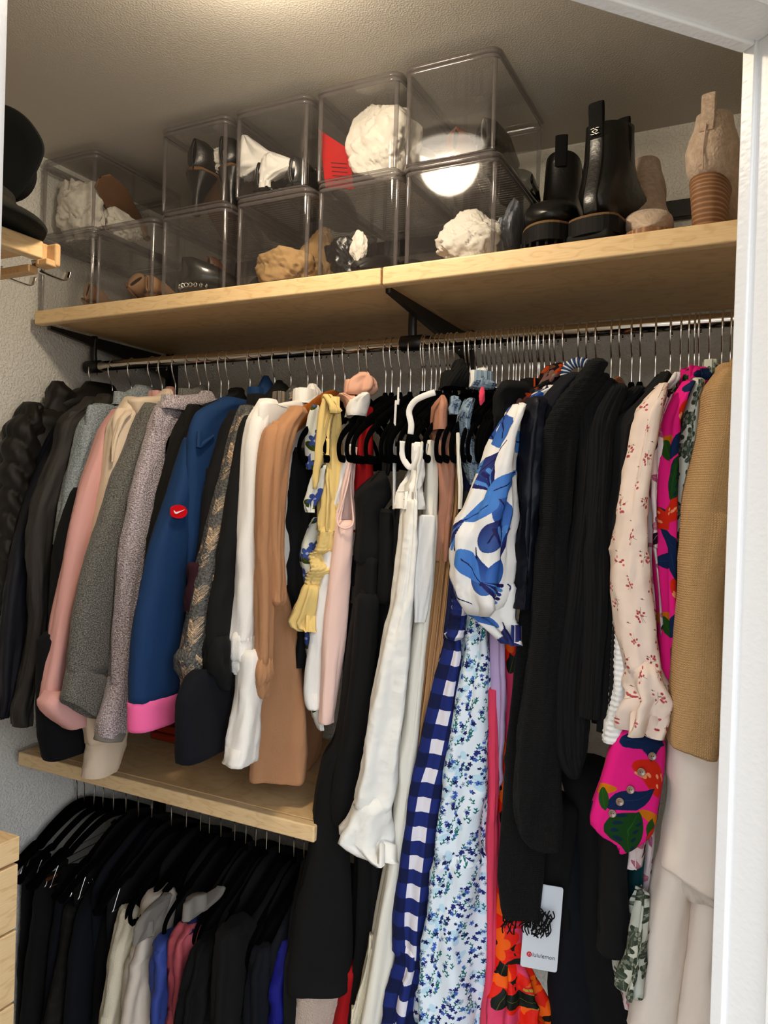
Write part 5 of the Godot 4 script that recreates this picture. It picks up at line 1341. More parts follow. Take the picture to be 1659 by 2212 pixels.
	piece(t, "hood", "lilac_melange", [.405,1.893,.332,.013,.014,0, .405,1.872,.378,.067,.03,0, .405,1.861,.388,.072,.03,0, .405,1.845,.407,.066,.03,0], {"wr": 0.005, "seed": 130})
	piece(t, "body", "lilac_melange", [.4,1.877,.29,.081,.018,0, .4,1.859,.29,.132,.018,0, .4,1.844,.29,.169,.018,0, .4,1.815,.29,.197,.018,0, .4,1.533,.29,.19,.018,0, .4,1.25,.29,.2,.018,0], {"k": 4, "amp": 0.004, "seed": 131})
	t = thing("black_fleece", "olive black fleece jacket tucked behind the blue jacket", "jacket", Vector3(0.450, 1.870, 0.290))
	piece(t, "sleeve", "olive_black", [.445,1.846,.412,.021,.022,0, .445,1.801,.437,.029,.022,0, .445,1.761,.453,.03,.022,0, .445,1.683,.478,.028,.022,0, .445,1.632,.492,.027,.022,0, .445,1.594,.501,.025,.022,0, .445,1.546,.51,.026,.022,0, .445,1.386,.529,.035,.022,0], {"wr": 0.005, "seed": 132})
	piece(t, "body", "olive_black", [.455,1.906,.29,.01,.018,0, .455,1.895,.29,.018,.018,0, .455,1.873,.29,.077,.018,0, .455,1.853,.29,.128,.018,0, .455,1.827,.29,.169,.018,0, .455,1.564,.29,.19,.018,0, .455,1.3,.29,.2,.018,0], {"k": 4, "amp": 0.004, "seed": 133})
	t = thing("blue_jacket", "petrol blue zip jacket with a bright pink cuff and red oval badge", "jacket", Vector3(0.525, 1.870, 0.290))
	piece(t, "sleeve", "blue_scuba", [.52,1.773,.517,.01,.012,0, .52,1.731,.526,.015,.018,0, .52,1.682,.537,.02,.024,0, .52,1.634,.548,.03,.026,0, .52,1.587,.56,.041,.026,0, .52,1.553,.567,.047,.026,0, .52,1.488,.578,.053,.026,0, .52,1.424,.587,.059,.026,0, .52,1.359,.591,.06,.026,0, .52,1.293,.592,.058,.026,0], {"amp": 0.002, "wr": 0.002, "open": false, "seed": 134})
	piece(t, "cuff", "pink_rib", [.52,1.292,.592,.058,.025,0, .52,1.272,.593,.056,.025,0, .52,1.251,.594,.054,.025,0, .52,1.239,.595,.052,.025,0], {"amp": 0.001, "wr": 0.001, "p": 0.8, "seed": 135})
	piece(t, "body", "blue_scuba", [.535,1.859,.39,.059,.02,0, .535,1.833,.434,.07,.02,0, .535,1.81,.458,.065,.02,0, .535,1.784,.478,.055,.02,0, .535,1.758,.489,.047,.02,0, .535,1.708,.501,.038,.02,0, .535,1.635,.513,.027,.02,0, .535,1.574,.519,.016,.018,0, .535,1.526,.522,.01,.011,0], {"amp": 0.002, "open": false, "seed": 136})
	piece(t, "collar", "blue_scuba", [.54,1.929,.298,.007,.007,0, .54,1.91,.296,.017,.017,0, .54,1.891,.311,.017,.017,0, .54,1.872,.334,.019,.018,0], {"amp": 0.001, "seed": 137})
	piece(t, "raglan_seam", "blue_scuba", [.556,1.785,.487,.003,.003,0, .556,1.771,.51,.008,.004,0, .556,1.758,.528,.007,.004,0], {"amp": 0, "wr": 0, "seed": 138})
	badge(t)
	t = thing("charcoal_tee", "charcoal short-sleeved top hanging behind the blue jacket", "top", Vector3(0.570, 1.870, 0.290))
	piece(t, "sleeve", "charcoal_top", [.565,1.829,.421,.029,.022,0, .565,1.812,.436,.028,.022,0, .565,1.785,.455,.021,.022,0, .565,1.76,.463,.023,.022,0, .565,1.722,.478,.024,.022,0, .565,1.69,.49,.022,.022,0], {"seed": 139})
	piece(t, "collar", "charcoal_top", [.575,1.918,.296,.007,.007,0, .575,1.906,.293,.02,.018,0, .575,1.891,.302,.025,.023,0, .575,1.872,.326,.034,.024,0, .575,1.85,.368,.029,.024,0], {"seed": 140})
	piece(t, "body", "charcoal_top", [.578,1.845,.393,.04,.018,0, .578,1.787,.436,.048,.018,0, .578,1.697,.48,.046,.018,0, .578,1.661,.491,.043,.018,0, .578,1.588,.506,.037,.018,0, .578,1.529,.52,.031,.018,0, .578,1.51,.524,.031,.018,0, .578,1.401,.538,.025,.018,0], {"open": false, "seed": 141})
	t = thing("maroon_shirt", "sliver of a maroon top between the blue and the brocade sleeves", "top", Vector3(0.590, 1.870, 0.290))
	piece(t, "body", "maroon", [.588,1.536,.568,.014,.015,0, .588,1.509,.559,.021,.015,0, .588,1.493,.573,.012,.013,0, .588,1.454,.574,.012,.013,0], {"seed": 142})
	t = thing("brocade_blouse", "grey blouse with gold feather brocade and a wide open sleeve", "blouse", Vector3(0.610, 1.870, 0.290))
	piece(t, "sleeve", "brocade", [.605,1.837,.447,.018,.018,0, .605,1.784,.468,.021,.021,0, .605,1.734,.485,.023,.024,0, .605,1.685,.501,.024,.024,0, .605,1.637,.517,.025,.024,0, .605,1.59,.532,.024,.024,0, .605,1.557,.542,.024,.024,0, .605,1.493,.56,.024,.024,0, .605,1.43,.574,.025,.024,0, .605,1.389,.584,.025,.024,0, .605,1.369,.591,.026,.024,0], {"wr": 0.004, "open": false, "seed": 143})
	piece(t, "cuff", "brocade", [.603,1.375,.592,.024,.027,.004, .603,1.352,.591,.022,.026,.002, .603,1.324,.584,.015,.017,0], {"wr": 0.006, "seed": 144})
	piece(t, "collar", "brocade", [.62,1.901,.306,.012,.011,0, .62,1.888,.313,.018,.016,0, .62,1.873,.326,.02,.018,0, .62,1.856,.356,.019,.017,0], {"seed": 145})
	t = thing("black_blouse", "black crepe blouse between the brocade and the white top", "blouse", Vector3(0.650, 1.870, 0.290))
	piece(t, "sleeve", "black_crepe", [.645,1.81,.482,.021,.021,0, .645,1.781,.49,.026,.022,0, .645,1.709,.503,.033,.022,0, .645,1.615,.518,.038,.022,0, .645,1.559,.529,.043,.022,0, .645,1.522,.534,.042,.022,0, .645,1.474,.546,.044,.022,0, .645,1.41,.555,.039,.022,0, .645,1.368,.556,.033,.022,0, .645,1.336,.554,.027,.022,0], {"amp": 0.004, "seed": 146})
	piece(t, "body", "dark_navy", [.63,1.345,.56,.068,.025,0, .63,1.316,.573,.076,.025,0, .63,1.285,.577,.074,.025,0, .63,1.243,.58,.069,.025,0, .63,1.201,.587,.06,.025,0], {"p": 0.75, "seed": 147})
	piece(t, "sleeve_roll", "black_crepe", [.65,1.404,.565,.033,.026,0, .65,1.384,.561,.038,.026,0, .65,1.356,.558,.036,.026,0, .65,1.338,.552,.022,.023,0, .65,1.32,.55,.017,.018,0], {"wr": 0.012, "amp": 0.008, "seed": 148})
	t = thing("white_shirt", "plain white long-sleeved top with a turned-back cuff", "top", Vector3(0.685, 1.870, 0.290))
	piece(t, "sleeve", "white_scuba", [.68,1.84,.484,.022,.021,0, .68,1.812,.501,.027,.024,0, .68,1.779,.51,.029,.024,0, .68,1.732,.516,.03,.024,0, .68,1.639,.521,.03,.024,0, .68,1.56,.526,.03,.024,0, .68,1.524,.527,.028,.024,0, .68,1.496,.53,.027,.024,0, .68,1.433,.538,.022,.022,0, .68,1.408,.541,.022,.022,0], {"amp": 0.003, "open": false, "seed": 149})
	piece(t, "cuff", "white_scuba", [.68,1.412,.543,.021,.021,0, .68,1.4,.543,.021,.021,0, .68,1.385,.544,.021,.021,0, .68,1.372,.543,.019,.019,0], {"wr": 0.006, "seed": 150})
	piece(t, "cuff_end", "white_scuba", [.68,1.373,.544,.017,.017,0, .68,1.358,.547,.015,.015,0, .68,1.347,.547,.01,.01,0], {"seed": 151})
	piece(t, "collar", "white_scuba", [.69,1.898,.344,.009,.007,0, .69,1.889,.342,.016,.014,0, .69,1.875,.352,.023,.019,0, .69,1.856,.375,.028,.024,0], {"seed": 152})
	piece(t, "body", "white_scuba", [.69,1.865,.29,.094,.018,0, .69,1.851,.29,.155,.018,0, .69,1.838,.29,.208,.018,0, .69,1.825,.29,.239,.018,0, .69,1.662,.29,.215,.018,0, .69,1.5,.29,.2,.018,0], {"k": 4, "amp": 0.004, "seed": 153})
	piece(t, "lower_body", "white_scuba", [.7,1.382,.539,.024,.024,0, .7,1.33,.543,.024,.024,0, .7,1.289,.548,.024,.023,0, .7,1.228,.558,.029,.026,0, .7,1.194,.565,.031,.026,0], {"amp": 0.005, "seed": 154})
	t = thing("camel_dress", "camel jersey dress with rolled cuffs, right of the white top", "dress", Vector3(0.730, 1.870, 0.290))
	piece(t, "sleeve", "camel_jersey", [.725,1.8,.514,.012,.011,0, .725,1.781,.53,.018,.017,0, .725,1.708,.542,.02,.019,0, .725,1.618,.544,.018,.017,0, .725,1.564,.543,.017,.016,0, .725,1.528,.542,.017,.016,0, .725,1.459,.538,.016,.015,0, .725,1.373,.536,.015,.014,0], {"amp": 0.003, "open": false, "seed": 155})
	piece(t, "cuff", "camel_jersey", [.725,1.376,.537,.015,.014,0, .725,1.362,.54,.018,.017,0, .725,1.347,.54,.019,.018,0, .725,1.333,.543,.012,.011,0], {"wr": 0.006, "seed": 156})
	piece(t, "cuff_end", "camel_jersey", [.725,1.339,.539,.014,.013,0, .725,1.321,.536,.013,.013,0, .725,1.307,.534,.009,.008,0], {"seed": 157})
	piece(t, "body", "camel_jersey", [.74,1.828,.475,.019,.017,0, .74,1.804,.503,.021,.019,0, .74,1.777,.521,.021,.02,0, .74,1.709,.531,.017,.016,0, .74,1.596,.53,.013,.012,0, .74,1.543,.525,.014,.013,0, .74,1.5,.521,.015,.014,0, .74,1.48,.521,.015,.014,0], {"amp": 0.003, "k": 3, "wr": 0.004, "open": false, "seed": 158})
	piece(t, "skirt", "camel_jersey", [.658,1.541,.42,.016,.024,0, .67,1.486,.42,.022,.024,0, .68,1.418,.42,.03,.024,0, .685,1.35,.42,.038,.024,0, .686,1.281,.42,.046,.024,0, .687,1.212,.42,.051,.024,0, .685,1.155,.42,.051,.024,0, .683,1.115,.42,.051,.024,0], {"amp": 0.006, "k": 3, "wr": 0.006, "p": 0.65, "phi": 66, "seed": 159})
	piece(t, "skirt_back", "camel_jersey", [.641,1.289,.24,.042,.02,0, .633,1.185,.24,.042,.02,0, .62,1.105,.24,.045,.02,0, .61,1.077,.24,.035,.02,0, .595,1.04,.24,.031,.02,0], {"wr": 0.006, "phi": 30, "seed": 160})

func upper_middle() -> void:
	var t: Node3D
	t = thing("black_tank", "black ruched top on the first velvet hanger right of the camel dress", "top", Vector3(0.770, 1.870, 0.290))
	piece(t, "body", "black_wool", [.699,1.755,.405,.021,.03,0, .698,1.727,.405,.024,.03,0, .699,1.69,.405,.027,.03,0, .703,1.653,.405,.027,.03,0, .7,1.616,.405,.03,.03,0, .697,1.591,.405,.029,.03,0, .696,1.556,.405,.026,.03,0, .702,1.518,.405,.02,.03,0, .708,1.488,.405,.016,.03,0, .715,1.443,.405,.01,.03,0, .719,1.397,.405,.007,.03,0, .721,1.343,.405,.007,.03,0], {"wr": 0.012, "amp": 0.008, "phi": 45, "seed": 161})
	t = thing("floral_halter", "white halter top with blue flowers and green leaves", "top", Vector3(0.785, 1.870, 0.290))
	piece(t, "strap", "leafy_floral", [.748,1.842,.425,.007,.012,0, .742,1.81,.425,.011,.012,0, .74,1.762,.425,.009,.012,0, .742,1.723,.425,.006,.012,0], {"phi": 45, "seed": 162})
	piece(t, "tie", "leafy_floral", [.785,1.729,.455,.004,.014,0, .778,1.708,.455,.01,.014,0, .771,1.678,.455,.012,.014,0, .761,1.659,.455,.01,.014,0, .761,1.642,.455,.004,.014,0], {"wr": 0.006, "phi": 45, "seed": 163})
	piece(t, "body", "leafy_floral", [.757,1.627,.415,.009,.025,0, .749,1.599,.415,.016,.025,0, .743,1.57,.415,.021,.025,0, .743,1.545,.415,.02,.025,0, .746,1.514,.415,.016,.025,0, .752,1.425,.415,.014,.025,0, .758,1.335,.415,.012,.025,0, .767,1.26,.415,.009,.025,0, .774,1.232,.415,.004,.023,0], {"wr": 0.008, "phi": 45, "seed": 164})
	t = thing("yellow_dress", "pale yellow halter top with knotted straps, smocked waist and ruffle", "top", Vector3(0.810, 1.870, 0.290))
	piece(t, "left_tie", "yellow_cloth", [.798,1.85,.465,.008,.01,0, .794,1.832,.465,.009,.01,0, .788,1.781,.465,.011,.01,0, .784,1.735,.465,.009,.01,0, .78,1.701,.465,.007,.01,0, .778,1.686,.465,.003,.01,0], {"amp": 0.004, "k": 2, "phi": 45, "seed": 165})
	piece(t, "knot", "yellow_cloth", [.799,1.855,.47,.005,.02,0, .817,1.835,.47,.007,.02,0, .818,1.822,.47,.004,.018,0], {"wr": 0.008, "amp": 0.006, "phi": 45, "seed": 166})
	piece(t, "middle_tie", "yellow_cloth", [.802,1.828,.46,.007,.01,0, .794,1.8,.46,.008,.01,0, .791,1.777,.46,.01,.01,0, .79,1.759,.46,.01,.01,0, .795,1.748,.46,.004,.01,0], {"wr": 0.006, "phi": 45, "seed": 167})
	piece(t, "right_strap", "yellow_cloth", [.8,1.845,.435,.004,.012,0, .799,1.808,.435,.009,.012,0, .801,1.761,.435,.012,.012,0, .803,1.714,.435,.011,.012,0, .803,1.667,.435,.008,.012,0, .8,1.646,.435,.003,.012,0], {"amp": 0.003, "phi": 45, "seed": 168})
	piece(t, "bodice", "yellow_cloth", [.783,1.733,.44,.004,.02,0, .787,1.714,.44,.008,.02,0, .789,1.678,.44,.01,.02,0, .79,1.643,.44,.013,.02,0, .79,1.609,.44,.014,.02,0], {"wr": 0.008, "amp": 0.006, "k": 6, "phi": 45, "seed": 169})
	piece(t, "smocked_waist", "yellow_cloth", [.79,1.61,.44,.013,.02,0, .786,1.573,.44,.016,.02,0, .768,1.562,.44,.012,.02,0, .783,1.537,.44,.021,.02,0, .765,1.517,.44,.014,.02,0, .764,1.497,.44,.013,.02,0], {"puff": [0.0085, 0.003, 0], "rib": [0.008, 0.0015], "step": 0.0025, "phi": 45, "seed": 170})
	piece(t, "ruffle", "yellow_cloth", [.764,1.499,.445,.015,.024,0, .758,1.473,.445,.019,.024,0, .751,1.45,.445,.022,.024,0, .746,1.432,.445,.024,.024,0, .757,1.42,.445,.015,.024,0], {"amp": 0.007, "k": 7, "phi": 45, "seed": 171})
	t = thing("white_tank", "white sleeveless top with curved armhole", "top", Vector3(0.850, 1.870, 0.290))
	piece(t, "strap", "white_cloth", [.833,1.765,.435,.009,.01,0, .824,1.726,.435,.008,.01,0, .816,1.691,.435,.007,.01,0, .808,1.663,.435,.006,.01,0, .801,1.639,.435,.009,.01,0, .794,1.625,.435,.013,.01,0], {"phi": 45, "seed": 172})
	piece(t, "body", "white_cloth", [.79,1.627,.425,.015,.022,0, .791,1.596,.425,.016,.022,0, .791,1.562,.425,.017,.022,0, .789,1.525,.425,.018,.022,0, .786,1.496,.425,.019,.022,0, .778,1.428,.425,.021,.022,0, .77,1.339,.425,.022,.022,0, .768,1.294,.425,.021,.022,0, .77,1.272,.425,.018,.022,0], {"amp": 0.004, "phi": 45, "seed": 173})
	t = thing("pink_tank", "blush pink sleeveless top with a deep round neckline", "top", Vector3(0.875, 1.870, 0.290))
	piece(t, "strap", "pink_crepe", [.841,1.764,.44,.003,.008,0, .833,1.726,.44,.004,.008,0, .826,1.691,.44,.005,.008,0, .82,1.656,.44,.003,.008,0, .816,1.63,.44,.003,.008,0, .814,1.611,.44,.005,.008,0], {"amp": 0.001, "phi": 45, "seed": 174})
	piece(t, "strap", "pink_crepe", [.828,1.766,.405,.002,.006,0, .824,1.727,.405,.002,.007,0, .822,1.692,.405,.002,.007,0, .826,1.656,.405,.002,.007,0, .828,1.631,.405,.002,.008,0, .827,1.612,.405,.004,.008,0], {"amp": 0.001, "phi": 45, "seed": 175})
	piece(t, "body", "pink_crepe", [.824,1.621,.43,.017,.022,0, .822,1.602,.43,.019,.022,0, .819,1.564,.43,.021,.022,0, .816,1.515,.43,.021,.022,0, .81,1.432,.43,.021,.022,0, .803,1.344,.43,.019,.022,0, .797,1.277,.43,.016,.022,0, .795,1.25,.43,.014,.022,0], {"amp": 0.003, "k": 2, "phi": 45, "seed": 176})
	piece(t, "neck_lining", "pink_crepe", [.819,1.727,.405,.002,.006,0, .815,1.68,.405,.005,.006,0, .813,1.644,.405,.01,.006,0, .811,1.62,.405,.015,.006,0], {"amp": 0.001, "phi": 45, "seed": 177})
	neck_binding(t)
	t = thing("red_shirt", "strip of a plain red top between the blush top and the black jumpsuit", "top", Vector3(0.900, 1.870, 0.290))
	piece(t, "body", "red_cloth", [.838,1.841,.385,.008,.02,0, .835,1.769,.385,.013,.02,0, .835,1.717,.385,.015,.02,0, .834,1.65,.385,.017,.02,0, .834,1.607,.385,.017,.02,0], {"amp": 0.004, "phi": 45, "seed": 178})
	t = thing("black_jumpsuit", "long black sleeveless jumpsuit hanging down past the lower shelf", "jumpsuit", Vector3(0.940, 1.870, 0.290))
	piece(t, "bodice", "black_wool", [.888,1.72,.415,.004,.016,0, .881,1.707,.415,.014,.04,0, .873,1.689,.415,.027,.04,0, .87,1.672,.415,.031,.04,0, .86,1.642,.415,.019,.04,0, .861,1.604,.415,.019,.04,0, .863,1.557,.415,.022,.04,0], {"amp": 0.003, "open": false, "phi": 45, "seed": 179})
	piece(t, "strap", "black_wool", [.886,1.788,.405,.003,.006,0, .89,1.764,.405,.003,.006,0, .895,1.731,.405,.005,.006,0, .89,1.714,.405,.005,.006,0], {"phi": 45, "seed": 180})
	piece(t, "left_leg", "black_wool", [.859,1.561,.415,.016,.045,0, .857,1.477,.415,.019,.045,0, .853,1.389,.415,.022,.045,0, .845,1.292,.415,.022,.045,0, .832,1.218,.415,.022,.045,0, .816,1.179,.415,.031,.045,0, .804,1.109,.415,.033,.045,0, .802,1.049,.415,.036,.045,0, .801,.972,.415,.044,.045,0, .797,.902,.415,.055,.045,0, .793,.833,.415,.062,.045,0, .789,.774,.415,.066,.045,0, .792,.745,.415,.063,.045,0], {"amp": 0.005, "k": 4, "phi": 45, "seed": 181})
	piece(t, "waist_seam", "black_wool", [.86,1.477,.42,.02,.042,0], {"amp": 0, "wr": 0, "phi": 45, "seed": 182})
	piece(t, "right_leg", "black_wool", [.875,1.488,.435,.021,.03,0, .871,1.37,.435,.022,.03,0, .862,1.251,.435,.023,.03,0, .852,1.191,.435,.026,.03,0, .844,1.134,.435,.025,.03,0, .837,1.082,.435,.018,.03,0, .841,1.064,.435,.005,.023,0], {"amp": 0.004, "phi": 45, "seed": 183})
	t = thing("black_dress", "long black dress behind the white ruffled dress", "dress", Vector3(0.965, 1.870, 0.290))
	piece(t, "bodice", "black_fine", [.894,1.648,.415,.01,.035,0, .895,1.631,.415,.009,.035,0, .899,1.582,.415,.013,.035,0, .905,1.489,.415,.016,.035,0], {"open": false, "phi": 45, "seed": 184})
	piece(t, "skirt", "black_fine", [.889,1.508,.385,.016,.04,0, .883,1.412,.385,.016,.04,0, .873,1.289,.385,.018,.04,0, .86,1.178,.385,.028,.04,0, .866,1.058,.385,.024,.04,0, .87,.986,.385,.021,.04,0, .868,.863,.385,.017,.04,0, .859,.763,.385,.014,.04,0, .846,.669,.385,.011,.04,0], {"amp": 0.006, "k": 5, "phi": 45, "seed": 185})
	t = thing("black_camisole", "black camisole with thin white strings tied at the hanger", "top", Vector3(0.955, 1.870, 0.290))
	piece(t, "body", "black_cloth", [.919,1.653,.405,.011,.035,0, .919,1.644,.405,.012,.035,0, .92,1.606,.405,.012,.035,0, .916,1.536,.405,.014,.035,0, .905,1.44,.405,.013,.035,0], {"phi": 45, "seed": 186})
	piece(t, "string", "white_cloth", [.924,1.847,.435,.002,.002,0, .923,1.809,.435,.002,.002,0, .922,1.761,.435,.002,.002,0, .925,1.697,.435,.002,.002,0, .926,1.653,.435,.002,.002,0], {"amp": 0, "wr": 0.001, "phi": 45, "seed": 187})
	piece(t, "string", "white_cloth", [.929,1.849,.435,.002,.002,0, .928,1.84,.435,.002,.002,0], {"amp": 0, "wr": 0, "phi": 45, "seed": 188})
	piece(t, "string", "white_cloth", [.922,1.765,.425,.002,.002,0, .921,1.73,.425,.002,.002,0, .922,1.665,.425,.002,.002,0], {"amp": 0, "wr": 0, "phi": 45, "seed": 189})
	t = thing("white_dress", "white linen dress with a flounced cuff sleeve", "dress", Vector3(1.000, 1.870, 0.290))
	piece(t, "sleeve", "white_linen", [.971,1.668,.465,.007,.026,0, .97,1.632,.465,.008,.028,0, .967,1.565,.465,.011,.03,0, .962,1.498,.465,.015,.03,0, .954,1.43,.465,.022,.03,0, .944,1.339,.465,.028,.03,0, .935,1.27,.465,.031,.03,0, .928,1.213,.465,.032,.03,0, .923,1.167,.465,.034,.03,0, .92,1.134,.465,.036,.03,0], {"amp": 0.006, "k": 4, "wr": 0.006, "open": false, "phi": 45, "seed": 190})
	piece(t, "flounce", "white_linen", [.918,1.136,.465,.033,.036,0, .915,1.12,.465,.036,.036,0, .911,1.096,.465,.042,.036,0, .904,1.072,.465,.049,.036,0, .919,1.054,.465,.034,.036,0, .935,1.042,.465,.017,.036,0], {"amp": 0.014, "k": 6, "grow": 1.0, "phi": 45, "seed": 191})
	piece(t, "shoulder_frill", "white_linen", [.982,1.767,.455,.006,.02,0, .98,1.749,.455,.007,.023,0, .983,1.734,.455,.004,.013,0, .976,1.714,.455,.006,.02,0, .971,1.691,.455,.009,.024,0, .973,1.67,.455,.007,.023,0, .97,1.654,.455,.009,.024,0], {"wr": 0.02, "amp": 0.01, "k": 6, "phi": 45, "seed": 192})
	ribbons(t)
	t = thing("white_slip", "ivory slip dress with a crocheted hem edge, right of the white linen dress", "dress", Vector3(1.030, 1.870, 0.290))
	piece(t, "body", "ivory_slip", [.988,1.773,.425,.006,.019,0, .988,1.736,.425,.007,.024,0, .988,1.657,.425,.009,.029,0, .988,1.633,.425,.009,.03,0, .986,1.587,.425,.009,.03,0, .982,1.519,.425,.009,.03,0, .978,1.454,.425,.008,.029,0, .972,1.381,.425,.01,.03,0, .964,1.265,.425,.009,.03,0, .957,1.207,.425,.013,.03,0, .956,1.157,.425,.01,.03,0, .952,1.114,.425,.011,.03,0, .943,1.019,.425,.013,.03,0, .929,.899,.425,.02,.03,0, .916,.778,.425,.023,.03,0, .909,.714,.425,.024,.03,0], {"amp": 0.006, "k": 3, "phi": 45, "seed": 193})
	piece(t, "lining_panel", "white_cloth", [1.002,1.642,.46,.015,.006,0, 1,1.589,.46,.016,.006,0, .998,1.531,.46,.016,.006,0, .993,1.46,.46,.009,.006,0], {"amp": 0.002, "phi": 45, "seed": 194})
	piece(t, "crochet_edge", "cream_crinkle", [.906,.881,.435,.003,.006,0, .905,.85,.435,.004,.006,0, .897,.801,.435,.005,.006,0, .888,.751,.435,.008,.006,0, .879,.71,.435,.008,.006,0], {"wr": 0.006, "amp": 0.003, "phi": 45, "seed": 195})
	t = thing("rose_slip", "rose satin slip dress with moulded cup", "dress", Vector3(1.045, 1.870, 0.290))
	piece(t, "cup", "rose_satin", [1.013,1.853,.435,.002,.005,0, 1.009,1.838,.435,.008,.027,0, 1.007,1.823,.435,.008,.027,0, 1.007,1.793,.435,.008,.028,0], {"amp": 0.002, "phi": 45, "seed": 196})
	piece(t, "body", "rose_satin", [1,1.8,.415,.01,.03,0, 1.008,1.77,.415,.017,.03,0, 1.012,1.746,.415,.016,.03,0, 1.013,1.717,.415,.012,.03,0, 1.012,1.656,.415,.008,.025,0, 1.009,1.633,.415,.008,.026,0, 1.007,1.565,.415,.007,.024,0], {"amp": 0.006, "k": 4, "phi": 45, "seed": 197})
	t = thing("tan_knit_dress", "long tan rib-knit dress", "dress", Vector3(1.055, 1.870, 0.290))
	piece(t, "body", "tan_rib", [1.022,1.767,.405,.008,.025,0, 1.021,1.717,.405,.009,.028,0, 1.019,1.658,.405,.009,.029,0, 1.013,1.588,.405,.013,.03,0, 1.009,1.542,.405,.013,.03,0, 1.001,1.45,.405,.013,.03,0, .992,1.357,.405,.013,.03,0, .983,1.263,.405,.012,.03,0, .971,1.153,.405,.011,.03,0, .968,1.133,.405,.011,.03,0, .96,1.062,.405,.007,.024,0], {"amp": 0.001, "rib": [0.011, 0.0022], "m": 72, "phi": 45, "seed": 198})
	t = thing("pale_blue_halter", "pale blue printed halter top on a velvet hanger", "top", Vector3(1.075, 1.870, 0.290))
	piece(t, "strap", "pale_blue_floral", [1.051,1.837,.465,.007,.008,0, 1.046,1.827,.465,.008,.008,0, 1.047,1.816,.465,.006,.008,0], {"phi": 45, "seed": 199})
	piece(t, "bodice", "pale_blue_floral", [1.064,1.844,.435,.005,.015,0, 1.056,1.821,.435,.009,.02,0, 1.054,1.793,.435,.009,.02,0, 1.062,1.764,.435,.012,.02,0, 1.067,1.745,.435,.013,.02,0, 1.071,1.726,.435,.007,.02,0, 1.075,1.699,.435,.003,.009,0], {"wr": 0.006, "phi": 45, "seed": 200})
	piece(t, "ribbon", "ivory_slip", [1.056,1.784,.465,.002,.003,0, 1.06,1.733,.465,.003,.003,0, 1.064,1.696,.465,.003,.003,0, 1.064,1.657,.465,.002,.003,0], {"amp": 0, "phi": 45, "seed": 201})
	piece(t, "folded_strap", "pale_blue_floral", [1.073,1.883,.405,.01,.014,0, 1.079,1.875,.405,.022,.014,0, 1.075,1.867,.405,.019,.014,0], {"wr": 0.006, "phi": 45, "seed": 202})
	t = thing("navy_dress", "navy dress just left of the gingham dress", "dress", Vector3(1.085, 1.870, 0.290))
	piece(t, "body", "navy_dress", [1.054,1.741,.405,.006,.019,0, 1.053,1.698,.405,.006,.018,0, 1.049,1.659,.405,.006,.017,0, 1.035,1.612,.405,.009,.027,0, 1.031,1.577,.405,.009,.026,0, 1.027,1.52,.405,.008,.024,0, 1.022,1.452,.405,.008,.026,0, 1.021,1.429,.405,.008,.025,0], {"phi": 45, "seed": 203})
	t = thing("gingham_dress", "navy and white gingham dress with smocked waist", "dress", Vector3(1.095, 1.870, 0.290))
	piece(t, "smocked_waist", "gingham", [1.051,1.528,.425,.009,.026,0, 1.05,1.501,.425,.01,.029,0, 1.049,1.479,.425,.01,.029,0, 1.046,1.456,.425,.009,.027,0, 1.041,1.437,.425,.012,.03,0], {"puff": [0.012, 0.003, 0], "step": 0.004, "rib": [0.01, 0.001], "open": false, "phi": 45, "seed": 204})
	piece(t, "skirt", "gingham", [1.037,1.44,.415,.009,.028,0, 1.033,1.409,.415,.013,.039,0, 1.028,1.363,.415,.02,.04,0, 1.019,1.294,.415,.027,.04,0, 1.01,1.224,.415,.031,.04,0, 1.001,1.166,.415,.035,.04,0, .992,1.072,.415,.037,.04,0, .985,1.002,.415,.036,.04,0, .979,.931,.415,.034,.04,0, .974,.872,.415,.03,.04,0], {"amp": 0.008, "k": 5, "wr": 0.004, "m": 48, "grow": 0.8, "open": false, "phi": 45, "seed": 205})
	piece(t, "lower_tier", "gingham", [.975,.877,.415,.028,.045,0, .974,.856,.415,.026,.045,0, .972,.837,.415,.028,.045,0, .967,.789,.415,.034,.045,0, .963,.726,.415,.039,.045,0], {"amp": 0.008, "k": 7, "m": 56, "phi": 45, "seed": 206})
	t = thing("blue_flower_dress", "long white dress printed with small blue flowers", "dress", Vector3(1.130, 1.870, 0.290))
	piece(t, "skirt", "blue_ditsy", [1.074,1.489,.415,.01,.029,0, 1.076,1.458,.415,.014,.039,0, 1.079,1.392,.415,.024,.04,0, 1.078,1.325,.415,.031,.04,0, 1.073,1.202,.415,.043,.04,0, 1.074,1.176,.415,.043,.04,0, 1.071,1.135,.415,.046,.04,0, 1.066,1.067,.415,.051,.04,0], {"amp": 0.008, "k": 5, "m": 56, "wr": 0.004, "open": false, "phi": 45, "seed": 207})
	piece(t, "lower_tier", "blue_ditsy", [1.067,1.058,.415,.05,.045,0, 1.065,1.037,.415,.053,.045,0, 1.062,.953,.415,.058,.045,0, 1.06,.863,.415,.062,.045,0, 1.059,.758,.415,.065,.045,0], {"amp": 0.009, "k": 6, "m": 60, "wr": 0.004, "phi": 45, "seed": 208})
	t = thing("lavender_dress", "lavender cotton dress showing between two flowered dresses", "dress", Vector3(1.165, 1.870, 0.290))
	piece(t, "skirt", "lavender", [1.108,1.464,.4,.012,.03,0, 1.112,1.393,.4,.012,.03,0, 1.116,1.32,.4,.01,.027,0, 1.119,1.217,.4,.007,.019,0, 1.12,1.195,.4,.005,.014,0, 1.121,1.171,.4,.003,.008,0], {"amp": 0.008, "k": 5, "phi": 45, "seed": 209})
	t = thing("coral_dress", "narrow strip of a coral pink dress beside the flowered dress", "dress", Vector3(1.175, 1.870, 0.290))
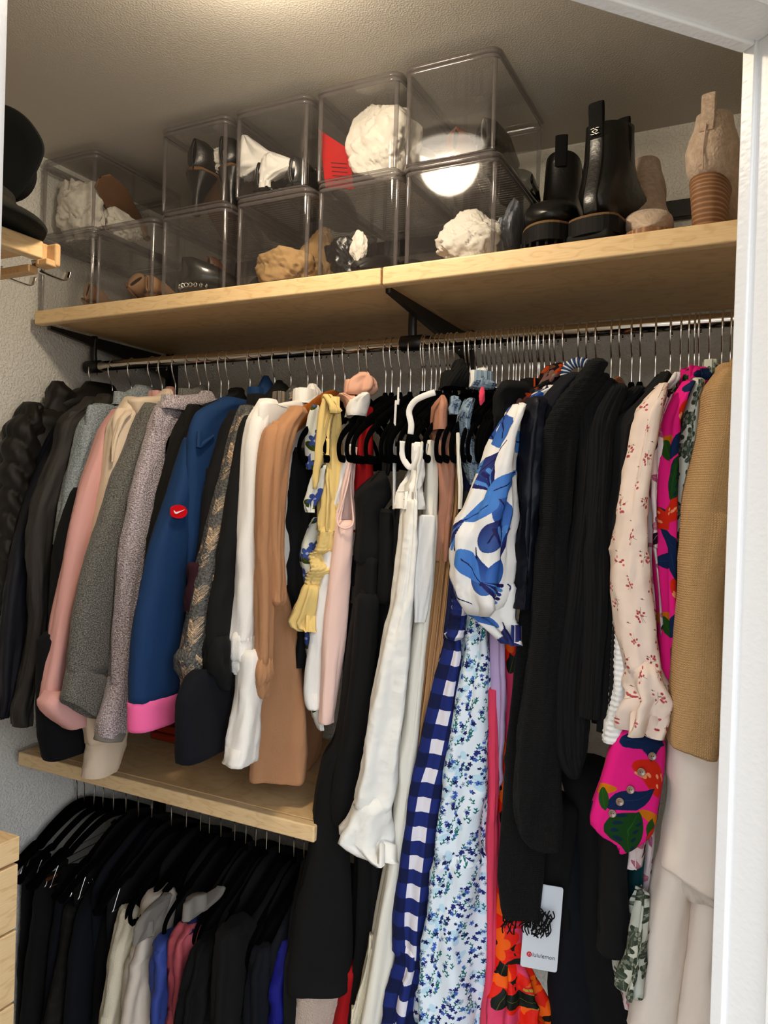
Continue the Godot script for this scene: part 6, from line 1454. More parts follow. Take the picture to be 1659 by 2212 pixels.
	piece(t, "skirt", "coral_pink", [1.106,1.35,.41,.007,.019,0, 1.114,1.23,.41,.007,.019,0, 1.116,1.183,.41,.007,.02,0, 1.115,1.142,.41,.008,.022,0, 1.115,1.113,.41,.008,.022,0, 1.119,1.01,.41,.007,.018,0, 1.122,.901,.41,.007,.018,0, 1.122,.845,.41,.008,.02,0, 1.121,.776,.41,.01,.025,0], {"amp": 0.004, "phi": 45, "seed": 210})
	t = thing("tropical_dress", "pink and orange tropical print dress reaching the floor", "dress", Vector3(1.190, 1.870, 0.290))
	piece(t, "bodice", "tropical", [1.129,1.442,.385,.013,.032,0, 1.132,1.393,.385,.012,.03,0, 1.134,1.349,.385,.012,.03,0, 1.133,1.293,.385,.012,.029,0, 1.132,1.237,.385,.011,.028,0, 1.129,1.181,.385,.012,.03,0, 1.13,1.114,.385,.013,.033,0, 1.136,1.026,.385,.019,.035,0, 1.142,.95,.385,.025,.035,0, 1.149,.874,.385,.03,.035,0], {"amp": 0.004, "open": false, "phi": 45, "seed": 211})
	piece(t, "skirt", "tropical", [1.149,.878,.385,.026,.05,0, 1.155,.853,.385,.035,.05,0, 1.161,.822,.385,.046,.05,0, 1.168,.777,.385,.056,.05,0], {"amp": 0.014, "k": 8, "m": 60, "phi": 45, "seed": 212})
	t = thing("yellow_camisole", "bright yellow strap of a top peeking out left of the leaf print blouse", "top", Vector3(1.160, 1.870, 0.290))
	piece(t, "strap", "bright_yellow", [1.094,1.788,.415,.007,.012,0, 1.088,1.777,.415,.012,.012,0, 1.081,1.765,.415,.01,.012,0, 1.075,1.748,.415,.003,.008,0], {"wr": 0.004, "phi": 45, "seed": 213})
	t = thing("dark_floral_shirt", "dark top with orange and grey flowers draped at the neck", "top", Vector3(1.205, 1.870, 0.290))
	piece(t, "neck", "dark_floral", [1.181,1.91,.325,.013,.029,0, 1.174,1.897,.325,.016,.03,0, 1.163,1.881,.325,.012,.027,0, 1.146,1.87,.325,.023,.03,0, 1.133,1.863,.325,.012,.03,0], {"wr": 0.012, "phi": 45, "seed": 214})
	piece(t, "shoulder", "dark_floral", [1.148,1.851,.405,.013,.02,0, 1.14,1.836,.405,.012,.02,0, 1.126,1.817,.405,.008,.02,0], {"phi": 45, "seed": 215})
	t = thing("black_wrap", "black fine top sloping behind the leaf print blouse", "top", Vector3(1.150, 1.870, 0.290))
	piece(t, "body", "black_fine", [1.135,1.862,.42,.029,.022,0, 1.125,1.85,.42,.024,.022,0, 1.117,1.831,.42,.015,.022,0, 1.115,1.803,.42,.014,.022,0, 1.107,1.774,.42,.015,.022,0, 1.096,1.736,.42,.016,.022,0, 1.085,1.698,.42,.018,.022,0, 1.074,1.658,.42,.021,.022,0], {"phi": 45, "seed": 216})

func upper_right() -> void:
	var t: Node3D
	t = thing("leaf_blouse", "white blouse with large blue leaves and a gathered puff sleeve", "blouse", Vector3(1.170, 1.870, 0.290))
	piece(t, "shoulder", "blue_leaves", [1.192,1.863,.4,.009,.017,0, 1.175,1.854,.4,.014,.027,0, 1.161,1.845,.4,.015,.029,0, 1.147,1.833,.4,.014,.029,0, 1.136,1.822,.4,.012,.026,0], {"open": false, "wr": 0.004, "phi": 40, "seed": 217})
	piece(t, "sleeve", "blue_leaves", [1.168,1.819,.5,.007,.041,0, 1.159,1.802,.5,.009,.055,0, 1.15,1.776,.5,.015,.055,0, 1.142,1.74,.5,.023,.055,0, 1.134,1.696,.5,.033,.055,0, 1.128,1.66,.5,.04,.055,0, 1.122,1.642,.5,.045,.055,0, 1.119,1.617,.5,.047,.055,0, 1.118,1.59,.5,.048,.055,0, 1.116,1.566,.5,.048,.055,0, 1.115,1.543,.5,.045,.055,0, 1.115,1.526,.5,.04,.055,0, 1.116,1.505,.5,.027,.055,0], {"amp": 0.008, "k": 5, "wr": 0.008, "m": 48, "open": false, "phi": 60, "seed": 218})
	piece(t, "drape", "blue_leaves", [1.144,1.536,.49,.026,.03,0, 1.137,1.515,.49,.034,.03,0, 1.133,1.494,.49,.038,.03,0, 1.145,1.478,.49,.027,.03,0, 1.154,1.465,.49,.019,.03,0, 1.166,1.447,.49,.005,.03,0], {"amp": 0.009, "k": 6, "wr": 0.008, "phi": 60, "seed": 219})
	t = thing("navy_blouse", "dark navy silk blouse right of the leaf print blouse", "blouse", Vector3(1.225, 1.870, 0.290))
	piece(t, "shoulder", "navy_silk", [1.217,1.883,.38,.01,.022,0, 1.207,1.871,.38,.014,.025,0, 1.19,1.853,.38,.019,.025,0, 1.171,1.834,.38,.019,.025,0], {"phi": 45, "seed": 220})
	piece(t, "sleeve", "navy_silk", [1.185,1.829,.475,.013,.045,0, 1.18,1.804,.475,.017,.045,0, 1.178,1.751,.475,.015,.045,0, 1.179,1.697,.475,.012,.045,0, 1.179,1.66,.475,.011,.045,0, 1.178,1.609,.475,.01,.045,0, 1.178,1.568,.475,.008,.043,0, 1.176,1.537,.475,.008,.044,0, 1.174,1.504,.475,.007,.042,0], {"wr": 0.012, "amp": 0.006, "phi": 60, "seed": 221})
	t = thing("navy_cardigan", "navy cardigan with a soft shoulder left of the chunky black knit", "sweater", Vector3(1.245, 1.870, 0.290))
	piece(t, "sleeve", "dark_navy", [1.241,1.869,.46,.01,.033,0, 1.227,1.854,.46,.011,.038,0, 1.206,1.824,.46,.014,.04,0, 1.195,1.79,.46,.014,.04,0, 1.188,1.735,.46,.013,.04,0, 1.186,1.667,.46,.011,.04,0], {"wr": 0.006, "phi": 55, "seed": 222})
	t = thing("black_scarf", "black knitted scarf with a fringed end hanging over the white tag", "scarf", Vector3(1.225, 1.870, 0.290))
	piece(t, "scarf_body", "black_chunky", [1.196,1.691,.452,.011,.018,0, 1.194,1.602,.452,.016,.018,0, 1.191,1.482,.452,.023,.018,0, 1.19,1.363,.452,.03,.018,0, 1.189,1.273,.452,.034,.018,0, 1.188,1.255,.452,.036,.018,0, 1.188,1.213,.452,.036,.018,0, 1.184,1.118,.452,.037,.018,0, 1.183,1.05,.452,.035,.018,0, 1.184,1.014,.452,.032,.018,0, 1.186,.998,.452,.029,.018,0], {"amp": 0.003, "p": 0.8, "phi": 62, "seed": 223})
	fringe(t)
	t = thing("black_sweater", "chunky black rib-knit sweater, first of the black knits from the left", "sweater", Vector3(1.262, 1.870, 0.290))
	piece(t, "sleeve", "black_chunky", [1.282,1.882,.485,.012,.04,0, 1.269,1.861,.485,.014,.04,0, 1.257,1.845,.485,.016,.04,0, 1.244,1.828,.485,.017,.04,0, 1.232,1.809,.485,.017,.04,0, 1.223,1.787,.485,.017,.04,0, 1.219,1.755,.485,.016,.04,0, 1.217,1.668,.485,.015,.04,0, 1.217,1.633,.485,.014,.04,0, 1.215,1.589,.485,.017,.04,0, 1.215,1.489,.485,.018,.04,0, 1.212,1.401,.485,.021,.04,0, 1.206,1.314,.485,.024,.04,0, 1.201,1.226,.485,.023,.04,0, 1.199,1.185,.485,.019,.04,0, 1.2,1.161,.485,.013,.04,0], {"puff": [0.012, 0.0018, 0], "step": 0.004, "wr": 0.004, "amp": 0.004, "phi": 62, "seed": 224})
	t = thing("black_sweater", "black waffle-knit sweater with a plain round shoulder, second of the black knits", "sweater", Vector3(1.285, 1.870, 0.290))
	piece(t, "sleeve", "black_chunky", [1.291,1.864,.475,.008,.034,0, 1.275,1.845,.475,.012,.04,0, 1.26,1.829,.475,.016,.04,0, 1.248,1.814,.475,.019,.04,0, 1.239,1.795,.475,.019,.04,0, 1.236,1.777,.475,.017,.04,0, 1.234,1.712,.475,.014,.04,0, 1.231,1.647,.475,.014,.04,0, 1.228,1.589,.475,.015,.04,0, 1.227,1.546,.475,.017,.04,0, 1.22,1.459,.475,.023,.04,0, 1.215,1.371,.475,.027,.04,0, 1.212,1.283,.475,.033,.04,0, 1.212,1.239,.475,.035,.04,0, 1.214,1.187,.475,.037,.04,0, 1.218,1.153,.475,.032,.04,0, 1.227,1.136,.475,.022,.04,0], {"wr": 0.004, "amp": 0.004, "phi": 62, "seed": 225})
	t = thing("black_sweater", "black fine-ribbed sweater with the longest visible cuff, third of the black knits", "sweater", Vector3(1.305, 1.870, 0.290))
	piece(t, "sleeve", "black_ribbed", [1.294,1.855,.465,.012,.04,0, 1.277,1.825,.465,.017,.04,0, 1.27,1.799,.465,.016,.04,0, 1.268,1.778,.465,.014,.04,0, 1.265,1.713,.465,.012,.04,0, 1.263,1.648,.465,.014,.04,0, 1.261,1.591,.465,.018,.04,0, 1.26,1.519,.465,.023,.04,0, 1.256,1.403,.465,.029,.04,0, 1.255,1.317,.465,.027,.04,0, 1.256,1.273,.465,.019,.04,0, 1.26,1.251,.465,.007,.036,0], {"rib": [0.006, 0.0009], "m": 60, "wr": 0.004, "amp": 0.004, "phi": 62, "seed": 226})
	t = thing("black_sweater", "black ribbed cardigan with a straight cuff, fourth of the black knits", "sweater", Vector3(1.328, 1.870, 0.290))
	piece(t, "sleeve", "black_ribbed", [1.311,1.844,.475,.013,.04,0, 1.298,1.813,.475,.016,.04,0, 1.292,1.787,.475,.016,.04,0, 1.289,1.755,.475,.015,.04,0, 1.288,1.67,.475,.015,.04,0, 1.289,1.635,.475,.015,.04,0, 1.288,1.593,.475,.016,.04,0, 1.289,1.523,.475,.014,.04,0, 1.286,1.381,.475,.012,.04,0, 1.285,1.349,.475,.012,.04,0], {"rib": [0.007, 0.0009], "m": 60, "p": 0.75, "wr": 0.004, "amp": 0.004, "phi": 62, "seed": 227})
	t = thing("black_sweater", "black rib jumper with narrow shoulder, fifth of the black knits", "sweater", Vector3(1.345, 1.870, 0.290))
	piece(t, "sleeve", "black_ribbed", [1.338,1.846,.455,.008,.03,0, 1.312,1.817,.455,.014,.04,0, 1.304,1.8,.455,.014,.04,0, 1.301,1.778,.455,.012,.04,0, 1.302,1.735,.455,.009,.037,0, 1.306,1.607,.455,.007,.031,0, 1.307,1.593,.455,.006,.027,0, 1.309,1.408,.455,.008,.032,0], {"rib": [0.007, 0.001], "m": 60, "wr": 0.004, "amp": 0.004, "phi": 62, "seed": 228})
	t = thing("black_blouse", "smooth black blouse with gathered shoulder beside the sprigged blouse", "blouse", Vector3(1.360, 1.870, 0.290))
	piece(t, "sleeve", "black_crepe", [1.381,1.865,.47,.006,.025,0, 1.371,1.85,.47,.007,.031,0, 1.349,1.822,.47,.01,.045,0, 1.336,1.806,.47,.014,.045,0, 1.327,1.791,.47,.015,.045,0, 1.323,1.777,.47,.015,.045,0, 1.318,1.692,.47,.011,.045,0, 1.313,1.636,.47,.015,.045,0, 1.316,1.594,.47,.009,.045,0, 1.315,1.524,.47,.01,.045,0, 1.314,1.412,.47,.009,.044,0, 1.313,1.327,.47,.008,.042,0], {"amp": 0.007, "k": 5, "phi": 65, "seed": 229})
	t = thing("black_trousers", "long black trousers filling the space below the black knits", "trousers", Vector3(1.290, 1.870, 0.290))
	piece(t, "left_leg", "dark_navy", [1.205,1.142,.35,.045,.05,0, 1.225,1.031,.35,.033,.05,0, 1.237,.948,.35,.031,.05,0, 1.245,.878,.35,.036,.05,0, 1.258,.786,.35,.042,.05,0], {"amp": 0.005, "phi": 60, "seed": 230})
	piece(t, "right_leg", "black_wool", [1.262,1.205,.33,.05,.05,0, 1.285,1.095,.33,.04,.05,0, 1.29,.952,.33,.046,.05,0, 1.309,.791,.33,.036,.05,0], {"amp": 0.006, "phi": 60, "seed": 231})
	t = thing("black_coat", "black long coat sleeve at the right end of the black clothes", "coat", Vector3(1.345, 1.870, 0.290))
	piece(t, "sleeve", "black_wool", [1.324,1.224,.44,.022,.04,0, 1.325,1.119,.44,.019,.04,0, 1.328,1.041,.44,.02,.04,0, 1.325,.983,.44,.018,.04,0], {"phi": 65, "seed": 232})
	t = thing("corded_shirt", "white corded top, only its sleeve end showing beside the floral frill", "top", Vector3(1.368, 1.870, 0.290))
	piece(t, "sleeve", "white_ottoman", [1.337,1.502,.505,.01,.024,0, 1.337,1.448,.505,.01,.024,0, 1.336,1.394,.505,.01,.024,0, 1.333,1.352,.505,.011,.024,0, 1.329,1.322,.505,.012,.024,0], {"amp": 0.002, "puff": [0.009, 0.002, 0], "step": 0.003, "p": 0.8, "phi": 68, "seed": 233})
	t = thing("sprig_blouse", "blush blouse with red sprigs and a frilled cuff", "blouse", Vector3(1.380, 1.870, 0.290))
	piece(t, "sleeve", "red_ditsy", [1.384,1.844,.51,.003,.02,0, 1.37,1.82,.51,.012,.05,0, 1.364,1.802,.51,.015,.05,0, 1.359,1.772,.51,.017,.05,0, 1.351,1.712,.51,.018,.05,0, 1.347,1.665,.51,.02,.05,0, 1.347,1.651,.51,.019,.05,0, 1.347,1.611,.51,.023,.05,0, 1.348,1.598,.51,.023,.05,0, 1.351,1.558,.51,.027,.05,0, 1.358,1.505,.51,.028,.05,0, 1.365,1.466,.51,.027,.05,0, 1.37,1.437,.51,.024,.05,0], {"amp": 0.005, "k": 4, "wr": 0.008, "open": false, "phi": 70, "seed": 234})
	piece(t, "cuff_frill", "red_ditsy", [1.371,1.44,.515,.024,.055,0, 1.373,1.427,.515,.026,.055,0, 1.377,1.415,.515,.03,.055,0, 1.381,1.402,.515,.029,.055,0, 1.375,1.385,.515,.03,.055,0, 1.37,1.366,.515,.026,.055,0, 1.368,1.351,.515,.02,.055,0], {"amp": 0.016, "k": 7, "m": 60, "grow": 1.0, "phi": 70, "seed": 235})
	piece(t, "collar", "white_cloth", [1.391,1.879,.4,.003,.005,0, 1.388,1.871,.4,.005,.01,0, 1.382,1.861,.4,.004,.008,0, 1.377,1.854,.4,.002,.004,0], {"phi": 50, "seed": 236})
	piece(t, "collar_frill", "red_ditsy", [1.376,1.851,.46,.004,.013,0, 1.375,1.841,.46,.006,.018,0, 1.371,1.831,.46,.009,.02,0, 1.373,1.819,.46,.004,.014,0], {"wr": 0.015, "amp": 0.008, "k": 6, "phi": 60, "seed": 237})
	t = thing("smocked_blouse", "pink botanical blouse with smocked shoulder", "blouse", Vector3(1.395, 1.870, 0.290))
	piece(t, "sleeve", "pink_leaves", [1.387,1.835,.485,.004,.019,0, 1.381,1.819,.485,.005,.027,0, 1.376,1.803,.485,.006,.032,0, 1.374,1.785,.485,.007,.034,0, 1.371,1.766,.485,.008,.039,0, 1.37,1.734,.485,.009,.04,0, 1.373,1.652,.485,.008,.04,0, 1.377,1.612,.485,.007,.034,0, 1.376,1.598,.485,.007,.038,0, 1.396,1.452,.485,.005,.023,0], {"wr": 0.012, "amp": 0.008, "k": 6, "phi": 68, "seed": 238})
	piece(t, "hem", "pink_leaves", [1.346,1.164,.43,.022,.03,0, 1.344,1.146,.43,.023,.03,0, 1.342,1.127,.43,.023,.03,0, 1.351,1.117,.43,.011,.03,0], {"wr": 0.008, "phi": 65, "seed": 239})
	piece(t, "back_hem", "pink_leaves", [1.37,1.185,.4,.008,.03,0, 1.372,1.141,.4,.005,.023,0, 1.371,1.088,.4,.004,.015,0, 1.37,1.061,.4,.003,.011,0], {"phi": 65, "seed": 240})
	piece(t, "low_hem", "pink_leaves", [1.351,.915,.42,.007,.02,0, 1.35,.899,.42,.005,.02,0, 1.352,.885,.42,.002,.01,0], {"phi": 65, "seed": 241})
	t = thing("jungle_blouse", "magenta blouse with jungle print and a buttoned cuff", "blouse", Vector3(1.412, 1.870, 0.290))
	piece(t, "sleeve", "magenta_jungle", [1.414,1.846,.49,.006,.033,0, 1.4,1.818,.49,.008,.045,0, 1.393,1.794,.49,.009,.045,0, 1.391,1.774,.49,.009,.045,0, 1.389,1.733,.49,.011,.045,0, 1.389,1.672,.49,.012,.045,0, 1.39,1.599,.49,.013,.045,0, 1.395,1.506,.49,.008,.044,0, 1.398,1.426,.49,.007,.039,0, 1.393,1.358,.49,.013,.045,0], {"amp": 0.006, "k": 4, "open": false, "phi": 70, "seed": 242})
	piece(t, "collar_knot", "magenta_jungle", [1.419,1.882,.4,.007,.02,0, 1.418,1.874,.4,.01,.027,0, 1.417,1.866,.4,.01,.027,0, 1.415,1.857,.4,.006,.017,0], {"wr": 0.014, "amp": 0.008, "phi": 60, "seed": 243})
	piece(t, "cuff", "magenta_jungle", [1.373,1.339,.505,.029,.022,.007, 1.366,1.315,.505,.038,.022,.002, 1.36,1.273,.505,.041,.022,.007, 1.347,1.206,.505,.044,.022,.007, 1.338,1.182,.505,.028,.022,.011, 1.344,1.171,.505,.002,.02,.009], {"amp": 0.002, "wr": 0.003, "p": 0.6, "phi": 72, "seed": 244})
	cuff_buttons(t)
	t = thing("toile_blouse", "white blouse with grey green roses and a puffed cuff", "blouse", Vector3(1.430, 1.870, 0.290))
	piece(t, "sleeve", "green_toile", [1.423,1.85,.475,.008,.038,0, 1.421,1.835,.475,.008,.04,0, 1.418,1.815,.475,.009,.04,0, 1.414,1.775,.475,.011,.04,0, 1.41,1.714,.475,.011,.04,0, 1.408,1.653,.475,.008,.04,0, 1.407,1.613,.475,.007,.038,0, 1.408,1.599,.475,.007,.035,0, 1.407,1.451,.475,.006,.033,0], {"amp": 0.005, "phi": 70, "seed": 245})
	piece(t, "collar", "green_toile", [1.441,1.892,.38,.004,.012,0, 1.441,1.883,.38,.007,.018,0, 1.437,1.87,.38,.006,.016,0], {"wr": 0.01, "phi": 60, "seed": 246})
	piece(t, "puff_cuff", "green_toile", [1.374,1.092,.46,.003,.014,0, 1.373,1.08,.46,.003,.017,0, 1.368,1.048,.46,.007,.035,0, 1.361,1.009,.46,.009,.05,0, 1.357,.969,.46,.013,.05,0, 1.355,.948,.46,.012,.05,0, 1.359,.939,.46,.005,.028,0], {"amp": 0.008, "k": 6, "wr": 0.006, "phi": 68, "seed": 247})
	t = thing("teal_dress", "narrow strip of a teal dress behind the printed blouses", "dress", Vector3(1.400, 1.870, 0.290))
	piece(t, "skirt", "teal", [1.35,1.112,.38,.011,.03,0, 1.352,1.048,.38,.011,.03,0, 1.355,.994,.38,.009,.029,0, 1.354,.953,.38,.007,.024,0], {"amp": 0.006, "k": 4, "phi": 60, "seed": 248})
	t = thing("ivory_jumpsuit", "ivory crepe wide-leg trousers and top at the right end of the rail", "jumpsuit", Vector3(1.450, 1.870, 0.290))
	piece(t, "sleeve", "ivory_crepe", [1.432,1.829,.47,.003,.017,0, 1.425,1.795,.47,.006,.028,0, 1.421,1.755,.47,.006,.029,0, 1.413,1.673,.47,.008,.03,0, 1.409,1.64,.47,.01,.03,0, 1.409,1.599,.47,.009,.03,0, 1.409,1.478,.47,.01,.03,0], {"amp": 0.003, "phi": 70, "seed": 249})
	piece(t, "jacket_hem", "ivory_crepe", [1.437,1.506,.46,.037,.05,0, 1.439,1.372,.46,.039,.05,0, 1.439,1.291,.46,.039,.05,0, 1.442,1.265,.46,.039,.05,0, 1.441,1.214,.46,.038,.05,.011, 1.439,1.164,.46,.04,.05,.016, 1.436,1.131,.46,.04,.05,.02], {"amp": 0.003, "wr": 0.003, "p": 0.8, "phi": 72, "seed": 250})
	piece(t, "lining", "ivory_satin", [1.444,1.134,.445,.035,.04,.011, 1.445,1.115,.445,.033,.04,.009, 1.455,1.1,.445,.021,.04,.002], {"amp": 0.008, "k": 4, "phi": 72, "seed": 251})
	piece(t, "left_leg", "ivory_crepe", [1.416,1.151,.44,.022,.045,0, 1.412,1.114,.44,.025,.045,0, 1.405,1.049,.44,.029,.045,0, 1.397,.958,.44,.031,.045,0, 1.39,.883,.44,.034,.045,0], {"amp": 0.003, "phi": 72, "seed": 252})
	piece(t, "right_leg", "ivory_crepe", [1.453,1.103,.42,.02,.05,0, 1.452,1.04,.42,.02,.05,0, 1.448,.963,.42,.025,.05,0, 1.445,.89,.42,.028,.05,0], {"amp": 0.004, "phi": 72, "seed": 253})
	t = thing("tan_sweater", "tan wool sweater at the right end of the rail", "sweater", Vector3(1.465, 1.870, 0.290))
	piece(t, "sleeve", "tan_knit", [1.465,1.853,.525,.009,.045,0, 1.46,1.831,.525,.019,.05,0, 1.459,1.808,.525,.021,.05,0, 1.458,1.77,.525,.024,.05,0, 1.453,1.712,.525,.03,.05,0, 1.447,1.668,.525,.03,.05,0, 1.45,1.654,.525,.033,.05,0, 1.445,1.604,.525,.03,.05,0, 1.442,1.54,.525,.029,.05,0, 1.442,1.438,.525,.03,.05,0, 1.44,1.361,.525,.03,.05,0, 1.439,1.336,.525,.029,.05,.008], {"amp": 0.003, "p": 0.8, "wr": 0.003, "phi": 72, "seed": 254})
	piece(t, "shoulder", "tan_knit", [1.474,1.892,.42,.004,.01,0, 1.474,1.883,.42,.006,.015,0, 1.468,1.871,.42,.011,.028,0, 1.465,1.854,.42,.016,.03,0], {"phi": 60, "seed": 255})
	piece(t, "body", "tan_knit", [1.473,1.867,.44,.009,.037,0, 1.472,1.818,.44,.011,.04,0, 1.479,1.716,.44,.006,.026,0, 1.48,1.602,.44,.005,.019,0, 1.476,1.535,.44,.006,.024,0, 1.474,1.426,.44,.004,.017,0], {"amp": 0.008, "k": 3, "phi": 70, "seed": 256})
	t = thing("brown_coat", "brown coat edge showing behind the ivory trousers by the door frame", "coat", Vector3(1.475, 1.870, 0.290))
	piece(t, "edge", "brown_cloth", [1.471,1.095,.36,.008,.03,0, 1.474,1.017,.36,.007,.03,0, 1.477,.865,.36,.005,.022,0], {"phi": 70, "seed": 257})
	t = thing("black_rib_shirt", "black ribbed top carrying the large white swing tag", "top", Vector3(1.268, 1.870, 0.290))
	piece(t, "body", "black_fine", [1.232,1.16,.385,.026,.02,0, 1.226,1.034,.385,.025,.02,0, 1.233,.963,.385,.021,.02,0], {"phi": 62, "seed": 258})
	swing_tag(t)

func lower_rail() -> void:
	var t: Node3D
	t = thing("dark_shirt", "plain black shirt on the lower rail, behind the plaid skirt", "shirt", Vector3(0.160, 0.888, 0.290))
	piece(t, "body", "black_cloth", [.16,.893,.27,.02,.008,0, .16,.882,.27,.06,.016,0, .16,.855,.27,.11,.018,0, .16,.82,.27,.15,.02,0, .16,.76,.27,.17,.02,0, .16,.5,.27,.15,.022,0, .16,.2,.27,.15,.022,0], {"amp": 0.004, "k": 4, "wr": 0.004, "seed": 259})
	t = thing("dark_shirt", "navy black shirt on the lower rail, behind the wide navy skirt", "shirt", Vector3(0.225, 0.888, 0.290))
	piece(t, "body", "dark_navy", [.225,.893,.27,.02,.008,0, .225,.882,.27,.06,.016,0, .225,.855,.27,.11,.018,0, .225,.82,.27,.16,.02,0, .225,.76,.27,.18,.02,0, .225,.5,.27,.16,.022,0, .225,.2,.27,.16,.022,0], {"amp": 0.004, "k": 4, "wr": 0.004, "seed": 260})
	t = thing("dark_shirt", "plain black shirt on the lower rail, behind the black culottes", "shirt", Vector3(0.285, 0.888, 0.290))
	piece(t, "body", "black_wool", [.285,.893,.27,.02,.008,0, .285,.882,.27,.06,.016,0, .285,.855,.27,.11,.018,0, .285,.82,.27,.17,.02,0, .285,.76,.27,.19,.02,0, .285,.5,.27,.17,.022,0, .285,.2,.27,.17,.022,0], {"amp": 0.004, "k": 4, "wr": 0.004, "seed": 261})
	t = thing("dark_shirt", "plain black shirt on the lower rail, behind the cream skirt", "shirt", Vector3(0.360, 0.888, 0.290))
	piece(t, "body", "black_cloth", [.36,.893,.27,.02,.008,0, .36,.882,.27,.06,.016,0, .36,.855,.27,.11,.018,0, .36,.82,.27,.12,.02,0, .36,.76,.27,.14,.02,0, .36,.5,.27,.12,.022,0, .36,.2,.27,.12,.022,0], {"amp": 0.004, "k": 4, "wr": 0.004, "seed": 262})
	t = thing("dark_shirt", "plain black shirt on the lower rail, behind the satin skirt", "shirt", Vector3(0.435, 0.888, 0.290))
	piece(t, "body", "black_wool", [.435,.893,.27,.02,.008,0, .435,.882,.27,.06,.016,0, .435,.855,.27,.11,.018,0, .435,.82,.27,.13,.02,0, .435,.76,.27,.15,.02,0, .435,.5,.27,.13,.022,0, .435,.2,.27,.13,.022,0], {"amp": 0.004, "k": 4, "wr": 0.004, "seed": 263})
	t = thing("dark_shirt", "plain black shirt on the lower rail, behind the rose skirt", "shirt", Vector3(0.515, 0.888, 0.290))
	piece(t, "body", "black_cloth", [.515,.893,.27,.02,.008,0, .515,.882,.27,.06,.016,0, .515,.855,.27,.11,.018,0, .515,.82,.27,.15,.02,0, .515,.76,.27,.17,.02,0, .515,.5,.27,.15,.022,0, .515,.2,.27,.15,.022,0], {"amp": 0.004, "k": 4, "wr": 0.004, "seed": 264})
	t = thing("dark_shirt", "plain black shirt on the lower rail, behind the pleated skirt", "shirt", Vector3(0.575, 0.888, 0.290))
	piece(t, "body", "black_wool", [.575,.893,.27,.02,.008,0, .575,.882,.27,.06,.016,0, .575,.855,.27,.11,.018,0, .575,.82,.27,.17,.02,0, .575,.76,.27,.19,.02,0, .575,.5,.27,.17,.022,0, .575,.2,.27,.17,.022,0], {"amp": 0.004, "k": 4, "wr": 0.004, "seed": 265})
	t = thing("dark_shirt", "plain black shirt on the lower rail, behind the black trousers", "shirt", Vector3(0.640, 0.888, 0.290))
	piece(t, "body", "black_cloth", [.64,.893,.27,.02,.008,0, .64,.882,.27,.06,.016,0, .64,.855,.27,.11,.018,0, .64,.82,.27,.17,.02,0, .64,.76,.27,.19,.02,0, .64,.5,.27,.17,.022,0, .64,.2,.27,.17,.022,0], {"amp": 0.004, "k": 4, "wr": 0.004, "seed": 266})
	t = thing("dark_shirt", "navy black shirt on the lower rail, behind the royal blue skirt", "shirt", Vector3(0.700, 0.888, 0.290))
	piece(t, "body", "dark_navy", [.7,.893,.27,.02,.008,0, .7,.882,.27,.06,.016,0, .7,.855,.27,.11,.018,0, .7,.82,.27,.16,.02,0, .7,.76,.27,.18,.02,0, .7,.5,.27,.16,.022,0, .7,.2,.27,.16,.022,0], {"amp": 0.004, "k": 4, "wr": 0.004, "seed": 267})
	t = thing("dark_shirt", "plain black shirt on the lower rail, behind the black jumpsuit", "shirt", Vector3(0.745, 0.888, 0.290))
	piece(t, "body", "black_wool", [.745,.893,.27,.02,.008,0, .745,.882,.27,.06,.016,0, .745,.855,.27,.11,.018,0, .745,.82,.27,.18,.02,0, .745,.76,.27,.2,.02,0, .745,.5,.27,.18,.022,0, .745,.2,.27,.18,.022,0], {"amp": 0.004, "k": 4, "wr": 0.004, "seed": 268})
	t = thing("black_skirt", "black skirt clipped at the far left of the lower rail beside the drawers", "skirt", Vector3(0.000, 0.888, 0.290))
	piece(t, "body", "black_cloth", [0,.797,.409,.033,.02,0, 0,.75,.413,.034,.02,0, 0,.638,.416,.032,.02,0, 0,.526,.42,.032,.02,0, 0,.411,.424,.03,.02,0], {"amp": 0.004, "k": 3, "seed": 269})
	t = thing("striped_trousers", "black trousers with a small striped patch at the waist, second from the drawers", "trousers", Vector3(0.070, 0.888, 0.290))
	piece(t, "body", "black_wool", [.07,.803,.418,.031,.02,0, .07,.774,.427,.036,.02,0, .07,.735,.434,.037,.02,0, .07,.669,.44,.038,.02,0, .07,.59,.448,.041,.02,0, .07,.455,.459,.044,.02,0], {"amp": 0.004, "k": 3, "seed": 270})
	patch(t)
	t = thing("navy_trousers", "navy black trousers hanging between the striped and the plaid pairs", "trousers", Vector3(0.110, 0.888, 0.290))
	piece(t, "body", "dark_navy", [.11,.792,.408,.027,.02,0, .11,.75,.413,.031,.02,0, .11,.696,.416,.033,.02,0, .11,.589,.424,.036,.02,0, .11,.456,.437,.041,.02,0], {"amp": 0.004, "k": 3, "seed": 271})
	t = thing("plaid_skirt", "grey checked skirt on the lower rail", "skirt", Vector3(0.150, 0.888, 0.290))
	piece(t, "body", "grey_plaid", [.15,.727,.431,.022,.02,0, .15,.661,.436,.027,.02,0, .15,.586,.448,.032,.02,0, .15,.537,.457,.036,.02,0, .15,.486,.465,.04,.02,0], {"amp": 0.004, "k": 3, "seed": 272})
	t = thing("navy_skirt", "wide navy skirt clipped beneath a silver clip", "skirt", Vector3(0.200, 0.888, 0.290))
	piece(t, "body", "dark_navy", [.2,.77,.4,.034,.024,0, .2,.749,.408,.047,.024,0, .2,.719,.413,.056,.024,0, .2,.613,.419,.068,.024,0, .2,.477,.422,.077,.024,0], {"amp": 0.004, "k": 3, "seed": 273})
	t = thing("black_culottes", "black pleated culottes left of the cream skirt", "trousers", Vector3(0.250, 0.888, 0.290))
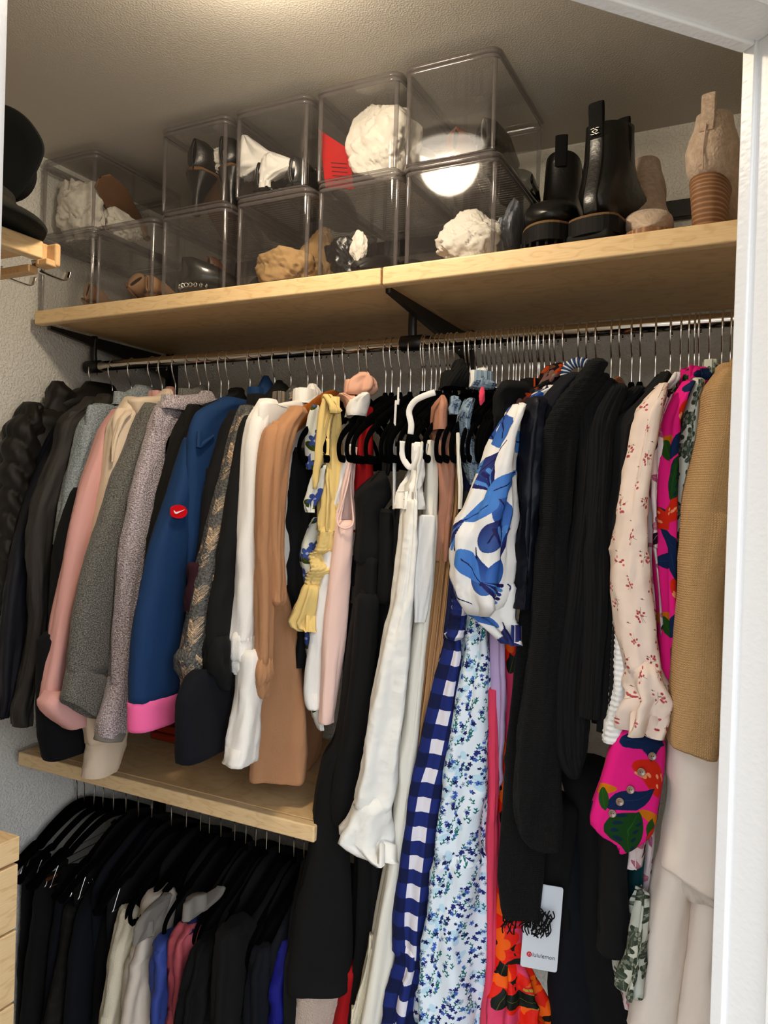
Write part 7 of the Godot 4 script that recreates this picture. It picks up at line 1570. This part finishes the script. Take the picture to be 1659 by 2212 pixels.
	piece(t, "body", "black_cloth", [.25,.729,.407,.027,.02,0, .25,.653,.416,.037,.02,0, .25,.496,.428,.033,.02,0], {"amp": 0.004, "k": 3, "seed": 274})
	t = thing("cream_skirt", "cream crinkled skirt on the lower rail", "skirt", Vector3(0.335, 0.888, 0.290))
	piece(t, "body", "cream_crinkle", [.335,.779,.449,.017,.022,0, .335,.761,.454,.02,.022,0, .335,.704,.467,.027,.022,0, .335,.634,.478,.028,.022,0, .335,.56,.488,.034,.022,0], {"wr": 0.006, "amp": 0.004, "k": 3, "seed": 275})
	t = thing("satin_skirt", "ivory satin skirt with a centre seam", "skirt", Vector3(0.390, 0.888, 0.290))
	piece(t, "body", "ivory_satin", [.39,.81,.417,.045,.026,0, .39,.762,.425,.047,.026,0, .39,.717,.438,.052,.026,0, .39,.697,.447,.057,.026,0, .39,.638,.455,.059,.026,0, .39,.561,.458,.06,.026,0], {"amp": 0.008, "k": 4, "wr": 0.005, "seed": 276})
	t = thing("blue_skirt", "periwinkle blue satin skirt", "skirt", Vector3(0.455, 0.888, 0.290))
	piece(t, "body", "periwinkle", [.455,.756,.454,.041,.022,0, .455,.733,.456,.045,.022,0, .455,.685,.459,.042,.022,0, .455,.583,.459,.039,.022,0], {"amp": 0.008, "k": 4, "seed": 277})
	t = thing("rose_skirt", "dusty rose skirt with loose folds", "skirt", Vector3(0.500, 0.888, 0.290))
	piece(t, "body", "rose_cloth", [.5,.791,.449,.023,.022,0, .5,.773,.457,.035,.022,0, .5,.723,.459,.031,.022,0, .5,.651,.461,.028,.022,0, .5,.603,.468,.02,.022,0], {"amp": 0.01, "k": 5, "wr": 0.006, "seed": 278})
	t = thing("pleated_skirt", "black pleated skirt in the middle of the lower rail", "skirt", Vector3(0.560, 0.888, 0.290))
	piece(t, "body", "black_cloth", [.56,.778,.437,.061,.025,0, .56,.734,.445,.072,.025,0, .56,.69,.454,.074,.025,0, .56,.62,.462,.078,.025,0], {"amp": 0.012, "k": 9, "m": 64, "seed": 279})
	t = thing("black_shorts", "black trousers between the pleated skirt and the navy one", "trousers", Vector3(0.630, 0.888, 0.290))
	piece(t, "body", "black_wool", [.63,.837,.471,.046,.022,0, .63,.766,.467,.055,.022,0, .63,.649,.471,.057,.022,0], {"amp": 0.006, "k": 6, "seed": 280})
	t = thing("slate_skirt", "slate navy skirt left of the royal blue one", "skirt", Vector3(0.680, 0.888, 0.290))
	piece(t, "body", "dark_navy", [.68,.795,.45,.019,.018,0, .68,.751,.454,.026,.02,0, .68,.657,.457,.025,.02,0], {"amp": 0.006, "k": 5, "seed": 281})
	t = thing("royal_skirt", "royal blue draped skirt at the right end of the lower rail", "skirt", Vector3(0.710, 0.888, 0.290))
	piece(t, "body", "royal_blue", [.71,.799,.409,.021,.018,0, .71,.781,.416,.028,.024,0, .71,.744,.424,.034,.03,0, .71,.699,.427,.035,.03,0, .71,.653,.434,.032,.029,0], {"amp": 0.01, "k": 4, "wr": 0.01, "seed": 282})
	t = thing("fluffy_sweater", "fluffy beige knit below the black jumpsuit hem", "sweater", Vector3(0.800, 0.888, 0.290))
	piece(t, "body", "beige_fur", [.778,.775,.4,.042,.05,0, .774,.734,.4,.042,.05,0, .768,.702,.4,.042,.05,0, .761,.65,.4,.042,.05,0], {"wr": 0.008, "amp": 0.004, "k": 3, "phi": 45, "seed": 283})
	t = thing("red_skirt", "plain red skirt beside the fluffy beige knit", "skirt", Vector3(0.860, 0.888, 0.290))
	piece(t, "body", "red_cloth", [.83,.78,.38,.017,.04,0, .827,.739,.38,.016,.04,0, .824,.708,.38,.018,.04,0, .819,.657,.38,.022,.04,0], {"amp": 0.004, "k": 3, "phi": 45, "seed": 284})
	t = thing("navy_hoodie", "navy cardigan sloping across the lower hangers", "sweater", Vector3(0.500, 0.888, 0.290))
	piece(t, "body", "navy_dress", [.5,.81,.353,.017,.018,0, .5,.806,.374,.038,.02,0, .5,.796,.407,.052,.02,0, .5,.786,.423,.049,.02,0, .5,.777,.436,.023,.02,0], {"amp": 0.004, "k": 3, "seed": 285})
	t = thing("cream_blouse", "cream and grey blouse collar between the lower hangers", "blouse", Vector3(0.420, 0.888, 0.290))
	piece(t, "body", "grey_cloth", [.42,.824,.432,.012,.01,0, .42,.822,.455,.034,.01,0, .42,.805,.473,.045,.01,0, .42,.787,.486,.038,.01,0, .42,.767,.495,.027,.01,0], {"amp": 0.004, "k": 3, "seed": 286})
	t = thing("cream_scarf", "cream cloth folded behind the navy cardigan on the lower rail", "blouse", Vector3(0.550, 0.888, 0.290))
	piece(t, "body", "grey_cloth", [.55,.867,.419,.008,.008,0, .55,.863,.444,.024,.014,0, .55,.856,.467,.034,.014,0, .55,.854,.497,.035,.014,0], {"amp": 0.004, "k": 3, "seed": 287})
	t = thing("lace_camisole", "black lace-edged camisole against the black jumpsuit", "top", Vector3(0.740, 0.888, 0.290))
	piece(t, "body", "black_wool", [.74,.955,.382,.016,.013,0, .74,.923,.389,.016,.013,0, .74,.883,.406,.017,.014,0, .74,.84,.414,.018,.015,0, .74,.774,.421,.019,.016,0, .74,.749,.426,.018,.015,0], {"wr": 0.006, "amp": 0.006, "k": 7, "seed": 288})

func torus(inner: float, outer: float) -> TorusMesh:
	var t := TorusMesh.new()
	t.inner_radius = inner
	t.outer_radius = outer
	t.rings = 14
	t.ring_segments = 8
	return t
